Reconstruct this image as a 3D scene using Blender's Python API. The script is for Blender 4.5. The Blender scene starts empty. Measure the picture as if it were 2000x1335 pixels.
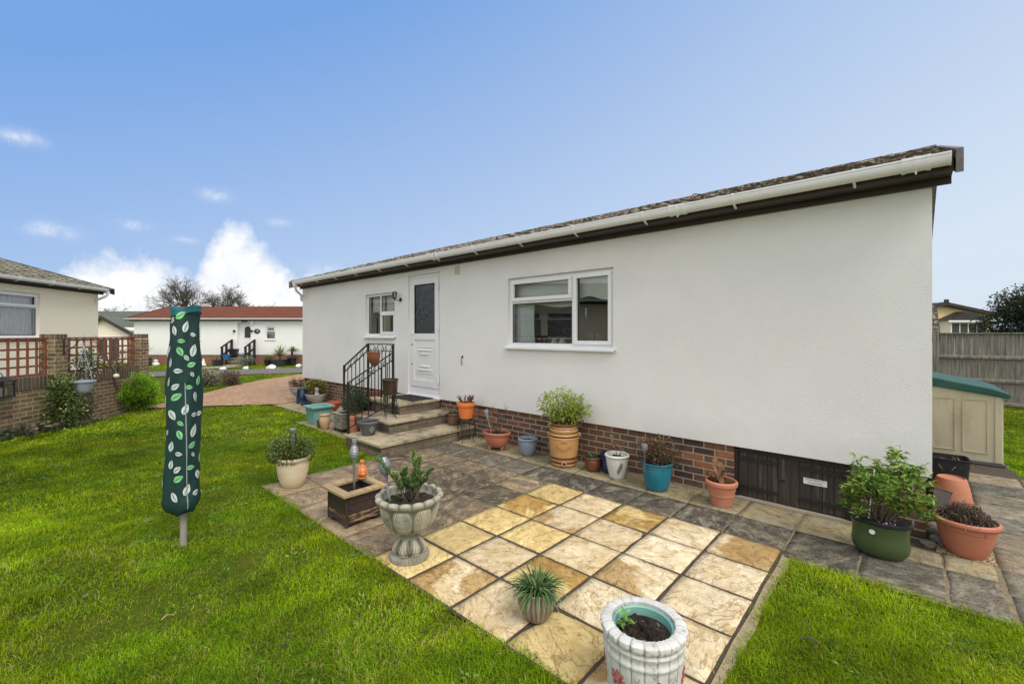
import bpy, bmesh, math, random
import numpy as np
from mathutils import Vector, Matrix, noise, Euler
R = math.radians; PI = math.pi
random.seed(7); rng = np.random.default_rng(7)
scene = bpy.context.scene
C = scene.collection
YAW = math.atan2(772, 854)
cy_, sy_ = math.cos(YAW), math.sin(YAW)
def CW(X, Z):                       # a frame turned to the long view: X to the right, Z away
    return (cy_*X - sy_*Z, sy_*X + cy_*Z)
def WC(x, y):
    return (cy_*x + sy_*y, -sy_*x + cy_*y)
def sstep(a, b, v):
    t = np.clip((v-a)/(b-a), 0, 1); return t*t*(3-2*t)
def T(x, y):                        # lie of the land
    Z = -sy_*x + cy_*y
    return -.022 - .22*sstep(11, 26, Z) - .5*sstep(29, 38, Z)

# ------------------------------------------------------------------ materials
def nt(name):
    m = bpy.data.materials.new(name); m.use_nodes = True
    t = m.node_tree; b = t.nodes['Principled BSDF']
    return m, t, b
def nd(t, typ, **kw):
    n = t.nodes.new(typ)
    for k, v in kw.items():
        if k.startswith('i_'):
            k = k[2:]; n.inputs[int(k) if k.isdigit() else k.replace('_', ' ')].default_value = v
        else: setattr(n, k, v)
    return n
def mth(t, op, a, b=None, clamp=False):
    n = t.nodes.new('ShaderNodeMath'); n.operation = op; n.use_clamp = clamp
    for i, v in enumerate((a, b)):
        if v is None: continue
        if isinstance(v, (int, float)): n.inputs[i].default_value = v
        else: t.links.new(v, n.inputs[i])
    return n.outputs[0]
def ramp(t, fac, stops, interp='LINEAR'):
    n = t.nodes.new('ShaderNodeValToRGB'); cr = n.color_ramp; cr.interpolation = interp
    while len(cr.elements) < len(stops): cr.elements.new(0.5)
    for e, (p, c) in zip(cr.elements, stops):
        e.position = p; e.color = (*c, 1) if len(c) == 3 else c
    t.links.new(fac, n.inputs[0]); return n.outputs[0]
def mixc(t, fac, a, b, mode='MIX'):
    n = t.nodes.new('ShaderNodeMix'); n.data_type = 'RGBA'; n.blend_type = mode
    for i, v in ((0, fac), (6, a), (7, b)):
        if isinstance(v, (int, float)): n.inputs[i].default_value = v
        elif isinstance(v, tuple): n.inputs[i].default_value = (*v, 1) if len(v) == 3 else v
        else: t.links.new(v, n.inputs[i])
    return n.outputs[2]
def coordn(t, kind='Object', scale=(1, 1, 1)):
    tc = t.nodes.new('ShaderNodeTexCoord'); mp = t.nodes.new('ShaderNodeMapping')
    mp.inputs['Scale'].default_value = scale
    t.links.new(tc.outputs[kind], mp.inputs[0]); return mp.outputs[0]
def noi(t, v, scale, detail=6, rough=.6, dist=0):
    n = t.nodes.new('ShaderNodeTexNoise'); n.inputs['Scale'].default_value = scale
    n.inputs['Detail'].default_value = detail; n.inputs['Roughness'].default_value = rough
    n.inputs['Distortion'].default_value = dist
    if v is not None: t.links.new(v, n.inputs['Vector'])
    return n.outputs['Fac']
def bumpn(t, b, h, strength=.3, dist=.01, prev=None):
    n = t.nodes.new('ShaderNodeBump'); n.inputs['Strength'].default_value = strength
    n.inputs['Distance'].default_value = dist; t.links.new(h, n.inputs['Height'])
    if prev is not None: t.links.new(prev, n.inputs['Normal'])
    t.links.new(n.outputs[0], b.inputs['Normal']); return n.outputs[0]
def mat(name, c1, c2=None, scale=5, rough=.6, bump=.0, bscale=60, metal=0., spec=.4, kind='Object',
        stretch=(1, 1, 1), lo=.35, hi=.65, dirt=None, dlo=.5, dhi=.75, dscale=3, bdist=.006, coat=0, point=None, plo=.18, phi=.46):
    m, t, b = nt(name); v = coordn(t, kind, stretch)
    c2 = c2 or tuple(x*.8 for x in c1)
    col = ramp(t, noi(t, v, scale), [(lo, c1), (hi, c2)])
    if dirt: col = mixc(t, ramp(t, noi(t, v, dscale, 8, .7), [(dlo, (0, 0, 0)), (dhi, (1, 1, 1))]), col, dirt)
    t.links.new(col, b.inputs['Base Color'])
    b.inputs['Roughness'].default_value = rough; b.inputs['Metallic'].default_value = metal
    b.inputs['Specular IOR Level'].default_value = spec; b.inputs['Coat Weight'].default_value = coat
    if point:  # creases and hollows darkened in the colour: painted shade that brings out the relief
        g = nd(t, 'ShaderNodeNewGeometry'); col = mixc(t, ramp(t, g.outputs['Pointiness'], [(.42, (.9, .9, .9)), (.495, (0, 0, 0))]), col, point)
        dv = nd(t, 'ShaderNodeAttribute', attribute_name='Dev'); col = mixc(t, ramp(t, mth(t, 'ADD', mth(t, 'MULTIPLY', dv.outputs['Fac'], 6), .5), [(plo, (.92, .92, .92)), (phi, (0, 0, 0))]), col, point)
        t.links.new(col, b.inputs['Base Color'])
    if bump: bumpn(t, b, noi(t, v, bscale, 5, .65), bump, bdist)
    return m
def leafmat(name, rough=.5, trans=.25, spec=.25):
    m, t, b = nt(name); a = nd(t, 'ShaderNodeAttribute', attribute_name='Col')
    t.links.new(a.outputs['Color'], b.inputs['Base Color']); b.inputs['Roughness'].default_value = rough
    b.inputs['Specular IOR Level'].default_value = spec
    tr = nd(t, 'ShaderNodeBsdfTranslucent'); t.links.new(a.outputs['Color'], tr.inputs[0])
    mx = nd(t, 'ShaderNodeMixShader'); mx.inputs[0].default_value = trans
    t.links.new(b.outputs[0], mx.inputs[1]); t.links.new(tr.outputs[0], mx.inputs[2])
    t.links.new(mx.outputs[0], t.nodes['Material Output'].inputs[0]); return m
def brickmat(name, stops, mortar, bw=.225, rh=.075, ms=.011, vert=False, rough=.85, grime=None):
    m, t, b = nt(name); v = coordn(t, 'UV')
    sx = nd(t, 'ShaderNodeSeparateXYZ'); t.links.new(v, sx.inputs[0])
    u, w = sx.outputs[0], sx.outputs[1]
    if vert: bw, rh = .075, 10.
    row = mth(t, 'FLOOR', mth(t, 'DIVIDE', w, rh))
    off = mth(t, 'MULTIPLY', mth(t, 'FLOORED_MODULO', row, 2), .5)
    fu = mth(t, 'ADD', mth(t, 'DIVIDE', u, bw), off)
    bx = mth(t, 'FLOOR', fu); fx = mth(t, 'FRACT', fu); fy = mth(t, 'FRACT', mth(t, 'DIVIDE', w, rh))
    wob = mth(t, 'MULTIPLY', mth(t, 'SUBTRACT', noi(t, v, 25, 3), .5), .008)
    dx = mth(t, 'MULTIPLY', mth(t, 'MINIMUM', fx, mth(t, 'SUBTRACT', 1, fx)), bw)
    dy = mth(t, 'MULTIPLY', mth(t, 'MINIMUM', fy, mth(t, 'SUBTRACT', 1, fy)), rh)
    d = mth(t, 'ADD', mth(t, 'MINIMUM', dx, dy), wob)
    msk = ramp(t, mth(t, 'MULTIPLY', d, 20), [(ms*.5*20, (0, 0, 0)), (ms*.5*20+.07, (1, 1, 1))])
    cb = nd(t, 'ShaderNodeCombineXYZ'); t.links.new(bx, cb.inputs[0]); t.links.new(row, cb.inputs[1])
    wn = nd(t, 'ShaderNodeTexWhiteNoise', noise_dimensions='2D'); t.links.new(cb.outputs[0], wn.inputs['Vector'])
    col = ramp(t, wn.outputs['Value'], stops)
    col = mixc(t, .75, col, ramp(t, noi(t, v, 14, 8, .7), [(.3, (.45, .42, .42)), (.7, (1.25, 1.2, 1.15))]), 'MULTIPLY')
    col = mixc(t, msk, mixc(t, .5, mortar, ramp(t, noi(t, v, 40), [(.3, (.5, .5, .5)), (.7, (1.1, 1.1, 1.1))]), 'MULTIPLY'), col)
    if grime: col = mixc(t, ramp(t, noi(t, v, 2.2, 8, .7), [(.45, (0, 0, 0)), (.7, (.75, .75, .75))]), col, grime)
    t.links.new(col, b.inputs['Base Color']); b.inputs['Roughness'].default_value = rough
    b.inputs['Specular IOR Level'].default_value = .2
    h = mth(t, 'ADD', mth(t, 'MULTIPLY', msk, .8), mth(t, 'MULTIPLY', noi(t, v, 60, 4), .4))
    bumpn(t, b, h, .8, .008); return m

S = {}
# house finishes
def stucco(name, c, c2, blemish):
    m, t, b = nt(name); v = coordn(t, 'UV')
    col = ramp(t, noi(t, v, .9, 6, .6), [(.35, c), (.7, c2)])
    sx = nd(t, 'ShaderNodeSeparateXYZ'); t.links.new(v, sx.inputs[0])
    streak = noi(t, coordn(t, 'UV', (7, .35, 1)), 1.5, 6, .7)
    col = mixc(t, ramp(t, streak, [(.55, (0, 0, 0)), (.9, (.05, .05, .05))]), col, blemish)
    fl = mth(t, 'ADD', mth(t, 'MULTIPLY', mth(t, 'SUBTRACT', .95, sx.outputs[1]), 1.4), mth(t, 'MULTIPLY', mth(t, 'SUBTRACT', noi(t, v, 4, 8, .7), .5), 1.2))
    col = mixc(t, ramp(t, fl, [(.1, (0, 0, 0)), (.9, (.3, .3, .3))]), col, blemish)
    t.links.new(col, b.inputs['Base Color']); b.inputs['Roughness'].default_value = .9
    b.inputs['Specular IOR Level'].default_value = .15
    h = mth(t, 'ADD', noi(t, coordn(t, 'UV', (1, 1.3, 1)), 75, 4, .6, .4), mth(t, 'MULTIPLY', noi(t, v, 170, 2), .4))
    bumpn(t, b, h, .42, .010); return m
S['render'] = stucco('white_render', (.80, .786, .770), (.74, .727, .711), (.5, .49, .44))
S['cream'] = stucco('cream_render', (.87, .79, .64), (.84, .76, .61), (.5, .44, .34))
S['farwhite'] = stucco('pale_render', (.82, .82, .80), (.78, .78, .76), (.5, .5, .46))
S['yellow'] = stucco('yellow_render', (.80, .66, .33), (.75, .61, .30), (.5, .44, .3))
S['brick'] = brickmat('plinth_brick', [(0, (.07, .05, .047)), (.2, (.16, .085, .06)), (.4, (.105, .072, .062)), (.6, (.21, .10, .062)), (.8, (.13, .08, .065)), (1, (.34, .14, .07))], (.40, .325, .235))
S['gbrick'] = brickmat('garden_brick', [(0, (.11, .08, .06)), (.3, (.24, .165, .10)), (.6, (.165, .10, .07)), (.85, (.29, .21, .13)), (1, (.33, .16, .095))], (.50, .43, .27), grime=(.15, .135, .08))
S['gsold'] = brickmat('soldier_brick', [(0, (.08, .06, .045)), (.3, (.15, .10, .07)), (.6, (.11, .075, .055)), (1, (.2, .13, .09))], (.30, .26, .18), vert=True, grime=(.1, .095, .07))
S['stepbrick'] = brickmat('step_walling', [(0, (.13, .105, .08)), (.4, (.21, .165, .115)), (.7, (.09, .076, .06)), (1, (.27, .21, .145))], (.22, .19, .145), bw=.42, rh=.068, ms=.007, grime=(.07, .07, .055))
S['redbrick'] = brickmat('red_plinth_brick', [(0, (.22, .09, .055)), (.5, (.30, .12, .07)), (1, (.24, .12, .08))], (.32, .25, .18))
S['drive'] = brickmat('block_paving', [(0, (.38, .235, .14)), (.35, (.46, .32, .18)), (.7, (.41, .215, .14)), (1, (.5, .37, .21))], (.21, .155, .095), bw=.2, rh=.1, ms=.006)
S['upvc'] = mat('white_upvc', (.80, .80, .80), (.76, .76, .765), 2, .35, spec=.45)
S['upvcold'] = mat('weathered_upvc', (.86, .845, .86), (.80, .785, .79), 3, .45, stretch=(.6, 2, 2), dirt=(.58, .57, .5), dlo=.6, dhi=.95)
S['fascia'] = mat('brown_fascia', (.045, .03, .028), (.062, .043, .038), 4, .55, .2, 90, stretch=(.3, 2, 2))
S['blackfascia'] = mat('black_fascia', (.02, .018, .018), (.03, .027, .026), 4, .5)
S['barge'] = mat('weathered_barge', (.12, .105, .10), (.19, .17, .16), 9, .8, .4, 70)
S['iron'] = mat('black_iron', (.012, .012, .013), (.02, .019, .018), 20, .45, .15, 120)
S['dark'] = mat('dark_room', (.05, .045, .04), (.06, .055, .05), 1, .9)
def roofmat(name, base, lich, amt=.5):
    m, t, b = nt(name); v = coordn(t, 'Object')
    col = ramp(t, noi(t, v, 1.6, 8, .7), [(.3, base), (.7, tuple(x*1.6 for x in base))])
    k = noi(t, v, 9, 8, .75)
    col = mixc(t, ramp(t, k, [(.5-.1*amt, (0, 0, 0)), (.62, (1, 1, 1))]), col, lich[0])
    col = mixc(t, ramp(t, noi(t, coordn(t, 'Object', (1.3, 1.1, 1)), 6, 8, .75), [(.58, (0, 0, 0)), (.66, (.9, .9, .9))]), col, lich[1])
    col = mixc(t, ramp(t, noi(t, coordn(t, 'Object', (1, 1.4, 1.2)), 21, 6, .7), [(.6, (0, 0, 0)), (.68, (.9, .9, .9))]), col, lich[2])
    t.links.new(col, b.inputs['Base Color']); b.inputs['Roughness'].default_value = .95
    bumpn(t, b, noi(t, v, 35, 6, .7), .9, .02); return m
S['roof'] = roofmat('lichen_roof_tile', (.06, .046, .036), [(.55, .48, .33), (.42, .30, .09), (.018, .016, .014)], -.15)
S['croof'] = roofmat('mossy_roof_tile', (.085, .08, .058), [(.26, .24, .17), (.19, .18, .07), (.04, .038, .03)], .8)
S['redroof'] = roofmat('red_roof_tile', (.115, .036, .02), [(.165, .058, .032), (.10, .034, .02), (.06, .024, .017)], .3)
S['greenroof'] = roofmat('green_roof_tile', (.085, .095, .075), [(.12, .13, .10), (.10, .10, .07), (.06, .065, .05)], .4)
def glassmat(name, tint=(.8, .83, .82), refl=.13, rough=.0):
    m, t, b = nt(name)
    tr = nd(t, 'ShaderNodeBsdfTransparent'); tr.inputs[0].default_value = (*tint, 1)
    gl = nd(t, 'ShaderNodeBsdfGlossy'); gl.inputs['Roughness'].default_value = rough
    fr = nd(t, 'ShaderNodeFresnel'); fr.inputs[0].default_value = 1.5
    f = mth(t, 'ADD', mth(t, 'MULTIPLY', fr.outputs[0], .9), refl, True)
    mx = nd(t, 'ShaderNodeMixShader'); t.links.new(f, mx.inputs[0])
    t.links.new(tr.outputs[0], mx.inputs[1]); t.links.new(gl.outputs[0], mx.inputs[2])
    t.links.new(mx.outputs[0], t.nodes['Material Output'].inputs[0]); return m, t, gl
S['glass'] = glassmat('window_glass', (.95, .96, .95), refl=.11)[0]
m_, t_, gl_ = glassmat('obscure_glass', (.25, .26, .26), .12, .08)
bn = nd(t_, 'ShaderNodeBump'); bn.inputs['Strength'].default_value = .8; bn.inputs['Distance'].default_value = .02
t_.links.new(noi(t_, coordn(t_), 22, 3, .6, 2.5), bn.inputs['Height']); t_.links.new(bn.outputs[0], gl_.inputs['Normal'])
S['obscure'] = m_
S['clear'] = glassmat('lamp_glass', (.9, .9, .88), .1)[0]
S['net'] = mat('net_curtain', (.85, .86, .86), (.55, .57, .58), 9, .9, stretch=(6, 6, .6))
S['blind'] = mat('blind_fabric', (.80, .84, .78), (.72, .76, .70), 2, .9)
S['curtain'] = mat('curtain_fabric', (.86, .9, .9), (.72, .77, .78), 3, .9)
S['oak'] = None
def wood(name, c1, c2, rough=.75, axis='z', dirt=None, sc=3):
    st = {'z': (9, 9, .5), 'x': (.5, 9, 9), 'y': (9, .5, 9)}[axis]
    return mat(name, c1, c2, sc, rough, .5, 8, stretch=st, dirt=dirt, dlo=.55, dhi=.7, bdist=.008)
S['hatch'] = wood('weathered_hatch', (.03, .024, .02), (.055, .043, .034), .8, dirt=(.11, .095, .08))
S['fence'] = wood('grey_fence', (.135, .118, .098), (.29, .262, .225), .9, dirt=(.065, .055, .044), sc=4)
S['trellis'] = mat('red_stained_wood', (.25, .085, .042), (.16, .052, .028), 14, .75, .3, 60)
S['planter'] = wood('dark_stained_board', (.032, .021, .017), (.055, .036, .028), .55, 'x')
S['planter_worn'] = mat('flaking_board', (.032, .021, .017), (.055, .036, .028), 9, .6, .4, 20, stretch=(.6, .6, 4), dirt=(.36, .21, .11), dlo=.50, dhi=.56, dscale=5)
S['rimwood'] = wood('bare_pine', (.42, .31, .16), (.30, .21, .11), .75, 'x', dirt=(.18, .14, .09))
# pots
def pm(k, c1, c2=None, rough=.55, **kw): S[k] = mat(k, c1, c2, rough=rough, **kw)
pm('terracotta', (.50, .20, .115), (.42, .165, .095), .8, scale=4, bump=.15, bscale=90, dirt=(.48, .30, .22), dlo=.55, dhi=.85)
pm('plastic_terracotta', (.46, .165, .095), (.40, .145, .085), .5, scale=3)
pm('orange_plastic', (.72, .20, .05), (.66, .18, .045), .45, scale=3)
pm('red_plastic', (.44, .095, .045), (.36, .08, .04), .5, scale=3)
pm('beige_glaze', (.62, .50, .33), (.66, .58, .42), .6, scale=2.5, stretch=(1, 1, 3), dirt=(.48, .32, .17), dlo=.5, dhi=.8, dscale=4)
pm('tan_stone', (.50, .33, .19), (.40, .25, .14), .75, scale=5, dirt=(.30, .2, .12))
pm('brown_glaze', (.11, .055, .035), (.17, .085, .05), .3, scale=7, spec=.6, dirt=(.26, .14, .08), dlo=.58, dhi=.7)
pm('dark_glaze', (.035, .020, .017), (.06, .032, .025), .2, scale=8, spec=.7, dirt=(.16, .11, .09), dlo=.62, dhi=.68)
pm('drip_glaze', (.04, .016, .012), (.17, .06, .03), .2, scale=6, spec=.7, stretch=(1, 1, .5))
pm('blue_glaze', (.18, .22, .28), (.24, .28, .34), .35, scale=7, dirt=(.27, .22, .2), dlo=.6, dhi=.75, bump=.2, bscale=40)
pm('navy_glaze', (.012, .022, .06), (.016, .03, .085), .12, scale=3, spec=.7)
pm('teal_glaze', (.012, .15, .21), (.016, .185, .255), .28, scale=3, spec=.55, dirt=(.01, .09, .13), dlo=.55, dhi=.8)
pm('white_glaze', (.66, .64, .58), (.60, .58, .52), .35, scale=3)
pm('grey_plastic', (.085, .09, .10), (.11, .115, .125), .5, scale=3, dirt=(.16, .16, .15), dlo=.6, dhi=.8)
pm('basket_grey', (.25, .28, .32), (.29, .32, .36), .5, scale=3)
pm('grey_head', (.16, .175, .195), (.12, .13, .145), .4, scale=4)
pm('black_plastic', (.012, .013, .014), (.02, .021, .021), .5, scale=4)
pm('green_glaze', (.045, .07, .024), (.06, .088, .032), .3, scale=3, spec=.55, dirt=(.03, .05, .02), dlo=.55, dhi=.8)
pm('turquoise', (.13, .30, .26), (.19, .37, .33), .55, scale=5, bump=.1, dirt=(.12, .21, .18), dlo=.55, dhi=.8)
pm('inner_green', (.17, .36, .31), (.20, .40, .345), .4, scale=3)
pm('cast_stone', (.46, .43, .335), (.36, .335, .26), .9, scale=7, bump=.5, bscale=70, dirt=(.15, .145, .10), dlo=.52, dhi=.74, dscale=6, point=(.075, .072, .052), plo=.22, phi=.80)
pm('grey_stone', (.36, .34, .30), (.27, .255, .22), .9, scale=7, bump=.5, bscale=70, dirt=(.13, .12, .1))
pm('white_stone', (.64, .63, .59), (.50, .49, .455), .85, scale=9, bump=.8, bscale=60, dirt=(.28, .26, .23), dlo=.58, dhi=.68, dscale=18, point=(.16, .15, .13))
pm('steel', (.42, .43, .44), (.36, .37, .38), .35, scale=20, metal=.9, stretch=(1, 1, .1))
pm('silver_plastic', (.30, .32, .345), (.24, .26, .28), .4, scale=6)
pm('bronze_post', (.16, .13, .11), (.22, .19, .165), .5, scale=8)
pm('concrete_post', (.30, .28, .24), (.24, .225, .19), .85, scale=12, bump=.3)
pm('soil', (.022, .015, .011), (.045, .03, .022), .95, scale=30, bump=1, bscale=45, bdist=.02)
pm('soil_dry', (.05, .036, .027), (.085, .065, .05), .95, scale=30, bump=1, bscale=45, bdist=.02)
pm('twig', (.15, .105, .075), (.10, .07, .05), .85, scale=30, bump=.3)
pm('dark_twig', (.075, .055, .045), (.05, .036, .03), .85, scale=30)
pm('red_paint', (.40, .10, .09), (.30, .07, .065), .7, scale=30, dirt=(.5, .4, .36), dlo=.6, dhi=.7, dscale=40)
pm('brown_paint', (.12, .045, .02), (.09, .035, .018), .6, scale=20)
pm('white_paint', (.74, .75, .74), (.66, .67, .66), .6, scale=20)
pm('rock', (.36, .32, .25), (.22, .195, .155), .9, scale=5, bump=.9, bscale=20, dirt=(.42, .39, .32), dlo=.52, dhi=.7, bdist=.02)
pm('white_rock', (.82, .82, .80), (.7, .7, .68), .9, scale=5, bump=.7, bscale=14)
pm('lid_green', (.006, .058, .045), (.009, .07, .054), .5, scale=2, dirt=(.035, .09, .07), dlo=.5, dhi=.8)
pm('box_beige', (.50, .455, .32), (.44, .40, .28), .6, scale=1.5, stretch=(1, 1, .5), dirt=(.25, .22, .14), dlo=.52, dhi=.85)
pm('timber_black', (.014, .013, .012), (.024, .022, .02), .7, scale=10)
pm('blue_plastic', (.03, .10, .26), (.04, .13, .30), .5, scale=4)
pm('candle', (.7, .7, .66), None, .6)
pm('bag_white', (.6, .66, .7), (.05, .25, .42), .5, scale=7, lo=.5, hi=.54)
pm('rope', (.35, .34, .31), None, .9, scale=60)
pm('bark', (.075, .06, .048), (.12, .10, .08), .95, scale=10, bump=.6)
pm('label_white', (.78, .78, .76), None, .5)
pm('ink', (.02, .02, .02), None, .6)
pm('vent_cream', (.62, .58, .42), (.55, .51, .37), .5)
pm('mat_rubber', (.02, .02, .021), (.035, .035, .035), .8, scale=60, bump=.6)
pm('asphalt', (.125, .104, .10), (.165, .14, .135), .9, scale=40, bump=.5, bscale=150)
pm('pale_concrete', (.42, .36, .28), (.35, .30, .23), .9, scale=3, bump=.3)
pm('bare_soil', (.10, .075, .055), (.06, .045, .033), .95, scale=20, bump=1, bscale=40, bdist=.02)
S['leaf'] = leafmat('leaf'); S['drymat'] = leafmat('dry_leaf', .8, .1); S['grassm'] = leafmat('grass_blade', .8, .3, .06)
S['needle'] = leafmat('conifer_spray', .7, .2)
def bandmat():      # stoneware barrel: tan with brown bands
    m, t, b = nt('banded_stoneware'); v = coordn(t)
    sx = nd(t, 'ShaderNodeSeparateXYZ'); t.links.new(v, sx.inputs[0])
    z = mth(t, 'ADD', mth(t, 'DIVIDE', sx.outputs[2], .54), mth(t, 'MULTIPLY', mth(t, 'SUBTRACT', noi(t, v, 8), .5), .012))
    tan, br = (.52, .285, .105), (.10, .037, .014)
    n = ramp(t, z, [(0, br), (.03, tan), (.085, br), (.13, tan), (.185, br), (.235, tan), (.70, br), (.745, tan), (.80, br), (.83, tan), (.885, br), (.905, tan), (.945, (.16, .07, .04))], 'CONSTANT')
    n = mixc(t, .5, n, ramp(t, noi(t, v, 5, 6), [(.3, (.75, .72, .7)), (.7, (1.15, 1.15, 1.12))]), 'MULTIPLY')
    t.links.new(n, b.inputs['Base Color']); b.inputs['Roughness'].default_value = .3; return m
S['banded'] = bandmat()
def jarmat():
    m, t, b = nt('ribbed_orange_glass'); v = coordn(t)
    sx = nd(t, 'ShaderNodeSeparateXYZ'); t.links.new(v, sx.inputs[0])
    f = mth(t, 'FRACT', mth(t, 'DIVIDE', sx.outputs[2], .0135))
    c = ramp(t, f, [(0, (.66, .13, .012)), (.66, (.5, .075, .008)), (.74, (.6, .36, .15)), (.92, (.6, .36, .15)), (1, (.66, .13, .012))])
    t.links.new(c, b.inputs['Base Color']); b.inputs['Roughness'].default_value = .15; b.inputs['Coat Weight'].default_value = .5; return m
S['jar'] = jarmat()
def floatmat():
    m, t, b = nt('two_tone_float'); sx = nd(t, 'ShaderNodeSeparateXYZ'); t.links.new(coordn(t), sx.inputs[0])
    t.links.new(ramp(t, mth(t, 'ADD', mth(t, 'MULTIPLY', sx.outputs[2], 6), .5), [(0, (.55, .25, .07)), (.42, (.55, .25, .07)), (.48, (.72, .68, .52))]), b.inputs['Base Color'])
    b.inputs['Roughness'].default_value = .4; return m
S['float'] = floatmat()
def stripemat():
    m, t, b = nt('ringed_silver'); sx = nd(t, 'ShaderNodeSeparateXYZ'); t.links.new(coordn(t), sx.inputs[0])
    t.links.new(ramp(t, mth(t, 'FRACT', mth(t, 'DIVIDE', sx.outputs[2], .0145)), [(0, (.34, .36, .38)), (.62, (.34, .36, .38)), (.68, (.05, .052, .056)), (.94, (.05, .052, .056)), (1, (.34, .36, .38))]), b.inputs['Base Color'])
    b.inputs['Roughness'].default_value = .4; b.inputs['Metallic'].default_value = .3; return m
S['ringed'] = stripemat()
def meshmat():
    m, t, b = nt('stone_walling_planter'); return m
S['stonepl'] = brickmat('stone_walling_planter', [(0, (.30, .28, .22)), (.4, (.44, .42, .34)), (1, (.54, .52, .44))], (.10, .095, .07), bw=.085, rh=.032, ms=.008)

def slabmat():
    m, t, b = nt('riven_slab')
    col = nd(t, 'ShaderNodeAttribute', attribute_name='Col').outputs['Color']
    sd = nd(t, 'ShaderNodeAttribute', attribute_name='Sd')
    sp = nd(t, 'ShaderNodeSeparateXYZ'); t.links.new(sd.outputs['Vector'], sp.inputs[0])   # x: shift, y: dirt, z: stain
    tc = nd(t, 'ShaderNodeTexCoord')
    mp = nd(t, 'ShaderNodeMapping'); t.links.new(tc.outputs['Object'], mp.inputs[0])
    cb = nd(t, 'ShaderNodeCombineXYZ')
    t.links.new(mth(t, 'MULTIPLY', sp.outputs[0], 37), cb.inputs[0]); t.links.new(mth(t, 'MULTIPLY', sp.outputs[0], 91), cb.inputs[1])
    t.links.new(cb.outputs[0], mp.inputs['Location'])
    cr = nd(t, 'ShaderNodeCombineXYZ'); t.links.new(mth(t, 'MULTIPLY', sp.outputs[0], 9), cr.inputs[2]); t.links.new(cr.outputs[0], mp.inputs['Rotation'])
    v = mp.outputs[0]
    mp2 = nd(t, 'ShaderNodeMapping'); mp2.inputs['Scale'].default_value = (1, 1.9, 1); t.links.new(v, mp2.inputs[0]); v2 = mp2.outputs[0]
    n1 = noi(t, v2, 2.3, 6, .6, .5)
    line = ramp(t, mth(t, 'FRACT', mth(t, 'MULTIPLY', n1, 8)), [(.0, (.0, .0, .0)), (.09, (.3, .3, .3)), (.18, (1, 1, 1))])
    n1b = noi(t, v2, 7, 6, .65, .8)
    line2 = ramp(t, mth(t, 'FRACT', mth(t, 'MULTIPLY', n1b, 4)), [(.0, (.35, .35, .35)), (.10, (1, 1, 1))])
    ln = mth(t, 'MULTIPLY', line, line2)
    ob = tc.outputs['Object']
    mott = noi(t, v, 9, 7, .7)
    c = mixc(t, .8, col, ramp(t, mott, [(.3, (.66, .6, .52)), (.5, (1, 1, 1)), (.7, (1.28, 1.3, 1.34))]), 'MULTIPLY')
    # ochre veining on the clean ones
    och = mth(t, 'MULTIPLY', ramp(t, noi(t, v, 3.2, 6, .65, .8), [(.48, (0, 0, 0)), (.66, (1, 1, 1))]), mth(t, 'SUBTRACT', .66, sp.outputs[1]), True)
    c = mixc(t, och, c, (.50, .335, .125))
    # damp stain
    stn = mth(t, 'MULTIPLY', ramp(t, noi(t, v, 1.9, 4, .55, .4), [(.47, (0, 0, 0)), (.53, (1, 1, 1))]), sp.outputs[2], True)
    c = mixc(t, stn, c, mixc(t, 1., c, (.60, .47, .29), 'MULTIPLY'))
    # algae and black weathering
    big = noi(t, ob, 1.1, 5, .6)
    wth = ramp(t, mth(t, 'ADD', mth(t, 'MULTIPLY', noi(t, v2, 4.5, 11, .78, .25), .8), mth(t, 'MULTIPLY', big, .2)), [(.40, (0, 0, 0)), (.47, (.7, .7, .7)), (.55, (1, 1, 1))])
    wf = mth(t, 'MULTIPLY', wth, sp.outputs[1], True)
    c = mixc(t, mth(t, 'MULTIPLY', wf, .93), c, mixc(t, ramp(t, noi(t, ob, 2, 4), [(.4, (0, 0, 0)), (.6, (1, 1, 1))]), (.034, .031, .028), (.060, .053, .038)))
    gr = noi(t, ob, 60, 3, .8); c = mixc(t, mth(t, 'MULTIPLY', wf, .8), c, mixc(t, 1., c, ramp(t, gr, [(.35, (.45, .45, .45)), (.5, (1, 1, 1)), (.66, (2.3, 2.25, 2.1))]), 'MULTIPLY'))
    # lichen flecks
    vo = nd(t, 'ShaderNodeTexVoronoi'); vo.inputs['Scale'].default_value = 26; t.links.new(v, vo.inputs['Vector'])
    fl = mth(t, 'MULTIPLY', ramp(t, mth(t, 'ADD', vo.outputs['Distance'], mth(t, 'MULTIPLY', noi(t, ob, 3, 5), .55)), [(.25, (1, 1, 1)), (.34, (0, 0, 0))]), sp.outputs[1], True)
    c = mixc(t, mth(t, 'MULTIPLY', fl, .8), c, (.46, .45, .42))
    c = mixc(t, mth(t, 'MULTIPLY', mth(t, 'SUBTRACT', 1, ln), .74), c, mixc(t, 1., c, (.42, .31, .2), 'MULTIPLY'))  # brown riven lines; their dark edge paints in the shadow of each step
    t.links.new(c, b.inputs['Base Color'])
    t.links.new(mth(t, 'SUBTRACT', .85, mth(t, 'MULTIPLY', stn, .3)), b.inputs['Roughness'])
    b.inputs['Specular IOR Level'].default_value = .3
    h = mth(t, 'ADD', mth(t, 'MULTIPLY', ln, .35), mth(t, 'ADD', n1, mth(t, 'MULTIPLY', mott, .5)))
    bumpn(t, b, h, .6, .014); return m
S['slab'] = slabmat()
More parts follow.
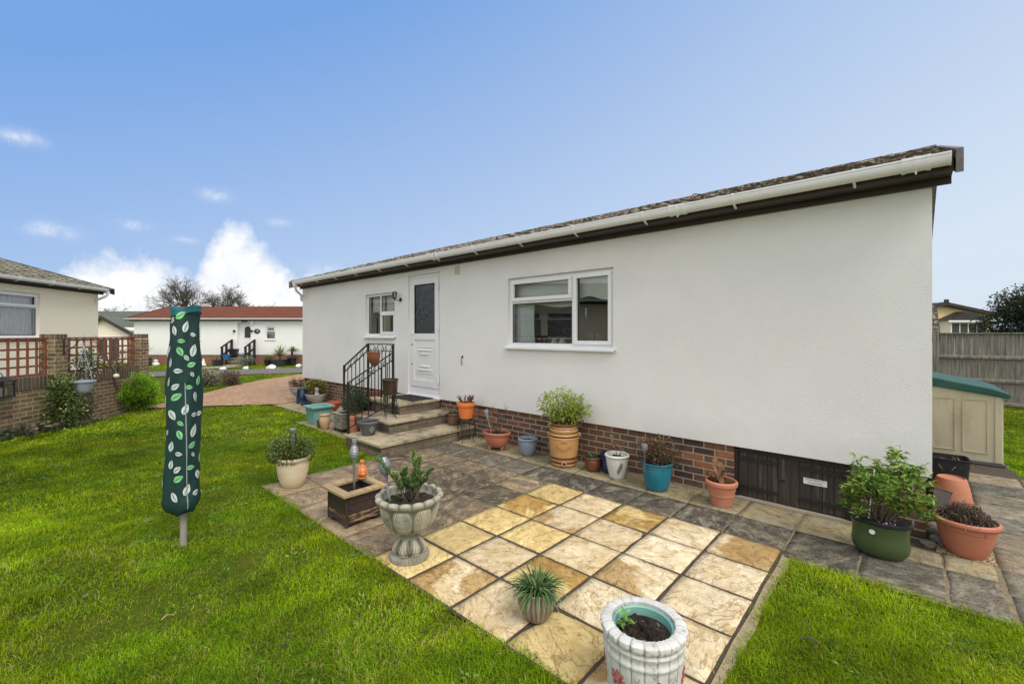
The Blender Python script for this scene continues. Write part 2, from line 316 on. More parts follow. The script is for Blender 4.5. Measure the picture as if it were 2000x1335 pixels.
def groundmat():
    m, t, b = nt('turf_soil'); v = coordn(t)
    a = noi(t, v, 1.3, 6, .65); d = noi(t, v, 55, 4, .7)
    c = ramp(t, a, [(.3, (.05, .085, .006)), (.5, (.085, .125, .008)), (.7, (.15, .155, .016))])
    c = mixc(t, .8, c, ramp(t, d, [(.3, (.45, .45, .4)), (.7, (1.3, 1.3, 1.2))]), 'MULTIPLY')
    t.links.new(c, b.inputs['Base Color']); b.inputs['Roughness'].default_value = .95; b.inputs['Specular IOR Level'].default_value = .1
    bumpn(t, b, d, 1, .03); return m
S['turf'] = groundmat()

# ------------------------------------------------------------------ mesh helpers
class MB:
    def __init__(s): s.v = []; s.f = []; s.mi = []; s.dev = {}
    def add(s, vs, fs, mi=0):
        o = len(s.v); s.v += [tuple(p) for p in vs]; s.f += [tuple(i+o for i in f) for f in fs]; s.mi += [mi]*len(fs)
    def box(s, x0, x1, y0, y1, z0, z1, mi=0, M=None):
        vs = [(x, y, z) for z in (z0, z1) for y in (y0, y1) for x in (x0, x1)]
        if M is not None: vs = [M @ Vector(p) for p in vs]
        s.add(vs, [(0, 2, 3, 1), (4, 5, 7, 6), (0, 1, 5, 4), (2, 6, 7, 3), (0, 4, 6, 2), (1, 3, 7, 5)], mi); return s
    def bar(s, a, b, w, h=None, mi=0):
        a, b = Vector(a), Vector(b); d = b-a; L = d.length; h = h or w
        q = d.to_track_quat('X', 'Z'); M = Matrix.Translation(a) @ q.to_matrix().to_4x4()
        return s.box(0, L, -w/2, w/2, -h/2, h/2, mi, M)
    def tube(s, pts, r, n=8, mi=0, cap=True):
        pts = [Vector(p) for p in pts]; k = len(pts)
        rs = r if isinstance(r, (list, tuple)) else [r]*k
        vs = []; up = None
        for i, p in enumerate(pts):
            d = (pts[min(i+1, k-1)]-pts[max(i-1, 0)])
            d = d.normalized() if d.length > 1e-9 else Vector((0, 0, 1))
            if up is None: up = Vector((1, 0, 0)) if abs(d.x) < .9 else Vector((0, 1, 0))
            a = (up - d*up.dot(d)); a = a.normalized() if a.length > 1e-6 else d.orthogonal().normalized()
            up = a; bb = d.cross(a)
            vs += [p + (a*math.cos(2*PI*j/n)+bb*math.sin(2*PI*j/n))*rs[i] for j in range(n)]
        fs = [(i*n+j, i*n+(j+1) % n, (i+1)*n+(j+1) % n, (i+1)*n+j) for i in range(k-1) for j in range(n)]
        if cap: fs += [tuple(reversed(range(n))), tuple((k-1)*n+j for j in range(n))]
        s.add(vs, fs, mi); return s
    def lathe(s, prof, n=40, rf=None, sx=1, sy=1, c=(0, 0, 0), mi=0, M=None):
        k = len(prof); vs = []
        for (r, z) in prof:
            for j in range(n):
                a = 2*PI*j/n; rr = rf(a, r, z) if rf else r
                zz = z
                if isinstance(rr, tuple): rr, zz = rr
                if rf and r > 1e-6: s.dev[len(s.v)+len(vs)] = rr/r-1
                vs.append(Vector((c[0]+rr*sx*math.cos(a), c[1]+rr*sy*math.sin(a), c[2]+zz)))
        if M is not None: vs = [M @ p for p in vs]
        fs = [(i*n+j, i*n+(j+1) % n, (i+1)*n+(j+1) % n, (i+1)*n+j) for i in range(k-1) for j in range(n)]
        if prof[0][0] > 1e-6: fs.append(tuple(reversed(range(n))))
        if prof[-1][0] > 1e-6: fs.append(tuple((k-1)*n+j for j in range(n)))
        s.add(vs, fs, mi); return s
    def poly(s, pts, mi=0): s.add(pts, [tuple(range(len(pts)))], mi); return s
    def prism(s, pts2, axis, a, b, mi=0):
        n = len(pts2)
        mk = {'x': lambda p, t: (t, p[0], p[1]), 'y': lambda p, t: (p[0], t, p[1]), 'z': lambda p, t: (p[0], p[1], t)}[axis]
        vs = [mk(p, a) for p in pts2]+[mk(p, b) for p in pts2]
        s.add(vs, [tuple(range(n)), tuple(range(2*n-1, n-1, -1))]+[(i, n+i, n+(i+1) % n, (i+1) % n) for i in range(n)], mi); return s
    def build(s, name, m, parent=None, loc=(0, 0, 0), rot=(0, 0, 0), smooth=None, bevel=0, uv=True, fix=True):
        me = bpy.data.meshes.new(name); me.from_pydata([tuple(p) for p in s.v], [], s.f)
        ms = m if isinstance(m, (list, tuple)) else [m]
        for q in ms: me.materials.append(S[q] if isinstance(q, str) else q)
        if len(ms) > 1: me.polygons.foreach_set('material_index', s.mi)
        if fix or bevel:
            bm = bmesh.new(); bm.from_mesh(me)
            if fix: bmesh.ops.recalc_face_normals(bm, faces=bm.faces)
            if bevel:
                es = [e for e in bm.edges if len(e.link_faces) == 2 and e.calc_face_angle(0) > R(35)]
                bmesh.ops.bevel(bm, geom=es, offset=bevel, segments=2, affect='EDGES', profile=.6, clamp_overlap=True)
            bm.to_mesh(me); bm.free()
        if s.dev and not bevel:
            dv = np.zeros(len(s.v), np.float32); dv[list(s.dev.keys())] = list(s.dev.values()); at = me.attributes.new('Dev', 'FLOAT', 'POINT'); at.data.foreach_set('value', dv)
        if uv: boxuv(me)
        if smooth is not None:
            me.polygons.foreach_set('use_smooth', [True]*len(me.polygons)); me.set_sharp_from_angle(angle=R(smooth))
        me.update()
        o = bpy.data.objects.new(name, me); C.objects.link(o); o.location = loc; o.rotation_euler = rot
        if parent: o.parent = parent
        return o
def boxuv(me):
    n = len(me.loops); 
    if not n: return
    co = np.empty(len(me.vertices)*3, np.float32); me.vertices.foreach_get('co', co); co = co.reshape(-1, 3)
    vi = np.empty(n, np.int32); me.loops.foreach_get('vertex_index', vi)
    pn = np.empty(len(me.polygons)*3, np.float32); me.polygons.foreach_get('normal', pn); pn = np.abs(pn.reshape(-1, 3))
    lt = np.empty(len(me.polygons), np.int32); me.polygons.foreach_get('loop_total', lt)
    ax = np.repeat(np.argmax(pn, 1), lt); p = co[vi]
    u = np.where(ax == 0, p[:, 1], p[:, 0]); v = np.where(ax == 2, p[:, 1], p[:, 2])
    l = me.uv_layers.new(name='UVMap'); l.data.foreach_set('uv', np.stack([u, v], 1).astype(np.float32).ravel())
def tag(o, label, cat, group=None, kind=None):
    if label: o['label'] = label
    if cat: o['category'] = cat
    if group: o['group'] = group
    if kind: o['kind'] = kind
    return o
def thing(name, label, cat, loc=(0, 0, 0), rz=0, group=None, rot=None):
    o = bpy.data.objects.new(name, None); C.objects.link(o); o.location = loc
    o.rotation_euler = rot or (0, 0, rz); o.empty_display_size = .1
    return tag(o, label, cat, group)
def struct(o): o['kind'] = 'structure'; return o
def dup(root, loc, rz=None, label=None, scale=None):
    r = root.copy(); C.objects.link(r); r.location = loc
    if rz is not None: r.rotation_euler[2] = rz
    if label: r['label'] = label
    if scale: r.scale = scale
    for ch in list(root.children):
        c = ch.copy(); C.objects.link(c); c.parent = r
        for g in ch.children:
            d = g.copy(); C.objects.link(d); d.parent = c
    return r
def rawmesh(name, V, loops, starts, totals, m, col=None, parent=None, smooth=False):
    me = bpy.data.meshes.new(name)
    me.vertices.add(len(V)); me.vertices.foreach_set('co', np.ascontiguousarray(V, np.float32).ravel())
    me.loops.add(len(loops)); me.loops.foreach_set('vertex_index', np.ascontiguousarray(loops, np.int32))
    me.polygons.add(len(starts)); me.polygons.foreach_set('loop_start', np.ascontiguousarray(starts, np.int32))
    me.polygons.foreach_set('loop_total', np.ascontiguousarray(totals, np.int32))
    if smooth: me.polygons.foreach_set('use_smooth', [True]*len(starts))
    me.update(calc_edges=True)
    if col is not None:
        a = me.color_attributes.new('Col', 'FLOAT_COLOR', 'POINT')
        a.data.foreach_set('color', np.concatenate([col, np.ones((len(col), 1))], 1).astype(np.float32).ravel())
    me.materials.append(S[m]); o = bpy.data.objects.new(name, me); C.objects.link(o)
    if parent: o.parent = parent
    return o
def unit(a): return a/np.maximum(np.linalg.norm(a, axis=-1, keepdims=True), 1e-9)
def pick(cols, n, jit=.15):
    c = np.array(cols)[rng.integers(0, len(cols), n)]
    return np.clip(c*(1+rng.normal(0, jit, (n, 1))), .004, .95)
def leaves(name, P, D, L, W, col, parent=None, m='leaf', fold=.25, droop=.15):
    n = len(P); P = np.asarray(P, float); D = unit(np.asarray(D, float))
    L = np.broadcast_to(L, (n,))[:, None]*rng.uniform(.7, 1.25, (n, 1)); W = np.broadcast_to(W, (n,))[:, None]*rng.uniform(.75, 1.2, (n, 1))
    s = unit(np.cross(D, rng.normal(0, 1, (n, 3))+np.array([0, 0, .8]))); u = np.cross(s, D)
    mid = P+D*L*.45+u*W*fold
    V = np.stack([P, mid+s*W/2, P+D*L-np.array([0, 0, 1])*L*droop, mid-s*W/2, P+D*L*.5], 1).reshape(-1, 3)
    b = np.arange(n)[:, None]*5
    F = np.concatenate([b+np.array([[0, 1, 4]]), b+np.array([[1, 2, 4]]), b+np.array([[0, 4, 3]]), b+np.array([[4, 2, 3]])], 1).reshape(-1)
    k = len(F)//3
    cv = np.repeat(col, 5, 0).reshape(n, 5, 3); cv[:, 0] *= .8; cv[:, 2] *= 1.1
    return rawmesh(name, V, F, np.arange(k)*3, np.full(k, 3), m, cv.reshape(-1, 3), parent)
def ribbons(name, P, D, L, W, col, parent=None, m='leaf', seg=5, droop=1., taper=True):
    n = len(P); P = np.asarray(P, float); D = unit(np.asarray(D, float)); L = np.broadcast_to(L, (n,)).astype(float); W = np.broadcast_to(W, (n,)).astype(float)
    s = unit(np.cross(D, np.array([0, 0, 1.])+rng.normal(0, .15, (n, 3)))); vs = []; dr = rng.uniform(.6, 1.4, n)*droop
    for i in range(seg+1):
        t = i/seg; p = P+D*(L*t)[:, None]-np.array([0, 0, 1.])*(L*dr*t*t*.5)[:, None]
        w = W*(1-t**2.2*.93 if taper else 1)*(.6+.4*min(1, t*4))
        vs += [p-s*w[:, None]/2, p+s*w[:, None]/2]
    V = np.stack(vs, 1).reshape(-1, 3); k = 2*(seg+1); b = np.arange(n)[:, None]*k
    F = np.concatenate([b+np.array([[2*i, 2*i+1, 2*i+3, 2*i+2]]) for i in range(seg)], 1).reshape(-1); q = len(F)//4
    cv = np.repeat(col[:, None, :], k, 1)*np.linspace(.75, 1.15, k)[None, :, None]
    return rawmesh(name, V, F, np.arange(q)*4, np.full(q, 4), m, cv.reshape(-1, 3), parent)
def clumpcloud(n, cen, rad, clumps=14, spread=.28, shell=.75, zmin=None, flat=1.):
    cen, rad = np.array(cen, float), np.array(rad, float)
    u = unit(rng.normal(0, 1, (clumps, 3))); rr = rng.uniform(shell*.5, 1-spread*.6, (clumps, 1))
    cc = u*rr; k = rng.integers(0, clumps, n)
    q = cc[k]+rng.normal(0, spread, (n, 3))*np.array([1, 1, flat])
    q *= np.minimum(1, 1.12/np.maximum(np.linalg.norm(q, axis=1, keepdims=True), 1e-6))
    P = cen+q*rad
    if zmin is not None: P[:, 2] = np.maximum(P[:, 2], zmin)
    return P, unit(q+rng.normal(0, .45, (n, 3))+np.array([0, 0, .35])), (cc[k, 2]+q[:, 2])*.5
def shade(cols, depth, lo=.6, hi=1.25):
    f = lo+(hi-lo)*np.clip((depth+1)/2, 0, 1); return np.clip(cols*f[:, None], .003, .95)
def branch(mb, p, d, L, r, lev, spread=.6, kids=3, n=5, up=.15, shrink=.68, tips=None, wig=.15):
    p = Vector(p); d = Vector(d).normalized(); pts = [p.copy()]; rs = [r]; seg = 4
    for i in range(seg):
        d = (d+Vector((random.gauss(0, wig), random.gauss(0, wig), random.gauss(0, wig)+up*.3))).normalized()
        p = p+d*L/seg; pts.append(p.copy()); rs.append(r*(1-.45*(i+1)/seg))
    mb.tube(pts, rs, n, cap=False)
    if tips is not None: tips.append((p.copy(), d.copy()))
    if lev <= 0: return
    for k in range(kids):
        q = pts[random.randint(1, seg)] if k else pts[-1]
        dd = (d+Vector((random.gauss(0, spread), random.gauss(0, spread), random.gauss(0, spread*.6)+up))).normalized()
        branch(mb, q, dd, L*shrink*random.uniform(.7, 1.15), r*.58, lev-1, spread, kids, max(3, n-1), up, shrink, tips, wig)
def text(body, size, parent, loc, rot, m, name='lettering', ext=.0005):
    c = bpy.data.curves.new(name, 'FONT'); c.body = body; c.size = size; c.align_x = 'CENTER'; c.align_y = 'CENTER'; c.extrude = ext
    o = bpy.data.objects.new(name, c); C.objects.link(o)
    me = bpy.data.meshes.new_from_object(o); bpy.data.objects.remove(o)
    o = bpy.data.objects.new(name, me); C.objects.link(o); me.materials.clear(); me.materials.append(S[m])
    o.location = loc; o.rotation_euler = rot; o.parent = parent; return o

# ------------------------------------------------------------------ camera, sky, sun
cam = bpy.data.cameras.new('camera'); co = bpy.data.objects.new('camera', cam); C.objects.link(co); scene.camera = co
cam.sensor_width = 36; cam.lens = 36*854/2000; cam.shift_y = -16.5/2000; cam.clip_end = 5000; cam.clip_start = .05
co.location = (0, 0, 1.7); co.rotation_euler = (R(90), 0, YAW)
scene.view_settings.view_transform = 'Standard'; scene.view_settings.look = 'None'; scene.view_settings.exposure = 0
SUN_AZ, SUN_EL = YAW - R(143), R(52)         # over the viewer's right shoulder, behind the added thin cloud
sdir = Vector((-math.sin(SUN_AZ)*math.cos(SUN_EL), math.cos(SUN_AZ)*math.cos(SUN_EL), math.sin(SUN_EL)))
sl = bpy.data.lights.new('sun', 'SUN'); sl.energy = 2.3; sl.angle = R(28); sl.color = (1, .955, .88)
so = bpy.data.objects.new('sun', sl); C.objects.link(so); so.rotation_euler = sdir.to_track_quat('Z', 'Y').to_euler()
def make_world():
    w = bpy.data.worlds.new('World'); scene.world = w; w.use_nodes = True; t = w.node_tree
    bg = t.nodes['Background']; bg.inputs[1].default_value = .135
    sk = nd(t, 'ShaderNodeTexSky', sky_type='NISHITA', sun_disc=False, sun_elevation=SUN_EL, sun_rotation=-SUN_AZ, air_density=1.3, dust_density=1.2, ozone_density=2.)
    tc = nd(t, 'ShaderNodeTexCoord')
    vr = nd(t, 'ShaderNodeVectorRotate', rotation_type='Z_AXIS'); vr.inputs['Angle'].default_value = -YAW
    t.links.new(tc.outputs['Generated'], vr.inputs['Vector'])
    v = vr.outputs[0]
    sp = nd(t, 'ShaderNodeSeparateXYZ'); t.links.new(v, sp.inputs[0]); X, Y, Z = sp.outputs
    az = mth(t, 'MULTIPLY', mth(t, 'ARCTAN2', X, Y), 180/PI); el = mth(t, 'MULTIPLY', mth(t, 'ARCSINE', Z), 180/PI)
    # haze: paler towards the horizon and towards the sun side
    hz = mth(t, 'ADD', mth(t, 'ADD', mth(t, 'MULTIPLY', az, .00776), mth(t, 'MULTIPLY', el, -.0185)), .81, True)
    grad = mixc(t, hz, (.195/.135, .395/.135, .81/.135), (.71/.135, .81/.135, .94/.135))
    sky = mixc(t, .85, mixc(t, .35, sk.outputs[0], grad), grad)
    n1 = noi(t, v, 7, 9, .62, .3); n2 = noi(t, v, 22, 8, .65, .4)
    top = ramp(t, mth(t, 'DIVIDE', mth(t, 'ADD', az, 60), 60), [((a+60)/60, (h/20,)*3) for a, h in
        [(-58, 1.5), (-49, 2.5), (-45.5, 6.6), (-43, 8.1), (-40, 7.5), (-36, 6.6), (-35, 10), (-33, 13.2), (-30.5, 11.8), (-28, 8.5), (-25.8, 6.6), (-24, 8.3), (-21, 6.5), (-10, 3), (-1, 1)]])
    top = mth(t, 'MULTIPLY', top, 20)
    e2 = mth(t, 'ADD', mth(t, 'SUBTRACT', top, el), mth(t, 'ADD', mth(t, 'MULTIPLY', mth(t, 'SUBTRACT', n1, .5), 7), mth(t, 'MULTIPLY', mth(t, 'SUBTRACT', n2, .5), 4)))
    m = ramp(t, mth(t, 'DIVIDE', e2, 4.2, True), [(0, (0, 0, 0)), (.25, (.45, .45, .45)), (.6, (.92, .92, .92)), (1, (1, 1, 1))])
    def wisp(a, e, sa, se, amt):
        d = mth(t, 'ADD', mth(t, 'POWER', mth(t, 'DIVIDE', mth(t, 'SUBTRACT', az, a), sa), 2), mth(t, 'POWER', mth(t, 'DIVIDE', mth(t, 'SUBTRACT', el, e), se), 2))
        g = mth(t, 'EXPONENT', mth(t, 'MULTIPLY', d, -1))
        return mth(t, 'MULTIPLY', mth(t, 'MULTIPLY', g, ramp(t, n2, [(.38, (0, 0, 0)), (.62, (1, 1, 1))])), amt)
    for a in ((-48.3, 16.6, 1.1, .55, .8), (-46.6, 9.2, 1.4, .6, .6), (-41, 10.6, 1.1, .4, .7), (-34.2, 14.6, 1.2, .6, .5), (-37, 9.7, 1.2, .35, .35), (-28, 12.6, 1.2, .4, .3), (-22.8, 7.6, 1.8, .8, .5)):
        m = mth(t, 'MAXIMUM', m, wisp(*a))
    # unseen white cloud added overhead and behind, to fill with soft neutral light
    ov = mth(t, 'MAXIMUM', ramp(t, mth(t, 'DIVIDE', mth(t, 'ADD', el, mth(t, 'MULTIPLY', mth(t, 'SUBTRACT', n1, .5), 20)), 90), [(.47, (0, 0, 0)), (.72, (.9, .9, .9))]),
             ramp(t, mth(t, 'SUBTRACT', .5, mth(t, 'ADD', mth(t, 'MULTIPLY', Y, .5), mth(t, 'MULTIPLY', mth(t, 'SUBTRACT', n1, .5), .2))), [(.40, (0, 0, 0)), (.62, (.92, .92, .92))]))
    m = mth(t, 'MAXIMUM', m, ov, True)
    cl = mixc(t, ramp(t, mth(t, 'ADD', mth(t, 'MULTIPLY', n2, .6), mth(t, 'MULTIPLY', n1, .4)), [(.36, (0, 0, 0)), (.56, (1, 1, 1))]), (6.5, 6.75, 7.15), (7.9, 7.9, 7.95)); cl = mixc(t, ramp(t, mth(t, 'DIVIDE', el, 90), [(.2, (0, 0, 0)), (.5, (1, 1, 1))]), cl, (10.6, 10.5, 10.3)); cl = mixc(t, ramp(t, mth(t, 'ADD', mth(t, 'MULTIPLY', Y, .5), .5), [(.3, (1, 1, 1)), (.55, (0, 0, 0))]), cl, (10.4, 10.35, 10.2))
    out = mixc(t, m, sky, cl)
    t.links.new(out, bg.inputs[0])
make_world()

# ------------------------------------------------------------------ the setting
def axis_(lim, fine, step):
    a = list(np.arange(-fine, fine+.01, step)); s = step; p = fine
    while p < lim: s *= 1.5; p += s; a = [-p]+a+[p]
    return np.array(a)
gx, gy = axis_(1500, 42, .6), axis_(1500, 42, .6)
GX, GY = np.meshgrid(gx, gy); V = np.stack([GX, GY, T(GX, GY)], -1).reshape(-1, 3)
nx = len(gx); ii = (np.arange(len(gy)-1)[:, None]*nx+np.arange(nx-1)).ravel()
F = np.stack([ii, ii+1, ii+1+nx, ii+nx], 1).ravel()
g = rawmesh('ground', V, F, np.arange(len(F)//4)*4, np.full(len(F)//4, 4), 'turf', smooth=True); struct(g)

SL = []     # slabs: x0,x1,y0,y1,kind
P_ = .4612
def slabrect(x0, x1, y0, y1): SL.append((x0, x1, y0, y1))
xs = [-3.03+P_*i for i in range(-5, 9)]; ys = [1.755+.449*i for i in range(6)]
BR = []; DK = []; ST = []
for i in range(13):
    x0, x1 = xs[i], xs[i+1]
    if x1 > .5: x1 = .475
    for j in range(5):
        if i < 5: DK.append((x0, x1, ys[j], ys[j+1], i, j))
        elif i < 10: BR.append((x0, x1, ys[j], ys[j+1], i-5, j))
    yb = ys[5] if i < 10 else 3.87
    ST.append((x0, x1, yb, yb+(4.46-yb), i, 0)); ST.append((x0, x1, 4.46, 4.945 if i < 11 else 4.76, i, 1))
PT = []
for k in range(9):
    for q in range(3):
        y0 = 3.87+.43*k
        PT.append((.495+.46*q, .495+.46*(q+1), y0, y0+.43, q, k))
WK = []
for k in range(11):
    for q in range(3):
        x0 = -11.35+.46*k
        if q == 0 and x0 < -8.75: continue
        WK.append((x0, x0+.46, 3.47+.49*q, 3.96+.49*q, k, q))
def slabs(name, lst, fn, gap=.011, nsub=9, jit=.5):
    V = []; Fc = []; Cc = []; Sd = []
    rs = np.random.default_rng(5)
    for r in lst:
        x0, x1, y0, y1 = r[:4]
        gx_ = gap*rs.uniform(.8, 1.3)
        a = np.linspace(0, 1, nsub+1); A, B = np.meshgrid(a, a)
        ed = np.minimum(np.minimum(A, 1-A), np.minimum(B, 1-B))
        j1 = .005*np.sin(A*9+rs.uniform(0, 6))+.004*np.sin(A*23+rs.uniform(0, 6)); j2 = .005*np.sin(B*8+rs.uniform(0, 6))+.004*np.sin(B*21+rs.uniform(0, 6))
        X = x0+gx_+(x1-x0-2*gx_)*A+j2*jit*(ed < .02); Y = y0+gx_+(y1-y0-2*gx_)*B+j1*jit*(ed < .02)
        tilt = rs.normal(0, .0035, 2)
        Z = (A-.5)*tilt[0]+(B-.5)*tilt[1]+rs.normal(0, .0012)+.0012*np.sin(A*11+rs.uniform(0, 6))*np.sin(B*9+rs.uniform(0, 6))-.003*(ed < .01)
        o = len(V)//1; n = nsub+1; base = sum(len(q) for q in V)
        top = np.stack([X, Y, Z], -1).reshape(-1, 3)
        per = [i for i in range(n)]+[i*n+n-1 for i in range(1, n)]+[(n-1)*n+i for i in range(n-2, -1, -1)]+[i*n for i in range(n-2, 0, -1)]
        low = top[per].copy(); low[:, 2] = -.035
        V.append(np.concatenate([top, low])); m = len(per)
        for i in range(nsub):
            for j in range(nsub): k = base+i*n+j; Fc.append((k, k+1, k+1+n, k+n))
        for i in range(m): Fc.append((base+per[i], base+n*n+i, base+n*n+(i+1) % m, base+per[(i+1) % m]))
        c, s = fn(r, rs); tot = n*n+m
        Cc.append(np.tile(c, (tot, 1))); Sd.append(np.tile([rs.random(), *s], (tot, 1)))
    V = np.concatenate(V); L = np.array(Fc).ravel()
    o = rawmesh(name, V, L, np.arange(len(Fc))*4, np.full(len(Fc), 4), 'slab', np.concatenate(Cc))
    at = o.data.attributes.new('Sd', 'FLOAT_VECTOR', 'POINT'); at.data.foreach_set('vector', np.concatenate(Sd).astype(np.float32).ravel())
    return struct(o)
stain = {(4, 0), (2, 1), (1, 3), (2, 4), (4, 4), (0, 3), (3, 2), (1, 0)}
def fbr(r, rs):
    i, j = r[4], r[5]; yel = 1 if (i+j) % 3 == 0 or i == 0 else 0
    base = np.array([(.69, .56, .355), (.67, .515, .23)][yel])*rs.uniform(.88, 1.12)
    if i >= 3 and j >= 1: base = np.array((.74, .625, .425))*rs.uniform(.92, 1.08)
    return base, (rs.uniform(.0, .10), .95 if (i, j) in stain else .15)
def fdk(r, rs):
    i, j = r[4], r[5]
    d = rs.uniform(.8, 1.15)
    if j == 0 or (i < 2 and j < 2): d = rs.uniform(.3, .6)
    return np.array((.42, .315, .20))*rs.uniform(.85, 1.15), (d, .1)
def fst(r, rs):
    i, q = r[4], r[5]
    if q == 0: d = rs.uniform(.95, 1.3) if 3 < i < 11 else rs.uniform(.65, .9)
    else: d = rs.uniform(.12, .35)
    return np.array((.34, .30, .19) if q else (.27, .24, .18))*rs.uniform(.88, 1.12), (d, .1)
def fpt(r, rs):
    return np.array([(.28, .255, .19), (.34, .28, .195), (.26, .25, .205)][rs.integers(3)])*rs.uniform(.85, 1.1), (rs.uniform(.35, .8), 0)
def fwk(r, rs):
    return np.array((.36, .30, .21))*rs.uniform(.85, 1.15), (rs.uniform(.1, .5), .2)
slabs('patio', BR, fbr, .0125, 9, .28); slabs('patio', DK, fdk, .006); slabs('pavement', ST, fst, .008); slabs('path', PT, fpt, .007); slabs('path', WK, fwk, .007)
def sheet(name, poly, z, m, par=None):
    b = MB(); b.poly([(x, y, z) for x, y in poly]); o = b.build(name, m, fix=False); return struct(o)
S['joint'] = mat('sandy_joint', (.05, .036, .024), (.085, .062, .04), 14, .95, .8, 80, dirt=(.05, .045, .025))
S['sand'] = mat('dirty_sand_joint', (.27, .21, .13), (.16, .125, .075), 10, .95, .8, 80, dirt=(.05, .045, .03))
S['mortar'] = mat('pale_joint', (.34, .27, .17), (.24, .19, .12), 14, .95, .8, 80)
sheet('patio_bed', [(-5.38, 1.745), (-3.03, 1.745), (-3.03, 4.0), (-.69, 4.0), (-.69, 3.86), (.49, 3.86), (1.9, 3.86), (1.9, 7.75), (.5, 7.75), (.49, 4.955), (-5.38, 4.955)], -.0075, 'sand')
sheet('patio_bed', [(-3.03, 1.745), (-.69, 1.745), (-.69, 4.0), (-3.03, 4.0)], -.0075, 'joint')
sheet('path_bed', [(-11.4, 3.94), (-8.75, 3.94), (-8.75, 3.45), (-6.25, 3.45), (-6.25, 4.955), (-11.4, 4.955)], -.0075, 'mortar')
b = MB()   # haunching strip beside the clean slabs
pts = [(-.712+.004*math.sin(y*9), y) for y in np.linspace(1.5, 3.9, 14)]; pt2 = [(-.660+.008*math.sin(y*7+1)+.006*math.sin(y*19), y) for y in np.linspace(1.5, 3.9, 14)]
for k in range(13): b.poly([(*pts[k], .0), (*pt2[k], -.012), (*pt2[k+1], -.012), (*pts[k+1], .0)])
struct(b.build('mortar_strip', 'mortar', smooth=60))
# driveway, road, far path: strips laid on the land
def laid(name, poly, m, off=.01, step=.5):
    bm = bmesh.new(); vs = [bm.verts.new((x, y, 0)) for x, y in poly]; bm.faces.new(vs)
    for ax in (0, 1):
        lo = min(p[ax] for p in poly); hi = max(p[ax] for p in poly); k = lo+step
        while k < hi:
            no = Vector((1, 0, 0)) if ax == 0 else Vector((0, 1, 0))
            bmesh.ops.bisect_plane(bm, geom=bm.verts[:]+bm.edges[:]+bm.faces[:], plane_co=no*k, plane_no=no); k += step
    for v in bm.verts: v.co.z = float(T(v.co.x, v.co.y))+off
    me = bpy.data.meshes.new(name); bm.to_mesh(me); bm.free(); me.materials.append(S[m]); boxuv(me)
    o = bpy.data.objects.new(name, me); C.objects.link(o); return struct(o)
DRIVE = [(-12.95, 1.55), (-12.2, 2.75), (-11.2, 4.1), (-11.5, 4.95), (-12.3, 5.4), (-12.6, 9.5), (-20.5, 10.2), (-20.3, 8.3), (-18.5, 6.2), (-16.6, 4.6), (-14.65, 3.2), (-13.3, 2.1)]
laid('driveway', DRIVE, 'drive', .03)
def CWp(l): return [CW(*p) for p in l]
ROAD = CWp([(-19.5, 17.3), (-14.8, 18.4), (-10.8, 20.0), (-9.9, 20.7), (-3, 22.6), (8, 25.6), (8, 28.6), (-3, 26.6), (-11.6, 24.4), (-14.5, 22.6), (-19.5, 20.2)])
laid('road', ROAD, 'asphalt', .035, .6)
laid('footpath', CWp([(-18.4, 23.2), (-17.0, 23.4), (-15.6, 25.9), (-16.9, 25.9)]), 'pale_concrete', .02)
sheet('planting_bed', [(-.2, 4.77), (.485, 4.77), (.485, 8.3), (.16, 8.3), (.16, 4.97), (-.2, 4.97)], -.006, 'bare_soil')
b = MB(); b.poly([(.45, 7.72, -.012), (1.02, 7.72, -.012), (1.0, 8.4, -.012), (.2, 8.5, -.012)]); struct(b.build('bare_ground', 'bare_soil', fix=False))
b = MB(); b.poly([(-14.2, .75, -.017), (-11.0, -1.85, -.017), (-10.75, -1.35, -.017), (-11.2, -.15, -.017), (-11.75, .75, -.017), (-12.5, 1.45, -.017), (-13, 1.6, -.017)]); struct(b.build('border', 'bare_soil', fix=False))

# grass
def inpoly(px, py, poly):
    c = np.zeros(len(px), bool); n = len(poly)
    for i in range(n):
        (x0, y0), (x1, y1) = poly[i], poly[i-1]
        k = ((y0 > py) != (y1 > py)) & (px < (x1-x0)*(py-y0)/((y1-y0) if y1 != y0 else 1e-9)+x0); c ^= k
    return c
def vnoise(x, y, s, seed):
    r = np.random.default_rng(seed); tb = r.random((64, 64)); x = x*s+100; y = y*s+100
    xi, yi = np.floor(x).astype(int), np.floor(y).astype(int); fx, fy = x-xi, y-yi; fx = fx*fx*(3-2*fx); fy = fy*fy*(3-2*fy)
    g = lambda a, b: tb[a % 64, b % 64]
    return (g(xi, yi)*(1-fx)+g(xi+1, yi)*fx)*(1-fy)+(g(xi, yi+1)*(1-fx)+g(xi+1, yi+1)*fx)*fy
NOGRASS = [[(-5.37, 1.79), (-.665, 1.79), (-.665, 3.895), (1.9, 3.895), (1.9, 7.7), (1.0, 7.7), (.95, 8.35), (1.0, 12), (.1, 12), (-12.2, 12), (-12.2, 4.9), (-11.4, 4.0), (-8.72, 4.0), (-8.72, 3.5), (-6.3, 3.5), (-6.3, 3.28), (-5.37, 3.28)],
           DRIVE, ROAD, CWp([(-18.4, 23.2), (-17.0, 23.4), (-15.6, 25.9), (-16.9, 25.9)]),
           [(-10.6, -1.75), (-11.1, -.2), (-11.65, .65), (-12.45, 1.35), (-12.95, 1.6), (-30, 7), (-30, -10)]]
EDGES = [(-5.38, 1.765, -.70, 1.75, 420), (-.665, 1.2, -.665, 3.85, 380), (-.66, 3.875, 1.9, 3.875, 420), (-5.375, 1.78, -5.375, 3.2, 300), (-6.32, 3.46, -8.7, 3.46, 160), (-6.28, 3.2, -5.4, 3.2, 260)]
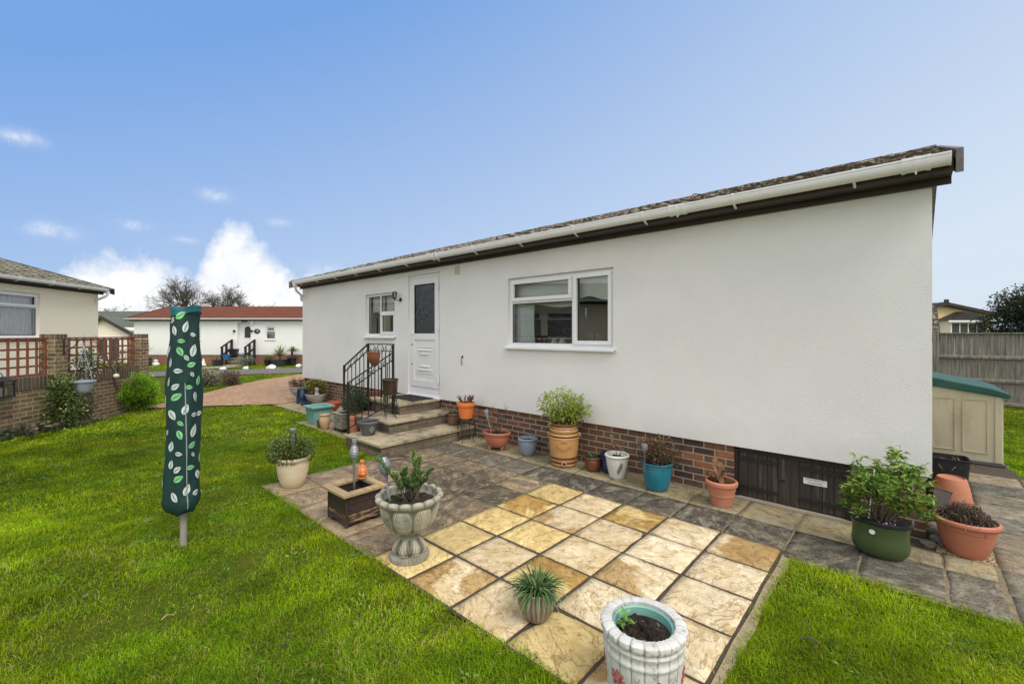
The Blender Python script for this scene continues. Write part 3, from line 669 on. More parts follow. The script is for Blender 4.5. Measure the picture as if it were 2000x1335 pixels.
def grass(name, parts):
    out = []
    def emit(x, y, hh, ww):
        n = len(x)
        lum = .55*vnoise(x, y, .9, 1)+.3*vnoise(x, y, 2.7, 2)+.15*vnoise(x, y, 7, 3)
        thin = vnoise(x, y, 1.7, 9)*.6+vnoise(x, y, 5, 10)*.4
        k = (rng.random(n) < np.clip((thin-.16)*5, .25, 1)); x, y, lum, thin = x[k], y[k], lum[k], thin[k]; n = len(x)
        h = hh*rng.uniform(.5, 1.25, n)*(.5+1.0*lum)*(.75+.5*vnoise(x, y, 6, 44)); w = ww*rng.uniform(.7, 1.2, n)
        a = rng.uniform(0, 2*PI, n); lean = rng.uniform(.15, 1.35, n); ca, sa = np.cos(a), np.sin(a)
        cl = vnoise(x, y, 3.1, 21)*2*PI*1.5; ca, sa = unit(np.stack([ca+.5*np.cos(cl), sa+.5*np.sin(cl)], 1)).T
        z = T(x, y)-.004; px, py = -sa*w/2, ca*w/2
        v = np.stack([np.stack([x-px, y-py, z], 1), np.stack([x+px, y+py, z], 1),
                      np.stack([x+ca*lean*h*.35-px*.8, y+sa*lean*h*.35-py*.8, z+h*.56], 1), np.stack([x+ca*lean*h*.35+px*.8, y+sa*lean*h*.35+py*.8, z+h*.56], 1),
                      np.stack([x+ca*lean*h, y+sa*lean*h, z+h*np.maximum(1-.42*lean, .22)], 1)], 1)
        t = rng.random(n); yl = (vnoise(x, y, 1.1, 4)*.5+vnoise(x, y, 4, 5)*.3+vnoise(x, y, 11, 6)*.2)**1.2; tuft = vnoise(x, y, 5.5, 41)*.6+vnoise(x, y, 13, 42)*.4
        c = np.array((.100, .245, .006))[None]*(1-yl[:, None])+np.array((.38, .44, .008))[None]*yl[:, None]
        c = np.where((t < .035+.09*(thin < .38))[:, None], np.array((.44, .36, .12)), c)
        c = np.where((t > .93)[:, None], np.array((.045, .12, .03)), c)
        dk = vnoise(x, y, .75, 31)*.65+vnoise(x, y, 2.2, 32)*.35
        c = c*(rng.uniform(.6, 1.4, n)*(.42+1.1*dk)*(.62+.85*tuft))[:, None]
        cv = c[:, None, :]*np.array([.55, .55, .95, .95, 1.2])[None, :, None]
        out.append((v.reshape(-1, 3), cv.reshape(-1, 3)))

    for (z0, z1, dens, hh, ww) in parts:
        N = int(dens*(z1**2-z0**2)*1.6)          # wedge: |X| < 1.6 Z
        Z = np.sqrt(rng.uniform(z0**2, z1**2, N)); X = rng.uniform(-1.6, 1.6, N)*Z
        x, y = CW(X, Z); ok = np.ones(N, bool); jx, jy = x+rng.normal(0, .013, N), y+rng.normal(0, .013, N)
        for p in NOGRASS: ok &= ~inpoly(jx, jy, p)
        emit(x[ok], y[ok], hh, ww)
    N = 90000; x, y = CW(rng.uniform(-5, 5, N), rng.uniform(-2.2, 1.2, N)); ok = np.ones(N, bool)
    for p in NOGRASS: ok &= ~inpoly(x, y, p)
    emit(x[ok], y[ok], .036, .006)
    for (xa, ya, xb, yb, dens) in EDGES:
        N = int(math.hypot(xb-xa, yb-ya)*dens); t = rng.random(N); nx_, ny_ = -(yb-ya), xb-xa; l = math.hypot(nx_, ny_); o_ = rng.normal(0, .016, N)+.012*np.sin(t*l*23)+.008*np.sin(t*l*61)
        emit(xa+(xb-xa)*t+nx_/l*o_, ya+(yb-ya)*t+ny_/l*o_, .05, .0036)
    V = np.concatenate([o[0] for o in out]); Cc = np.concatenate([o[1] for o in out]); n = len(V)//5; b = np.arange(n)[:, None]*5
    F = (b+np.array([[0, 1, 3, 2, 2, 3, 4]])).ravel()
    st = (np.arange(n)[:, None]*7+np.array([[0, 4]])).ravel(); to = np.tile([4, 3], n)
    o = rawmesh(name, V, F, st, to, 'grassm', np.clip(Cc, .003, .9)); o['kind'] = 'stuff'; return o
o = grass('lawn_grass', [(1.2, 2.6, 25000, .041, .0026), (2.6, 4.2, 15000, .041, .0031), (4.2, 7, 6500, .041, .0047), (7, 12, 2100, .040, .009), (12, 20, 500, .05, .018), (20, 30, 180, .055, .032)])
tag(o, 'short patchy green lawn grass with yellow and straw blades', 'grass')
def weeds():
    P = []; D = []; cl = []
    for q in range(150):
        Z = math.sqrt(random.uniform(1.7, 36)); X = random.uniform(-1.2, 1.15)*Z; x, y = CW(X, Z); a1 = np.array([x]); b1 = np.array([y])
        if any(inpoly(a1, b1, p)[0] for p in NOGRASS): continue
        for k in range(random.randint(6, 16)):
            r = abs(random.gauss(0, .05)); a = random.uniform(0, 6.28); P.append((x+r*math.cos(a), y+r*math.sin(a), T(x, y)+.012)); D.append((math.cos(a), math.sin(a), random.uniform(.15, .8))); cl.append(q % 3)
    n = len(P); c = np.array([(.10, .22, .04), (.20, .30, .05), (.13, .24, .10)])[np.array(cl)]*rng.uniform(.7, 1.3, (n, 1))
    o = leaves('lawn_weeds', P, D, .035, .016, c); o['kind'] = 'stuff'; tag(o, 'low broad-leaved weeds scattered through the lawn', 'weeds')
weeds()
def fallen(label, X, Z, m, L):
    x, y = CW(X, Z); b = MB(); a = random.uniform(0, 3); p = [Vector((x+L*t*math.cos(a)+.008*math.sin(t*9), y+L*t*math.sin(a), .012+.012*math.sin(t*6))) for t in np.linspace(0, 1, 6)]
    b.tube(p, [.003, .005, .0045, .004, .004, .002], 5); b.tube([p[3], p[3]+Vector((.02, -.015, .012))], [.003, .002], 4); tag(b.build('twig', m), label, 'twig')
fallen('pale dry twig lying on the lawn in front of the clothes line', -2.07, 2.58, 'rimwood', .09)
fallen('short dark twig lying on the lawn near the yellow slabs', -1.24, 2.35, 'dark_twig', .05)
fallen('dark twig on the grass strip nearest the pavement edge', 1.67, 2.38, 'twig', .10)

# ------------------------------------------------------------------ park homes
def wallmesh(L, W, zb, ze, ops, rise, th=.12):
    b = MB(); xs_ = sorted({0, L, *[o[0] for o in ops], *[o[1] for o in ops]}); zs_ = sorted({zb, ze, *[o[2] for o in ops], *[o[3] for o in ops]})
    inside = lambda x, z: any(o[0] < x < o[1] and o[2] < z < o[3] for o in ops)
    for i in range(len(xs_)-1):
        for j in range(len(zs_)-1):
            x0, x1, z0, z1 = xs_[i], xs_[i+1], zs_[j], zs_[j+1]
            if inside((x0+x1)/2, (z0+z1)/2): continue
            b.poly([(x0, 0, z0), (x1, 0, z0), (x1, 0, z1), (x0, 0, z1)])
            b.poly([(x0, th, z0), (x0, th, z1), (x1, th, z1), (x1, th, z0)])
    for x0, x1, z0, z1 in ops:
        b.poly([(x0, 0, z0), (x0, 0, z1), (x0, th, z1), (x0, th, z0)]); b.poly([(x1, 0, z0), (x1, th, z0), (x1, th, z1), (x1, 0, z1)])
        b.poly([(x0, 0, z1), (x1, 0, z1), (x1, th, z1), (x0, th, z1)]); b.poly([(x0, 0, z0), (x0, th, z0), (x1, th, z0), (x1, 0, z0)])
    for x in (0, L):
        q = [(x, 0, zb), (x, W, zb), (x, W, ze), (x, W/2, ze+rise), (x, 0, ze)]
        b.poly(q if x == 0 else q[::-1])
    b.poly([(0, W, zb), (0, W, ze), (L, W, ze), (L, W, zb)])
    b.poly([(0, 0, zb), (0, W, zb), (L, W, zb), (L, 0, zb)])
    return b
def tiles(L, sl, pw=.30, row=.33, na=8, lift=.028, wav=.022):
    """One slope: x along the eaves, y up the slope; stepped rows of pan tiles."""
    n = int(round(L/pw))*na; nr = int(math.ceil(sl/row)); xs_ = np.linspace(0, L, n+1)
    ph = (xs_/(L/round(L/pw))) % 1
    prof = np.where(ph < .3, wav*np.sin(ph/.3*PI), 0)+.004*np.sin(ph*2*PI)
    V = []; r = np.random.default_rng(3)
    for k in range(nr):
        y0, y1 = k*row, min((k+1)*row, sl)+.01
        jit = np.repeat(r.normal(0, .004, n//na+1), na)[:n+1]
        for (y, z) in ((y0, -.03), (y0, lift), (y0+row*.5, lift*.6), (y1, 0.0)):
            V.append(np.stack([xs_, np.full(n+1, y)+jit*(z > -.02), z+prof*(1 if z > -.02 else .3)+jit], 1))
    V = np.concatenate(V); m = n+1; F = []
    for k in range(nr*4-1):
        i = np.arange(n)+k*m; F.append(np.stack([i, i+1, i+1+m, i+m], 1))
    return V, np.concatenate(F).ravel()
def roof(parent, L, W, ze, pitch, m, ov=.27, og=.3, det=True, name='roof'):
    sl = (W/2+ov)/math.cos(pitch); objs = []
    if det: V, F = tiles(L+2*og, sl)
    else:
        nr = int(sl/.33); V = []; F = []
        for k in range(nr+1):
            y0, y1 = k*sl/(nr+1), (k+1)*sl/(nr+1); o = len(V)
            V += [(0, y0, -.02), (L+2*og, y0, -.02), (L+2*og, y0, .03), (0, y0, .03), (L+2*og, y1, 0), (0, y1, 0)]; F += [(o, o+1, o+2, o+3), (o+3, o+2, o+4, o+5)]
        V = np.array(V); F = np.array(F).ravel()
    VV = []; FF = []; off = 0
    for side in (0, 1):
        c, s = math.cos(pitch), math.sin(pitch)
        x = V[:, 0]-og; y = -ov+V[:, 1]*c-V[:, 2]*s; z = V[:, 1]*s+V[:, 2]*c
        if side: x, y = L-x, W-y
        VV.append(np.stack([x, y, z+ze-ov*math.tan(pitch)+.10], 1)); FF.append(F+off); off += len(V)
    VV = np.concatenate(VV); FF = np.concatenate(FF)
    ro = rawmesh(name, VV, FF, np.arange(len(FF)//4)*4, np.full(len(FF)//4, 4), m, parent=parent)
    if det:
        ro.data.polygons.foreach_set('use_smooth', [True]*len(ro.data.polygons)); ro.data.set_sharp_from_angle(angle=R(40))
    zr = ze+W/2*math.tan(pitch)+.11
    b = MB(); n = int((L+2*og)/.42)
    for i in range(n):
        x0 = -og+i*(L+2*og)/n; x1 = x0+(L+2*og)/n-.006
        b.tube([(x0, W/2, zr-.05), (x1, W/2, zr-.045+.008*random.random())], .085, 10)
    b.build('ridge_tiles', m, ro, smooth=50)
    return ro
def trim(parent, L, W, ze, pitch, fm, bm_, ov=.27, og=.3, gut='upvcold', gx=(0, 0), union=None, brk=.9, far=False):
    tp = math.tan(pitch); zl = ze-ov*tp+.04
    b = MB(); b.box(-og+.03, L+og-.03, -ov+.02, -ov+.045, zl-.05, zl+.05); b.box(-og+.03, L+og-.03, -ov+.045, -.004, zl-.05, zl-.035)
    b.box(-og+.03, L+og-.03, -.026, -.003, zl-.105, zl-.051)
    b.build('fascia', fm, parent)
    for k, xe in ((0, -og), (1, L+og)):
        b = MB()
        for sgn in (0, 1):
            y0 = -ov-.05; zz = zl+.07-.05*tp
            q = [(y0, zz-.15), (y0, zz+.03), (W/2, zz+.03+(W/2-y0)*tp), (W/2, zz-.15+(W/2-y0)*tp)]
            if sgn: q = [(W-a, z) for a, z in q]
            b.prism(q, 'x', xe-.02, xe+.02)
        b.build('barge_board', bm_, parent)
        b = MB()
        x0, x1 = (xe+.02, 0) if k == 0 else (L, xe-.02)
        q = [(-ov+.05, zl-.048), (-ov+.05, zl-.036), (W/2, zl-.036+(W/2+ov-.05)*tp), (W/2, zl-.048+(W/2+ov-.05)*tp)]
        b.prism(q, 'x', x0, x1); b.prism([(W-a, z) for a, z in q], 'x', x0, x1); b.build('soffit', fm, parent)
    # gutter
    b = MB(); gl = (-og+gx[0], L+og+gx[1]); r = .055; dp = 1.55; yc = -ov-.04; zc = zl+.058; n = 12
    def pf(e): return [(yc+(r+e)*math.cos(PI+PI*i/n), zc+(r*dp+e)*math.sin(PI+PI*i/n)*(abs(math.sin(PI*i/n))**-.25 if 0 < i < n else 1)) for i in range(n+1)]
    for e in (0, -.004):
        q = pf(e)
        for i in range(n): b.add([(gl[0], *q[i]), (gl[1], *q[i]), (gl[1], *q[i+1]), (gl[0], *q[i+1])], [(0, 1, 2, 3)])
    b.box(*gl, yc-r-.005, yc-r+.004, zc-.010, zc+.004); b.box(*gl, yc+r-.003, yc+r+.002, zc, zc+.02)
    for x in (gl[0], gl[1]-.012): b.prism(pf(.004), 'x', x, x+.012)
    g = b.build('gutter', gut, parent, smooth=40)
    def strap(ws, tail):
        q = MB()
        for a0, a1, e in ws:
            p = pf(e)
            for i in range(n): q.add([(a0, *p[i]), (a1, *p[i]), (a1, *p[i+1]), (a0, *p[i+1])], [(0, 1, 2, 3)])
            for x in (a0, a1):
                p2 = pf(0)
                for i in range(n): q.add([(x, *p[i]), (x, *p[i+1]), (x, *p2[i+1]), (x, *p2[i])], [(0, 1, 2, 3)])
            q.box(a0, a1, yc-r-e-.004, yc-r+.003, zc-.012, zc+.008)
        if tail: q.bar((0, yc-.01, zc-r*dp-.002), (0, -ov+.03, zc-r*dp-.028), .018, .012)
        else: q.box(-.005, .005, yc-.02, yc-.008, zc-r*dp-.03, zc-r*dp)
        return q
    pr = None; x = gl[0]+.35
    while x < gl[1]-.1 and not far:
        if pr is None: pr = strap([(-.010, .010, .006)], True).build('gutter_bracket', gut, g, smooth=40); pr.location.x = x
        else: o = pr.copy(); C.objects.link(o); o.parent = g; o.location.x = x
        x += brk
    for ux in union or (): o = strap([(-.085, -.062, .011), (-.062, .062, .006), (-.012, .012, .010), (.062, .085, .011)], False).build('gutter_union', gut, g, smooth=40); o.location.x = ux
    return zl, yc, zc
def plinth(parent, L, W, z0, z1, m, hole=None, inset=.035):
    b = MB(); i = inset
    segs = [(i, L-i)] if not hole else [(i, hole[0]), (hole[1], L-i)]
    for a, c in segs: b.poly([(a, i, z0), (c, i, z0), (c, i, z1), (a, i, z1)])
    if hole:
        for x in hole[:2]: b.poly([(x, i, z0), (x, i, z1), (x, i+.15, z1), (x, i+.15, z0)])
        b.poly([(hole[0], i+.15, z0), (hole[1], i+.15, z0), (hole[1], i+.15, z1), (hole[0], i+.15, z1)])
    for x in (i, L-i): b.poly([(x, i, z0), (x, W-i, z0), (x, W-i, z1), (x, i, z1)])
    b.poly([(i, W-i, z0), (i, W-i, z1), (L-i, W-i, z1), (L-i, W-i, z0)])
    return b.build('plinth', m, parent, fix=False)
def frame_(b, x0, x1, z0, z1, w, y0, y1):
    b.box(x0, x1, y0, y1, z0, z0+w); b.box(x0, x1, y0, y1, z1-w, z1); b.box(x0, x0+w, y0, y1, z0+w, z1-w); b.box(x1-w, x1, y0, y1, z0+w, z1-w)
def window(parent, x0, x1, z0, z1, lights, m='upvc', g='glass', sill=True, y=.045):
    """lights: (fx0, fx1, fz0, fz1, opening) in fractions of the frame."""
    b = MB(); f = .05; frame_(b, x0, x1, z0, z1, f, y, y+.06); xa, xb, za, zb = x0+f, x1-f, z0+f, z1-f
    ww, hh = xb-xa, zb-za
    for fx0, fx1, fz0, fz1, op in lights:
        if fx1 < 1: b.box(xa+ww*fx1-.02, xa+ww*fx1+.02, y+.003, y+.057, za+hh*fz0, za+hh*fz1)
        if fz1 < 1: b.box(xa+ww*fx0, xa+ww*fx1, y+.004, y+.056, za+hh*fz1-.02, za+hh*fz1+.02)
    w = b.build('window', m, parent, bevel=.004)
    for fx0, fx1, fz0, fz1, op in lights:
        a0, a1, c0, c1 = xa+ww*fx0+(.022 if fx0 > 0 else 0), xa+ww*fx1-(.022 if fx1 < 1 else 0), za+hh*fz0+(.022 if fz0 > 0 else 0), za+hh*fz1-(.022 if fz1 < 1 else 0)
        if op:
            q = MB(); frame_(q, a0-.008, a1+.008, c0-.008, c1+.008, .052, y-.022, y+.03); q.build('sash', m, w, bevel=.005)
            a0 += .044; a1 -= .044; c0 += .044; c1 -= .044
        q = MB(); q.poly([(a0, y+.02, c0), (a1, y+.02, c0), (a1, y+.02, c1), (a0, y+.02, c1)]); q.build('pane', g, w, fix=False)
        q = MB(); frame_(q, a0-.002, a1+.002, c0-.002, c1+.002, .007, y+.012, y+.019); q.build('gasket', 'iron', w)
    if sill:
        q = MB(); q.prism([(y, z0+.004), (-.055, z0-.012), (-.06, z0-.016), (-.06, z0-.04), (-.045, z0-.04), (-.045, z0-.022), (y, z0-.014)], 'x', x0-.035, x1+.035)
        q.build('sill', m, w)
    return w
def drape(x0, x1, z0, z1, y, parent, m, name='curtain', amp=.035, per=.13, n=None):
    n = n or max(8, int((x1-x0)/.012)); b = MB(); ks = 5
    for k in range(ks+1):
        for i in range(n+1):
            x = x0+(x1-x0)*i/n; b.v.append((x+.01*math.sin(k*1.3+i*.2), y+amp*math.sin(2*PI*x/per+.6*math.sin(x*9))*(.7+.3*k/ks), z1-(z1-z0)*k/ks))
    for k in range(ks):
        for i in range(n): b.f.append((k*(n+1)+i, k*(n+1)+i+1, (k+1)*(n+1)+i+1, (k+1)*(n+1)+i)); b.mi.append(0)
    return b.build(name, m, parent, smooth=80, fix=False)
def wavyblind(x0, x1, z0, z1, y, parent, m='blind'):
    b = MB(); n = 24; w = x1-x0
    for i in range(n+1):
        x = x0+w*i/n; b.v += [(x, y, z1), (x, y+.004*math.sin(i), z0+.03*math.sin(PI*(i/n)*2))]
    for i in range(n): b.f.append((2*i, 2*i+2, 2*i+3, 2*i+1)); b.mi.append(0)
    return b.build('blind', m, parent, fix=False)

# the white home beside the patio
HX, HY, HL, HW = -12.0, 4.92, 12.15, 6.1
ZB, ZE, PIT = .53, 3.03, R(17.9)
home = thing('mobile_home', 'long white rendered mobile home with brown fascia, standing beside the slab patio', 'mobile home', (HX, HY, 0))
lx = lambda x: x-HX
W1 = (lx(-4.532), lx(-2.734), 1.51, 2.535); W2 = (lx(-8.74), lx(-7.612), 1.645, 2.535); D1 = (lx(-7.154), lx(-6.183), .545, 2.80)
tri = HW/2*math.tan(PIT)
wallmesh(HL, HW, ZB, ZE, [W1, W2, D1], tri).build('wall', 'render', home, fix=False)
HO = (lx(-1.345), lx(-.375))
plinth(home, HL, HW, -.03, ZB, 'brick', HO)
# skirting shadow gap under the wall
roof(home, HL, HW, ZE, PIT, 'roof', ov=.24, og=.14)
zl, yc, zc = trim(home, HL, HW, ZE, PIT, 'fascia', 'barge', ov=.24, og=.14, gx=(.30, -.045), union=(HL-.10, HL-1.96, HL-6.1), brk=.93)
w = window(home, *W1, [(0, .655, 0, .66, 0), (0, .655, .66, 1, 1), (.655, 1, 0, 1, 1)])
xa = W1[0]+.05
q = drape(xa-.12, xa+.32, W1[2], W1[3]-.05, .2, w, 'curtain', per=.075, amp=.03)
wavyblind(xa, xa+1.12, W1[3]-.43, W1[3], .16, w); wavyblind(xa+1.14, W1[1]-.05, W1[3]-.36, W1[3], .17, w)
b = MB(); b.tube([(0, 0, 0), (0, -.03, .01), (0, -.034, .06), (0, -.03, .12)], .01, 8); o = b.build('window_handle', 'upvc', w, smooth=60); o.location = (W1[0]+1.29, .2, 1.93)
b = MB()
for k in range(7): b.tube([(.03*k, 0, 0), (.03*k+.03*math.sin(k*2), .01*math.cos(k), .14+.05*random.random())], .004, 5)
o = b.build('reed', 'rimwood', w); o.location = (W1[1]-.50, .2, W1[2]+.03)
b = MB()
for k in range(2): b.lathe([(.0, 0), (.04, .01), (.055, .05), (.03, .10), (.0, .11)], 14, c=(k*.14, 0, 0))
o = b.build('ornament', 'white_glaze', w, smooth=60); o.location = (W1[0]+.72, .22, W1[2]+.01)
b = MB(); b.box(xa-.05, W1[1], .16, .34, W1[2]-.04, W1[2]-.005); b.build('window_board', 'upvc', w)
w = window(home, *W2, [(0, .47, 0, 1, 0), (.47, 1, 0, .56, 1), (.47, 1, .56, 1, 0)])
wavyblind(W2[0]+.05, W2[0]+.55, W2[3]-.40, W2[3], .15, w); wavyblind(W2[0]+.58, W2[1]-.05, W2[3]-.42, W2[3], .16, w)
b = MB(); b.box(W2[0], W2[0]+.5, .30, .36, W2[2]-.1, W2[3]); b.build('curtain', 'vent_cream', w)
# rooms behind the glass
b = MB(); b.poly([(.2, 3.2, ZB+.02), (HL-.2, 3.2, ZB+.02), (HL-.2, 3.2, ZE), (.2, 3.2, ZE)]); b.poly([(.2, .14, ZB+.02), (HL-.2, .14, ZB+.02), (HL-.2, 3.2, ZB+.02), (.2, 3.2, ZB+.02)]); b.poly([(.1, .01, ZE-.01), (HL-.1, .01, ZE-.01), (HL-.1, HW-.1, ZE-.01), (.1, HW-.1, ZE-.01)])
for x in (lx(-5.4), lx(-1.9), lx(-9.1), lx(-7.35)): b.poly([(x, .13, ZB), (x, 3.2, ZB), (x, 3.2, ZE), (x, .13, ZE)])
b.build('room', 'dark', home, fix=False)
# door
b = MB(); x0, x1, z0, z1 = D1; y = .03
frame_(b, x0, x1, z0, z1, .055, y, y+.07); b.box(x0+.055, x1-.055, y-.004, y+.066, z0+.055, z0+.15); d = b.build('door', 'upvc', home, bevel=.004)
a0, a1, c0, c1 = x0+.06, x1-.06, z0+.155, z1-.06
b = MB(); fr = .11; zm = c0+.98
b.box(a0, a0+fr, y-.014, y+.04, c0, c1); b.box(a1-fr, a1, y-.014, y+.04, c0, c1); b.box(a0+fr, a1-fr, y-.014, y+.04, c1-.12, c1); b.box(a0+fr, a1-fr, y-.014, y+.04, zm-.10, zm+.02); b.box(a0+fr, a1-fr, y-.014, y+.04, c0, c0+.13)
leaf_ = b.build('door_leaf', 'upvc', d, bevel=.006)
b = MB(); p0, p1, q0, q1 = a0+fr, a1-fr, c0+.13, zm-.10
b.box(p0, p1, y+.004, y+.03, q0, q1)
frame_(b, p0+.06, p1-.06, q0+.12, q1-.12, .02, y-.004, y+.0035)
for zz, ww in ((q1-.19, .13), (q1-.26, .19), (q0+.19, .13), (q0+.26, .19)):
    b.prism([(y+.0035, zz+.018), (y-.014, zz+.006), (y-.014, zz-.012), (y+.0035, zz-.018)], 'x', p0+ww-.02, p1-ww+.02)
b.build('door_panel', 'upvc', d, bevel=.003)
b = MB(); b.poly([(a0+fr, y+.012, zm+.02), (a1-fr, y+.012, zm+.02), (a1-fr, y+.012, c1-.12), (a0+fr, y+.012, c1-.12)]); b.build('pane', 'obscure', d, fix=False)
b = MB(); frame_(b, a0+fr-.001, a1-fr+.001, zm+.019, c1-.119, .012, y-.004, y+.011); b.build('gasket', 'iron', d)
b = MB(); b.box(a0+.035, a0+.065, y-.024, y-.0145, zm-.14, zm+.06); b.tube([(a0+.05, y-.02, zm+.02), (a0+.05, y-.055, zm+.02), (a0+.15, y-.06, zm+.018)], .009, 8); b.build('handle', 'upvc', d, smooth=50)
for zz in (zm-.19, c0+.42):
    b = MB(); b.lathe([(0, -.012), (.016, -.012), (.016, .0)], 12, M=Matrix.Translation((a0+.05, y-.018, zz)) @ Matrix.Rotation(PI/2, 4, 'X')); b.build('lock', 'iron', d)
for zz in (c0+.16, zm+.12, c1-.2):
    b = MB(); b.box(a1-.01, a1+.02, y-.028, y-.006, zz-.05, zz+.05); b.tube([(a1+.003, y-.03, zz-.06), (a1+.003, y-.03, zz+.06)], .01, 8); b.build('hinge', 'upvc', d, smooth=40)
b = MB(); b.box(x0-.02, x1+.02, -.05, .06, z0-.02, z0-.001); b.build('threshold', 'upvcold', d)
# wall lamp
b = MB(); b.lathe([(0, 0), (.055, 0), (.055, .02), (.03, .032), (0, .034)], 20, M=Matrix.Translation((lx(-7.36), -.0, 2.33)) @ Matrix.Rotation(PI/2, 4, 'X'))
b.tube([(lx(-7.36), -.03, 2.33), (lx(-7.37), -.10, 2.30), (lx(-7.40), -.15, 2.31), (lx(-7.42), -.17, 2.34)], .012, 8)
cx, cyy = lx(-7.42), -.17
b.lathe([(0, 2.34-.02), (.02, 2.34-.01), (.055, 2.37), (.06, 2.385), (0, 2.385)], 6, c=(cx, cyy, 0))
for i in range(6): a = i*PI/3; b.tube([(cx+.055*math.cos(a), cyy+.055*math.sin(a), 2.385), (cx+.07*math.cos(a), cyy+.07*math.sin(a), 2.53)], .005, 5)
b.lathe([(.074, 2.53), (.078, 2.545), (.04, 2.565), (0, 2.57)], 6, c=(cx, cyy, 0))
lamp = b.build('wall_lamp', 'iron', home)
b = MB(); b.lathe([(.05, 2.386), (.064, 2.529)], 6, c=(cx, cyy, 0)); b.f = b.f[:6]; b.mi = b.mi[:6]; b.build('lamp_glass', 'clear', lamp, fix=False)
b = MB(); b.lathe([(.012, 2.386), (.012, 2.43), (.028, 2.46), (.028, 2.49), (0, 2.505)], 12, c=(cx, cyy, 0)); b.build('bulb', 'candle', lamp, smooth=60)
for o_ in [lamp]+list(lamp.children):
    for v_ in o_.data.vertices: v_.co = Vector((lx(-7.40), 0, 2.365))+(v_.co-Vector((lx(-7.36), 0, 2.33)))*.66
# vent, hook, flue
b = MB(); b.box(lx(-5.76), lx(-5.65), -.018, -.001, 2.71, 2.85); b.build('vent', 'vent_cream', home, bevel=.004)
b = MB()
for k in range(4): b.box(lx(-5.75), lx(-5.66), -.027, -.0185, 2.725+.03*k, 2.738+.03*k)
b.build('vent_slats', 'vent_cream', home)
b = MB(); xh = lx(-5.566); b.tube([(xh, -.002, 1.31), (xh, -.03, 1.31), (xh, -.035, 1.295), (xh-.008, -.03, 1.24), (xh-.01, -.02, 1.17)], .006, 6); b.box(xh-.012, xh+.012, -.006, -.001, 1.29, 1.33); b.build('wall_hook', 'iron', home)
b = MB(); fx = lx(-3.0); b.lathe([(.06, 3.8), (.06, 4.22), (.1, 4.23), (.1, 4.29), (.06, 4.32), (.05, 4.35), (0, 4.36)], 18, c=(fx, HW/2+.55, 0)); b.build('flue', 'iron', home, smooth=40)
# downpipe at the far corner
b = MB(); px = .03; b.tube([(px+.20, yc, zc-.07), (px+.20, yc, zc-.17), (px+.15, yc+.05, zc-.24), (px+.0, -.04, zc-.34), (px-.04, -.035, zc-.43), (px-.06, -.01, zc-.46), (px-.07, .03, zc-.47)], .030, 12); b.box(px+.16, px+.24, yc-.045, yc+.045, zc-.13, zc-.07)
b.build('downpipe', 'upvcold', home, smooth=50, bevel=0)
# hatch doors under the wall
hx0, hx1 = HO; mid = (hx0+hx1)/2; hz0, hz1 = .0, .50; hy = .085
b = MB(); b.box(hx0, hx0+.035, hy-.04, hy+.02, hz0, hz1); b.box(hx1-.035, hx1, hy-.04, hy+.02, hz0, hz1); b.box(hx0+.035, hx1-.035, hy-.03, hy+.02, hz1-.03, hz1+.02); b.build('hatch_frame', 'timber_black', home)
for a, c, hs in ((hx0+.037, mid-.004, 0), (mid+.004, hx1-.037, 1)):
    b = MB(); n = 5; wd = (c-a)/n
    for k in range(n): b.box(a+k*wd+.002, a+(k+1)*wd-.002, hy-.02+random.uniform(-.002, .002), hy+.002, hz0+.018+random.uniform(0, .006), hz1-.033)
    hd = b.build('hatch_door', 'hatch', home, bevel=.002)
    for zz in (.11, .405):
        b = MB(); e0, e1 = (a-.02, a+.36) if not hs else (c+.02, c-.37)
        b.prism([(e0, zz-.022), (e1, zz-.013), (e1, zz+.013), (e0, zz+.022)], 'y', hy-.03, hy-.0235); b.build('strap_hinge', 'iron', hd)
    if not hs:
        b = MB(); b.box(c-.07, c-.03, hy-.029, hy-.0235, .235, .262); b.tube([(c-.05, hy-.03, .25), (c-.05, hy-.045, .25)], .008, 8); b.build('latch', 'iron', hd)
        b = MB(); b.box(c-.01, c+.018, hy-.027, hy-.0225, hz0+.02, hz1-.035); b.build('cover_strip', 'hatch', hd)
    else:
        b = MB(); sx0 = a+.118; b.box(sx0, sx0+.185, hy-.0265, hy-.0235, .268, .325); sg = b.build('maker_plate', 'label_white', hd); sg['label'] = 'small white plate lettered in black'
        text('MOVEMASTER LTD', .0185, sg, (sx0+.0925, hy-.0268, .312), (PI/2, 0, 0), 'ink')
        text('Supply and siting of park homes\nand timber lodges  Tel 01243 555', .0085, sg, (sx0+.0925, hy-.0268, .287), (PI/2, 0, 0), 'ink')
b = MB(); b.prism([(HO[0]-.02, 4.95-HY-.0), (HO[1]+.05, 4.95-HY), (HO[1]+.05, HO[0]*0+.08), (HO[0]-.02, .08)], 'z', -.02, .012); b.build('hatch_sill', 'pale_concrete', home)

# cream home beyond the garden wall
ca = math.atan2(.604, -.797); CL = 13.6; org = (-18.2+.797*CL, 1.42-.604*CL)
ch = thing('mobile_home', 'cream rendered mobile home with mossy roof behind the brick garden wall', 'mobile home', (*org, 0), ca)
o1 = (CL-4.0, CL-2.02, 1.60, 2.72)
ops = [o1, (CL-9.0, CL-7.2, 1.5, 2.6), (3.2, 4.4, 1.5, 2.6)]
ZE2, P2 = 3.02, R(16.5)
wallmesh(CL, 6.1, .5, ZE2, ops, 3.05*math.tan(P2)).build('wall', 'cream', ch, fix=False); plinth(ch, CL, 6.1, -.1, .5, 'brick')
roof(ch, CL, 6.1, ZE2, P2, 'croof', ov=.24, og=.22); _, yc2, zc2 = trim(ch, CL, 6.1, ZE2, P2, 'blackfascia', 'blackfascia', ov=.24, og=.22, gut='upvc', gx=(.03, -.30), brk=.95)
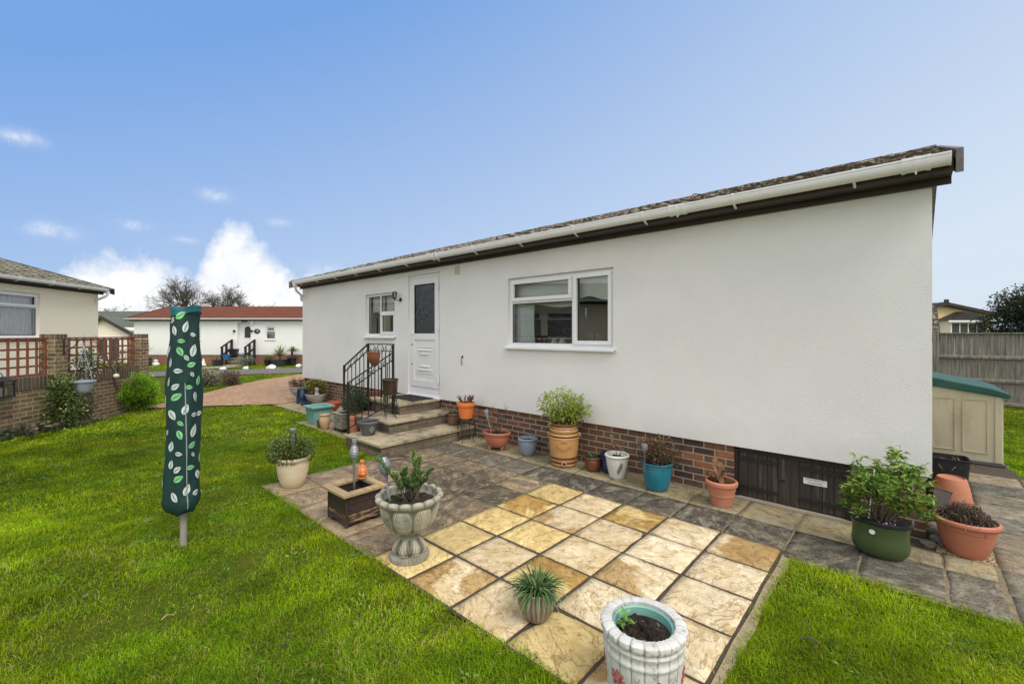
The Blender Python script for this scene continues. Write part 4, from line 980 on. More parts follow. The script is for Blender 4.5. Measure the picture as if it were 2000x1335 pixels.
for o_ in ops:
    w = window(ch, *o_, [(0, 1, 0, .70, 0), (0, 1, .70, 1, 1)])
    drape(o_[0], o_[1], o_[2], o_[3], .17, w, 'net', 'net_curtain', .02, .085)
b = MB(); px = CL-.14; b.tube([(px+.08, yc2, zc2-.07), (px+.08, yc2, zc2-.18), (px+.06, yc2+.05, zc2-.24), (px+.03, -.04, zc2-.34), (px+.03, -.04, zc2-.42), (px+.03, .0, zc2-.47)], .034, 12); b.box(px+.04, px+.12, yc2-.045, yc2+.045, zc2-.13, zc2-.07); b.build('downpipe', 'upvc', ch, smooth=50)
b = MB(); b.poly([(.1, .5, .6), (CL-.1, .5, .6), (CL-.1, .5, 2.9), (.1, .5, 2.9)]); b.build('room', 'dark', ch, fix=False)

# far white home across the road
fo = CW(-23.35, 27); fh = thing('mobile_home', 'far white mobile home with a red tiled roof across the road', 'mobile home', (*fo, 0), YAW)
fx_ = lambda p: (p-1000)/854*27+23.35
fz_ = lambda p: 1.7+(651.5-p)/854*27
zE = 2.60; fops = [(fx_(463.5), fx_(489.5), fz_(692.5), fz_(630.5)), (fx_(519), fx_(537.6), fz_(663), fz_(637.5)), (fx_(345), fx_(392.5), fz_(664), fz_(636.5))]
FL = 15.5; P3 = R(15)
wallmesh(FL, 6.1, fz_(693), zE, fops, 3.05*math.tan(P3), .3).build('wall', 'farwhite', fh, fix=False); plinth(fh, FL, 6.1, -.4, fz_(693), 'redbrick')
roof(fh, FL, 6.1, zE, P3, 'redroof', ov=.25, og=.3, det=False); trim(fh, FL, 6.1, zE, P3, 'blackfascia', 'blackfascia', ov=.25, og=.3, gut='upvc', far=True)
window(fh, *fops[1], [(0, 1, 0, .62, 0), (0, 1, .62, 1, 1)]); w = window(fh, *fops[2], [(0, .5, 0, 1, 0), (.5, 1, 0, 1, 1)])
for o_ in fops[1:]:
    b = MB(); b.poly([(o_[0], .32, o_[2]), (o_[1], .32, o_[2]), (o_[1], .32, o_[2]+(o_[3]-o_[2])*.55), (o_[0], .32, o_[2]+(o_[3]-o_[2])*.55)]); b.build('net_curtain', 'net', fh, fix=False)
b = MB(); b.poly([(.1, 1.2, .3), (FL-.1, 1.2, .3), (FL-.1, 1.2, zE), (.1, 1.2, zE)]); b.build('room', 'dark', fh, fix=False)
b = MB(); x0, x1, z0, z1 = fops[0]; b.box(x0, x0+.25, .19, .28, z0, z1); frame_(b, x0+.25, x1, z0, z1, .05, .18, .26); d = b.build('door', 'upvc', fh)
x0 += .3; x1 -= .05; xm = (x0+x1)/2; b = MB(); b.box(x0, x1, .2, .25, z0+.05, z1-.05)
for k, (wd, hh) in enumerate(((.22, .05), (.18, .03), (.18, .03), (.22, .03))): b.box(xm-wd, xm+wd, .185, .199, z0+.72-k*.16, z0+.72-k*.16+hh)
b.build('door_leaf', 'upvc', d)
def archpts(xc, hw, za, zt, n=12): return [(xc-hw, za), (xc+hw, za)]+[(xc+hw*math.cos(PI*i/n), zt-hw+hw*math.sin(PI*i/n)) for i in range(n+1)]
b = MB(); b.prism(archpts(xm, .23, z0+.98, z1-.18), 'y', .188, .199); p = b.build('pane', 'upvc', d); b = MB(); b.prism(archpts(xm, .19, z0+1.03, z1-.22), 'y', .18, .187); b.build('glazing', 'dark', p)
for px_ in (458.5, 493): 
    b = MB(); b.box(fx_(px_)-.05, fx_(px_)+.05, -.08, -.002, fz_(648), fz_(645.5)); b.lathe([(.03, 0), (.06, .1), (.065, .12), (0, .15)], 8, c=(fx_(px_), -.09, fz_(649))); b.build('lantern', 'iron', fh)
b = MB(); b.prism([(fx_(502.5)+.19*math.cos(a), fz_(647)+.15*math.sin(a)) for a in np.linspace(0, 2*PI, 14)[:-1]], 'y', -.03, -.002); q = b.build('number_plaque', 'iron', fh); text('19', .2, q, (fx_(502.5), -.031, fz_(647)), (PI/2, 0, 0), 'white_paint')
b = MB(); b.box(fx_(473), fx_(483), -.12, -.002, fz_(628.6), fz_(627)); b.build('number_board', 'iron', fh)
b = MB(); b.box(fx_(494), fx_(497.5), -.15, -.03, fz_(631), fz_(628)); b.tube([(fx_(495), -.002, fz_(630)), (fx_(495), -.12, fz_(631)), (fx_(494.5), -.14, fz_(633.5))], .04, 8); b.build('security_lamp', 'upvc', fh)
b = MB(); b.lathe([(.10, 3.2), (.10, 3.62), (.14, 3.64), (.14, 3.72), (.09, 3.75), (.08, 3.84), (0, 3.86)], 14, c=(2.85, 3.05, 0)); b.build('chimney', 'iron', fh, smooth=40)
# its steps and rails
sx0, sx1 = 5.45, 7.42
ss = thing('doorstep', 'three brown steps up to the far white home\'s door', 'steps', (fo[0], fo[1], 0), YAW)
for k in range(3):
    b = MB(); zt = .35-.19*k-.19; i = .25*(2-k)
    b.box(sx0+.72-.12*k, sx1+.0, -.30-.22*k, -.002 if k == 0 else -.305-.22*(k-1), -.5, zt); st = b.build('step', 'stepbrick', ss)
    q = MB(); q.box(sx0+.70-.12*k, sx1+.02, -.32-.22*k, -.004 if k == 0 else -.307-.22*(k-1), zt+.002, zt+.05); q.build('tread', 'pale_concrete', st)
for nm, px0, lab in (('stair_rail', 435.5, 'black wooden rail beside the far steps with a black tub behind'), ('stair_rail', 482, 'black wooden rail on the far steps, nearer the house number')):
    rl = thing('stair_rail', lab, 'railing', (*fo, 0), YAW, 'rails of the far doorstep'); x = fx_(px0)
    A, B = ((6.0, -.1), (5.86, -.78)) if px0 < 450 else ((7.40, -.1), (7.27, -.78))
    for t, zt in ((0, fz_(664)), (.55, fz_(671)), (1, fz_(678))):
        xx, yy = A[0]+(B[0]-A[0])*t+.1, A[1]+(B[1]-A[1])*t; b = MB(); b.box(xx-.05, xx+.05, yy-.05, yy+.05, -.4, zt); b.build('post', 'timber_black', rl)
    for dz in (0, -.5): b = MB(); b.bar((A[0]+.11, A[1]+.05, fz_(663.5)+dz), (B[0]+.08, B[1]-.08, fz_(678.5)+dz), .08, .07 if dz == 0 else .09); b.build('rail', 'timber_black', rl)

# small home with dark green roof, beyond
go = CW(-33.2, 31); gh = thing('mobile_home', 'cream mobile home with grey-green roof and a gabled porch', 'mobile home', (*go, 0), YAW)
wallmesh(16, 6, -.3, 1.95, [], 1.5).build('wall', 'cream', gh, fix=False); plinth(gh, 16, 6, -1.2, -.3, 'redbrick')
roof(gh, 16, 6, 1.95, R(24), 'greenroof', ov=.3, og=.3, det=False)
px_ = (207-1000)/854*29+33.2-.12
pg = MB(); hw = 1.75; zt = 1.7+(651.5-619)/854*29; ze_ = 1.7+(651.5-645)/854*29-.0
pg.prism([(px_-hw, -1.2), (px_+hw, -1.2), (px_+hw, ze_), (px_, zt-.1), (px_-hw, ze_)], 'y', -2.0, -.05); pg.build('porch', 'cream', gh)
b = MB()
for s_ in (-1, 1): b.prism([(px_, zt+.08), (px_+s_*(hw+.35), ze_-.22), (px_+s_*(hw+.35), ze_-.42), (px_, zt-.14)], 'y', -2.28, -2.2)
b.build('barge_board', 'fascia', gh); b = MB()
for s_ in (-1, 1): b.prism([(px_, zt+.06), (px_+s_*(hw+.33), ze_-.24), (px_+s_*(hw+.33), ze_-.36), (px_, zt-.08)], 'y', -2.195, 1.6)
b.build('porch_roof', 'greenroof', gh)
b = MB(); frame_(b, px_-.55, px_+1.15, -.2, 1.45, .09, -2.06, -2.001); b.box(px_+.26, px_+.34, -2.05, -2.002, -.1, 1.36); w = b.build('window', 'upvc', gh)
b = MB(); b.box(px_-.45, px_+1.05, -2.03, -2.003, -.1, 1.36); b.build('pane', 'dark', w)

# yellow home past the fence
yo = CW(28.6, 26); yh = thing('mobile_home', 'yellow gable-fronted mobile home beyond the grey fence', 'mobile home', (*yo, 0), YAW+PI/2)
wallmesh(12, 6.2, .3, 2.75, [], 3.1*math.tan(R(12))).build('wall', 'yellow', yh, fix=False); plinth(yh, 12, 6.2, -.5, .3, 'redbrick')
roof(yh, 12, 6.2, 2.75, R(12), 'greenroof', ov=.4, og=.35, det=False); trim(yh, 12, 6.2, 2.75, R(12), 'blackfascia', 'blackfascia', ov=.4, og=.35, gut='upvc', far=True)
b = MB(); b.box(-.37, -.3, 2.98, 3.22, 3.42, 3.70); b.build('finial', 'blackfascia', yh)
by = lambda p: 28.6-(p-1000)/854*25.4
b = MB(); y0, y1 = by(1920), by(1852); b.box(-.75, -.01, y0, y1, .3, 2.45); bw = b.build('bay_window', 'upvc', yh, bevel=.01)
b = MB(); b.prism([(y0-.25, 2.46), (y1+.25, 2.46), ((y0+y1)/2, 2.98)], 'x', -.9, -.02); b.build('bay_roof', 'blackfascia', bw)
b = MB(); b.prism([(y0-.3, 2.455), (y1+.3, 2.455), (y1+.3, 2.36), (y0-.3, 2.36)], 'x', -.95, -.89); b.build('bay_fascia', 'upvc', bw)
for k in range(4):
    yy = y0+.08+(y1-y0-.08)*k/4; b = MB(); b.box(-.765, -.752, yy, yy+(y1-y0-.2)/4-.04, 1.45, 2.28); b.build('pane', 'dark', bw)
# tile-roofed shed against the boundary
sh = thing('shed', 'pale rendered outbuilding with brown tiled roof beside the grey fence', 'shed', (-3.6, 15.6, 0))
wallmesh(4.08, 3, -.05, 1.62, [], 1.5*math.tan(R(24))).build('wall', 'farwhite', sh, fix=False)
roof(sh, 4.08, 3, 1.66, R(24), 'roof', ov=.2, og=.12, det=False); trim(sh, 4.08, 3, 1.62, R(24), 'blackfascia', 'blackfascia', ov=.2, og=.12, gut='black_plastic', far=True)

# ------------------------------------------------------------------ door steps and iron railing
st = thing('doorstep', 'stepped stone-faced entrance landing below the white house door', 'steps', (0, 0, 0))
def stepblock(x0, x1, y0, y1, z0, z1, nm='step'):
    b = MB(); b.box(x0, x1, y0, y1, z0, z1-.038); s = b.build(nm, 'stepbrick', st)
    return s
def treads(s, x0, x1, y0, y1, z, nx, ny, ov=.025):
    b = MB()
    for i in range(nx):
        for j in range(ny):
            a0, a1 = x0-ov*(i == 0)+(x1+ov*0-x0)*i/nx, x0+(x1-x0)*(i+1)/nx+ov*(i == nx-1); c0, c1 = y0-ov*(j == 0)+(y1-y0)*j/ny, y0+(y1-y0)*(j+1)/ny
            b.box(a0+.003*(i > 0), a1-.003*(i < nx-1), c0+.003*(j > 0), c1-.003*(j < ny-1), z-.037, z+random.uniform(-.002, .002))
    o = b.build('tread', 'treadslab', s, bevel=.005)
S['treadslab'] = mat('step_slab', (.44, .365, .24), (.32, .27, .18), 4, .85, .6, 30, dirt=(.085, .075, .055), dlo=.47, dhi=.66, dscale=2.8)
s = stepblock(-6.29, -5.31, 3.22, 4.94, -.03, .18); treads(s, -6.29, -5.31, 3.22, 4.94, .18, 2, 3)
s = stepblock(-6.75, -5.80, 3.65, 4.935, .181, .36); treads(s, -6.75, -5.80, 3.65, 4.935, .36, 2, 2)
s = stepblock(-7.30, -6.20, 4.10, 4.93, .0, .535); treads(s, -7.30, -6.20, 4.10, 4.93, .535, 2, 2)
s = stepblock(-7.85, -7.33, 4.12, 4.935, -.03, .36); treads(s, -7.85, -7.33, 4.12, 4.935, .36, 1, 2)
s = stepblock(-8.3, -7.88, 4.12, 4.935, -.03, .18); treads(s, -8.3, -7.88, 4.12, 4.935, .18, 1, 2)
dm = MB(); dm.box(-7.0, -6.28, 4.42, 4.86, .5385, .55)
for k in range(9):
    dm.box(-6.985+.078*k, -6.965+.078*k, 4.43, 4.85, .5505, .556)
tag(dm.build('door_mat', 'mat_rubber', bevel=.002), 'black ribbed rubber mat on the top landing at the door', 'door mat')

rl = thing('railing', 'black wrought iron railing with scrolls around the door landing', 'railing', (0, 0, 0))
P1, P2, P3, P4 = (-8.01, 4.06), (-7.125, 4.06), (-6.33, 4.06), (-6.29, 3.255)
def post(p, z0, z1, w=.032):
    b = MB(); b.box(p[0]-w/2, p[0]+w/2, p[1]-w/2, p[1]+w/2, z0, z1); b.box(p[0]-w*.62, p[0]+w*.62, p[1]-w*.62, p[1]+w*.62, z1, z1+.012); b.build('post', 'iron', rl, bevel=.003)
post(P1, -.02, 1.08); post(P2, .0, 1.51); post(P3, .36, 1.51); post(P4, .0, .95)
def vec(p, z): return Vector((p[0], p[1], z))
def railrun(a, za, c, zc_, drop, nb, zb0, zb1, scr):
    A, B = vec(a, za), vec(c, zc_); D = B-A
    q = MB(); q.bar(A-D.normalized()*.02, B+D.normalized()*.02, .034, .014); q.build('handrail', 'iron', rl, bevel=.003)
    q = MB(); q.bar(A-Vector((0, 0, drop)), B-Vector((0, 0, drop)), .018, .012); q.build('rail', 'iron', rl)
    q = MB(); q.bar(vec(a, zb0), vec(c, zb1), .018, .012); q.build('rail', 'iron', rl)
    for i in range(1, nb+1):
        t = i/(nb+1); p = A+D*t; zl_ = zb0+(zb1-zb0)*t
        q = MB(); q.bar((p.x, p.y, zl_), (p.x, p.y, p.z-drop), .012); q.build('baluster', 'iron', rl)
    h = D.copy(); h.z = 0; hl = h.length; h.normalize(); sl = D.z/hl
    for i in range(scr):
        t = (i+.5)/scr; c0 = A+D*t-Vector((0, 0, drop/2)); w = hl/scr*.42
        q = MB()
        def pt(u, v): return c0+h*u+Vector((0, 0, v+u*sl))
        q.tube([pt(w*math.cos(a_), -drop*.42+drop*.88*math.sin(a_)) for a_ in np.linspace(0, PI, 15)], .0055, 5)
        for sg in (-1, 1):
            q.tube([pt(sg*w*(1-.0*a_)+(-sg)*w*.42*(1-math.cos(a_))*math.exp(-a_*.12), -drop*.42+drop*.34*math.sin(a_)*math.exp(-a_*.1)+.012*a_*0) for a_ in np.linspace(0, 7.2, 22)], .005, 5)
        q.build('scroll', 'iron', rl, smooth=60)
railrun(P1, 1.075, P2, 1.515, .115, 5, .25, .62, 4)
railrun(P2, 1.518, P3, 1.522, .115, 6, .62, .62, 3)
railrun(P3, 1.385, P4, .955, .115, 6, .56, .26, 4)

# ------------------------------------------------------------------ pots
def ctr(x, y, r):
    d = math.hypot(x, y); return (x+x/d*r, y+y/d*r)
def soil(parent, r, z, m='soil', sx=1, sy=1, rough=.012, n=26, k=7):
    b = MB(); 
    for i in range(k+1):
        for j in range(n):
            a = 2*PI*j/n; rr = r*i/k
            b.v.append((rr*sx*math.cos(a), rr*sy*math.sin(a), z+(random.gauss(0, rough) if i < k else -.003)))
    for i in range(k):
        for j in range(n): b.f.append((i*n+j, i*n+(j+1) % n, (i+1)*n+(j+1) % n, (i+1)*n+j)); b.mi.append(0)
    return b.build('soil', m, parent, smooth=70)
def potshape(prof, wall=.014, depth=None):
    """Outer profile bottom to rim, then the inner face down to the soil."""
    r, z = prof[-1]; zs = depth if depth is not None else z-.06
    ins = []
    for (a, c) in reversed(prof[:-1]):
        if c > zs and a-wall < r-wall*.3: ins.append((min(a-wall, r-wall), c))
    rz = np.interp(zs, [p[1] for p in prof], [p[0] for p in prof])
    return prof+[(r-wall*.35, z+.003), (r-wall, z-.002)]+ins+[(rz-wall, zs-.01), (.0, zs-.012)]
def pot(label, loc, prof, m, cat='plant pot', soilz=.05, sm='soil', wall=.014, n=44, name='plant_pot', rf=None, sx=1, sy=1, rz=0, group=None, z=0, rot=None, soilrough=.01):
    t = thing(name, label, cat, (loc[0], loc[1], z), rz, group, rot)
    zs = prof[-1][1]-soilz
    b = MB(); b.lathe(potshape(prof, wall, zs), n, rf, sx, sy); b.build('pot', m, t, smooth=38)
    ri = float(np.interp(zs, [p[1] for p in prof], [p[0] for p in prof]))-wall
    if sm: soil(t, ri*.99, zs, sm, sx, sy, soilrough)
    t['_z'] = zs; t['_r'] = ri
    return t
G1 = [(.035, .085, .012), (.06, .125, .016), (.095, .17, .02), (.12, .18, .03)]
def sheath(t, z, r, n, hgt, cols, L=.03, W=.014, clumps=14, rad=None, spread=.26, zc=None, stems=10, m='leaf', sm='twig', shell=.75, lo=.5, hi=1.3, zmin=None, off=(0, 0), flat=1., fold=.25, stemr=.0045):
    rad = rad or (r, r, hgt/2); cz = zc if zc is not None else z+hgt/2
    P, D, dp = clumpcloud(n, (off[0], off[1], cz), rad, clumps, spread, shell, zmin if zmin is not None else z, flat)
    f = leaves('foliage', P, D, L, W, shade(pick(cols, n), dp, lo, hi), t, m, fold)
    if stems:
        b = MB()
        for i in range(stems):
            a = random.uniform(0, 2*PI); q = P[rng.integers(0, n)]
            s = Vector((.25*rad[0]*math.cos(a), .25*rad[1]*math.sin(a), z)); e = Vector(q); mid = s.lerp(e, .5)+Vector((random.gauss(0, .02), random.gauss(0, .02), .03))
            b.tube([s, mid, e], [stemr, stemr*.8, stemr*.4], 5)
        b.build('stem', sm, t)
    return f
# beige glazed pot with box bush
t = pot('rounded beige glazed pot with clipped box bush on the patio corner', ctr(-5.02, 1.955, .10), [(.115, 0), (.125, .008), (.158, .09), (.178, .18), (.181, .235), (.172, .275), (.176, .285), (.192, .295), (.196, .308), (.188, .325)], 'beige_glaze', soilz=.045)
t.scale = (0.91, 0.91, 1)
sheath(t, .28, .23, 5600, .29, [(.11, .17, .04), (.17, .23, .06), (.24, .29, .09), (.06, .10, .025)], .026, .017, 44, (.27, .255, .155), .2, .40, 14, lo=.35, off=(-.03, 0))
# wooden planter
wp = thing('wooden_planter', 'square dark-stained board planter with bare pine rim, on the patio', 'planter', (-3.78, 2.02, 0))
hw = .16
for k in range(3):
    z0 = .035+.083*k
    for i, (dx, dy) in enumerate(((0, -1), (1, 0), (0, 1), (-1, 0))):
        b = MB()
        if dx == 0: b.box(-hw+.001, hw-.001, dy*hw-.009, dy*hw+.009, z0, z0+.079)
        else: b.box(dx*hw-.009, dx*hw+.009, -hw+.012, hw-.012, z0, z0+.079)
        b.build('board', 'planter_worn' if k == 0 else 'planter', wp, bevel=.003)
for dx in (-1, 1):
    for dy in (-1, 1):
        b = MB(); b.box(dx*(hw+.004)-.011, dx*(hw+.004)+.011, dy*(hw+.004)-.011, dy*(hw+.004)+.011, .018, .284); b.build('corner_post', 'planter', wp, bevel=.003)
        b = MB(); b.box(dx*(hw-.03)-.022, dx*(hw-.03)+.022, dy*(hw-.03)-.022, dy*(hw-.03)+.022, 0, .034); b.build('foot', 'timber_black', wp)
o_, i_ = hw+.052, hw-.028
for k in range(4):
    M = Matrix.Rotation(k*PI/2, 4, 'Z'); b = MB(); b.prism([(-o_, -o_), (o_, -o_), (i_, -i_), (-i_, -i_)], 'z', .285, .309); b.v = [tuple(M @ Vector(p)) for p in b.v]; b.build('rim_board', 'rimwood', wp, bevel=.003)
b = MB(); b.box(-hw+.012, hw-.012, -hw+.012, hw-.012, .035, .04); b.build('floor', 'timber_black', wp)
soil(wp, .185, .205, 'soil', .8, .8)
# cast stone urn
def urnrf(a, r, z):
    if z > .40: 
        w = abs(math.sin(a*8+.4))**.6; s = (z-.40)/.05
        return (r*(1+.075*(w-.5)*min(1, s*1.5)), z+.016*(w-.6)*min(1, s*1.2))
    if z > .20:
        u = abs((a*8/(2*PI)) % 1-.5)*2; v = (z-.20)/.20; s = min(1, (z-.20)/.03)*min(1, (.405-z)/.02)
        w = .25+.70*math.sin(PI*min(1, .10+.78*v))**.8; ins = 1/(1+math.exp((u-w)*22))
        ribs = .5+.5*math.cos((u*1.9-v*1.1+.25)*17); mid = math.exp(-(u/.07)**2)
        return r*(1+s*(.085*ins*(1-.35*u)-.03*(1-ins)-.045*ins*ribs*(1-mid)*min(1, u*5)-.03*mid))
    if .045 < z < .145: 
        u = (a*7/(2*PI)) % 1-.5
        return r*(1+.05*math.cos(u*2*PI)+.022*math.cos(abs(u)*9*PI+z*70))
    if .012 < z < .038: return r*(1+.012*math.cos(a*30))
    return r
ux, uy = -2.82, 1.952
U = [(.147, 0), (.15, .012), (.146, .03), (.134, .038), (.118, .043), (.116, .055), (.122, .075), (.116, .10), (.09, .13), (.068, .15), (.058, .165), (.062, .178), (.085, .19), (.10, .2), (.13, .215), (.165, .25), (.19, .30), (.206, .35), (.212, .385), (.214, .40), (.228, .41), (.243, .425), (.246, .442), (.236, .455)]
U2 = []
for (a, c), (d, e) in zip(U[:-1], U[1:]): U2 += [(a+(d-a)*k/6, c+(e-c)*k/6) for k in range(6 if e-c > .016 else 3 if e-c > .009 else 1)] if e-c > .009 else [(a, c)]
U2.append(U[-1])
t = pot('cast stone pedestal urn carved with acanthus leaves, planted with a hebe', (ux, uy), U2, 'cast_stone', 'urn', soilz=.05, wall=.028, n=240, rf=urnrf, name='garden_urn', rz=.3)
t.scale = (1, 1, 1.05)
z0 = .40; P = []; D = []; b = MB()
for k in range(16):
    a = random.uniform(0, 2*PI); h = random.uniform(.16, .27)*(1.3 if k < 6 else .8); x1_, y1_ = random.gauss(-.0, .085), random.gauss(.0, .085)
    s = Vector((random.gauss(0, .03), random.gauss(0, .03), z0)); e = Vector((x1_, y1_, z0+h)); b.tube([s, s.lerp(e, .5)+Vector((0, 0, .02)), e], [.005, .004, .003], 5)
    for q in range(75):
        f = random.uniform(.35, 1); p = s.lerp(e, f)+Vector((0, 0, .02*math.sin(f*PI))); an = q*2.4; P.append(p); D.append((math.cos(an), math.sin(an), .9+random.random()))
b.build('stem', 'twig', t); n = len(P); P = np.array([tuple(p) for p in P])
leaves('foliage', P, np.array(D), .043, .0135, shade(pick([(.085, .17, .045), (.13, .23, .06), (.19, .29, .09)], n), (P[:, 2]-z0)/.15-1, .5, 1.25), t, 'leaf', .3, .05)
for k in range(2):
    P = np.tile(np.array([[-.10+.03*k, -.12+.1*k, z0]]), (9, 1)); a = rng.uniform(0, 2*PI, 9); ribbons('shoot', P, np.stack([np.cos(a)*.5, np.sin(a)*.5, np.ones(9)], 1), rng.uniform(.06, .10, 9), .014, pick([(.14, .24, .05)], 9), t, droop=.8)
# lily pot
def flute(a, r, z): return r*(1+.034*math.sin(a*22)*(1 if z > .01 else 0))
S['lily_glaze'] = mat('fluted_glaze', (.19, .10, .075), (.24, .20, .18), 10, .3, stretch=(1, 1, .25), spec=.6, dirt=(.32, .29, .27), dlo=.52, dhi=.7, dscale=9, point=(.07, .04, .03), plo=.25, phi=.62)
t = pot('small fluted brown-grey glazed pot with arching grassy plant on the yellow slabs', ctr(-1.605, 1.99, .07), [(.06, 0), (.07, .006), (.095, .05), (.112, .10), (.113, .135), (.104, .158), (.109, .17), (.108, .180)], 'lily_glaze', soilz=.02, n=132, rf=flute)
n = 330; a = rng.uniform(0, 2*PI, n); q = rng.uniform(0, .055, n); P = np.stack([q*np.cos(a), q*np.sin(a), np.full(n, .16)], 1); ti = rng.uniform(.15, 1.7, n)
ribbons('foliage', P, np.stack([np.cos(a)*ti, np.sin(a)*ti, np.ones(n)], 1), rng.uniform(.12, .25, n), rng.uniform(.008, .0135, n), pick([(.07, .15, .04), (.12, .21, .065), (.21, .29, .12), (.04, .085, .022)], n), t, droop=1.25, seg=6)
# white stave pot
def stave(a, r, z):
    u = (a*20/(2*PI)) % 1; g = math.exp(-((u-.5)/.05)**2)*1.3
    k = 0
    for c in (.31, .262, .075, .045): k += math.exp(-((z-c)/.011)**2)
    return r*(1-.022*g)+.008*min(k, 1)+(.0015*math.sin(a*23)+.0012*math.sin(a*41) if z > .335 else 0)
prof = [(.135, 0), (.145, .01)]+[(.145+.042*math.sin(min(1, z/.25)*PI/2), z) for z in np.linspace(.02, .325, 46)]+[(.188, .33), (.20, .336), (.206, .35), (.203, .364), (.192, .37)]
bx, by_ = -.915, 1.925
t = pot('large white stave-effect stone pot painted with red flowers, nearest the lawn edge', (bx, by_), prof, 'white_stone', soilz=.055, wall=.042, n=160, rf=stave, name='flower_pot', sm=None)
t.scale = (.95, .95, .985)
b = MB(); pr = [(.10, .20), (.125, .25), (.142, .33), (.146, .342), (.149, .352), (.142, .356), (.134, .35), (.13, .30), (0, .298)]; b.lathe(pr, 48); ip = b.build('inner_pot', 'inner_green', t, smooth=40)
soil(ip, .131, .316, 'soil', rough=.014, n=40, k=12)
n = 22; a = rng.uniform(0, 2*PI, n); hgt = rng.uniform(.32, .395, n)
P = np.stack([-.072+.008*np.cos(a), -.045+.008*np.sin(a), hgt], 1)
leaves('seedling', P, np.stack([np.cos(a), np.sin(a), rng.uniform(.1, .7, n)], 1), .045, .019, pick([(.17, .32, .06), (.23, .40, .09)], n), ip, 'leaf', .2)
def onpot(prof_, rf, a, z, off=.003):
    r = float(np.interp(z, [p[1] for p in prof_], [p[0] for p in prof_])); r = (rf(a, r, z) if rf else r)+off; return (r*math.cos(a), r*math.sin(a), z)
for ci in range(6):
    a0 = ci*2*PI/6+.3; z0 = .17; b = MB()
    for k in range(8):
        th = k*PI/4
        def pp(u, v, off): 
            x, z = u*math.cos(th)-v*math.sin(th), u*math.sin(th)+v*math.cos(th); return onpot(prof, stave, a0+x/.186, z0+z, off)
        ou = [(.012, 0), (.024, .0085), (.040, .0095), (.048, 0), (.040, -.0095), (.024, -.0085)]
        b.add([pp(u, v, .002) for u, v in ou]+[pp(.028, 0, .009)], [(i, (i+1) % 6, 6) for i in range(6)])
    b.lathe([(.013, -.002), (.012, .006), (.006, .010), (0, .011)], 10, M=Matrix.Translation(onpot(prof, stave, a0, z0, 0)) @ Matrix.Rotation(a0, 4, 'Z') @ Matrix.Rotation(PI/2, 4, 'Y'))
    b.build('flower_relief', 'red_paint', t)
    b = MB(); a1 = a0+PI/6
    for k in range(3):
        for sg in (-1, 1):
            z1 = .12+.035*k; b.poly([onpot(prof, stave, a1+sg*.008, z1, .003), onpot(prof, stave, a1+sg*.07, z1+.03, .003), onpot(prof, stave, a1+sg*.075, z1+.036, .003), onpot(prof, stave, a1+sg*.02, z1+.012, .003)])
    b.build('leaf_relief', 'grey_plastic', t, fix=False)

# ---- around the steps
t = pot('dark grey plastic pot with white diamond lattice motif on the lowest step', ctr(-5.93, 3.385, .08), [(.085, 0), (.09, .004), (.142, .175), (.144, .18), (.158, .185), (.16, .205), (.156, .213)], 'grey_plastic', soilz=.03, z=.18)
pr = [(.085, 0), (.09, .004), (.142, .175), (.158, .21)]
b = MB(); a0 = math.atan2(-3.4, 5.9)+.42
for aa in (a0, a0-1.75):
    for i in range(4):
        for j in range(4):
            u, v = (i-1.5)*.0145, (j-1.5)*.0145
            if (i+j) % 2 and (i in (1, 2) and j in (1, 2)): continue
            x, z = (u-v)*.707*1.1, (u+v)*.707*1.25; e = .0055
            b.poly([onpot(pr, None, aa+(x+sx_*e)/.12, .10+z+sz_*e*1.2, .0025) for sx_, sz_ in ((-1, 0), (0, -1), (1, 0), (0, 1))])
b.build('diamond_motif', 'white_paint', t, fix=False)
def wirestand(label, loc, z, r, h, nleg=4):
    t = thing('plant_stand', label, 'plant stand', (loc[0], loc[1], z), .4)
    b = MB(); b.tube([(r*.78*math.cos(a), r*.78*math.sin(a), h) for a in np.linspace(0, 2*PI, 25)], .006, 6); b.tube([(r*.74*math.cos(a), r*.74*math.sin(a), h*.72) for a in np.linspace(0, 2*PI, 25)], .004, 5)
    for k in range(4): a = k*PI/4; b.bar((r*.78*math.cos(a), r*.78*math.sin(a), h), (-r*.78*math.cos(a), -r*.78*math.sin(a), h), .006)
    b.build('ring_top', 'iron', t)
    for k in range(nleg):
        a = 2*PI*k/nleg; c, s = math.cos(a), math.sin(a); b = MB()
        b.tube([(c*rr, s*rr, zz) for rr, zz in ((r*.78, h), (r*.98, h*.86), (r*.98, h*.62), (r*.86, h*.3), (r*.80, h*.1), (r*.88, .012), (r*1.0, .006))], .0065, 6); b.build('leg', 'iron', t, smooth=60)
        for d in (-1, 1):
            b = MB(); b.tube([((r*.86)*math.cos(a+d*(.08+.16*(1-math.cos(q))*math.exp(-q*.12))), (r*.86)*math.sin(a+d*(.08+.16*(1-math.cos(q))*math.exp(-q*.12))), h*.82+h*.13*math.sin(q)*math.exp(-q*.12)) for q in np.linspace(0, 7, 18)], .004, 4); b.build('scroll', 'iron', t)
    return t
wirestand('black scrolled wire stand on the middle step under a dark brown pot', (-6.10, 3.86), .36, .125, .37)
pot('dark brown glazed straight pot on the wire stand by the railing post', (-6.10, 3.86), [(.10, 0), (.104, .006), (.11, .02), (.118, .205), (.13, .21), (.131, .235), (.125, .24)], 'dark_glaze', soilz=.05, z=.738, sm='soil')
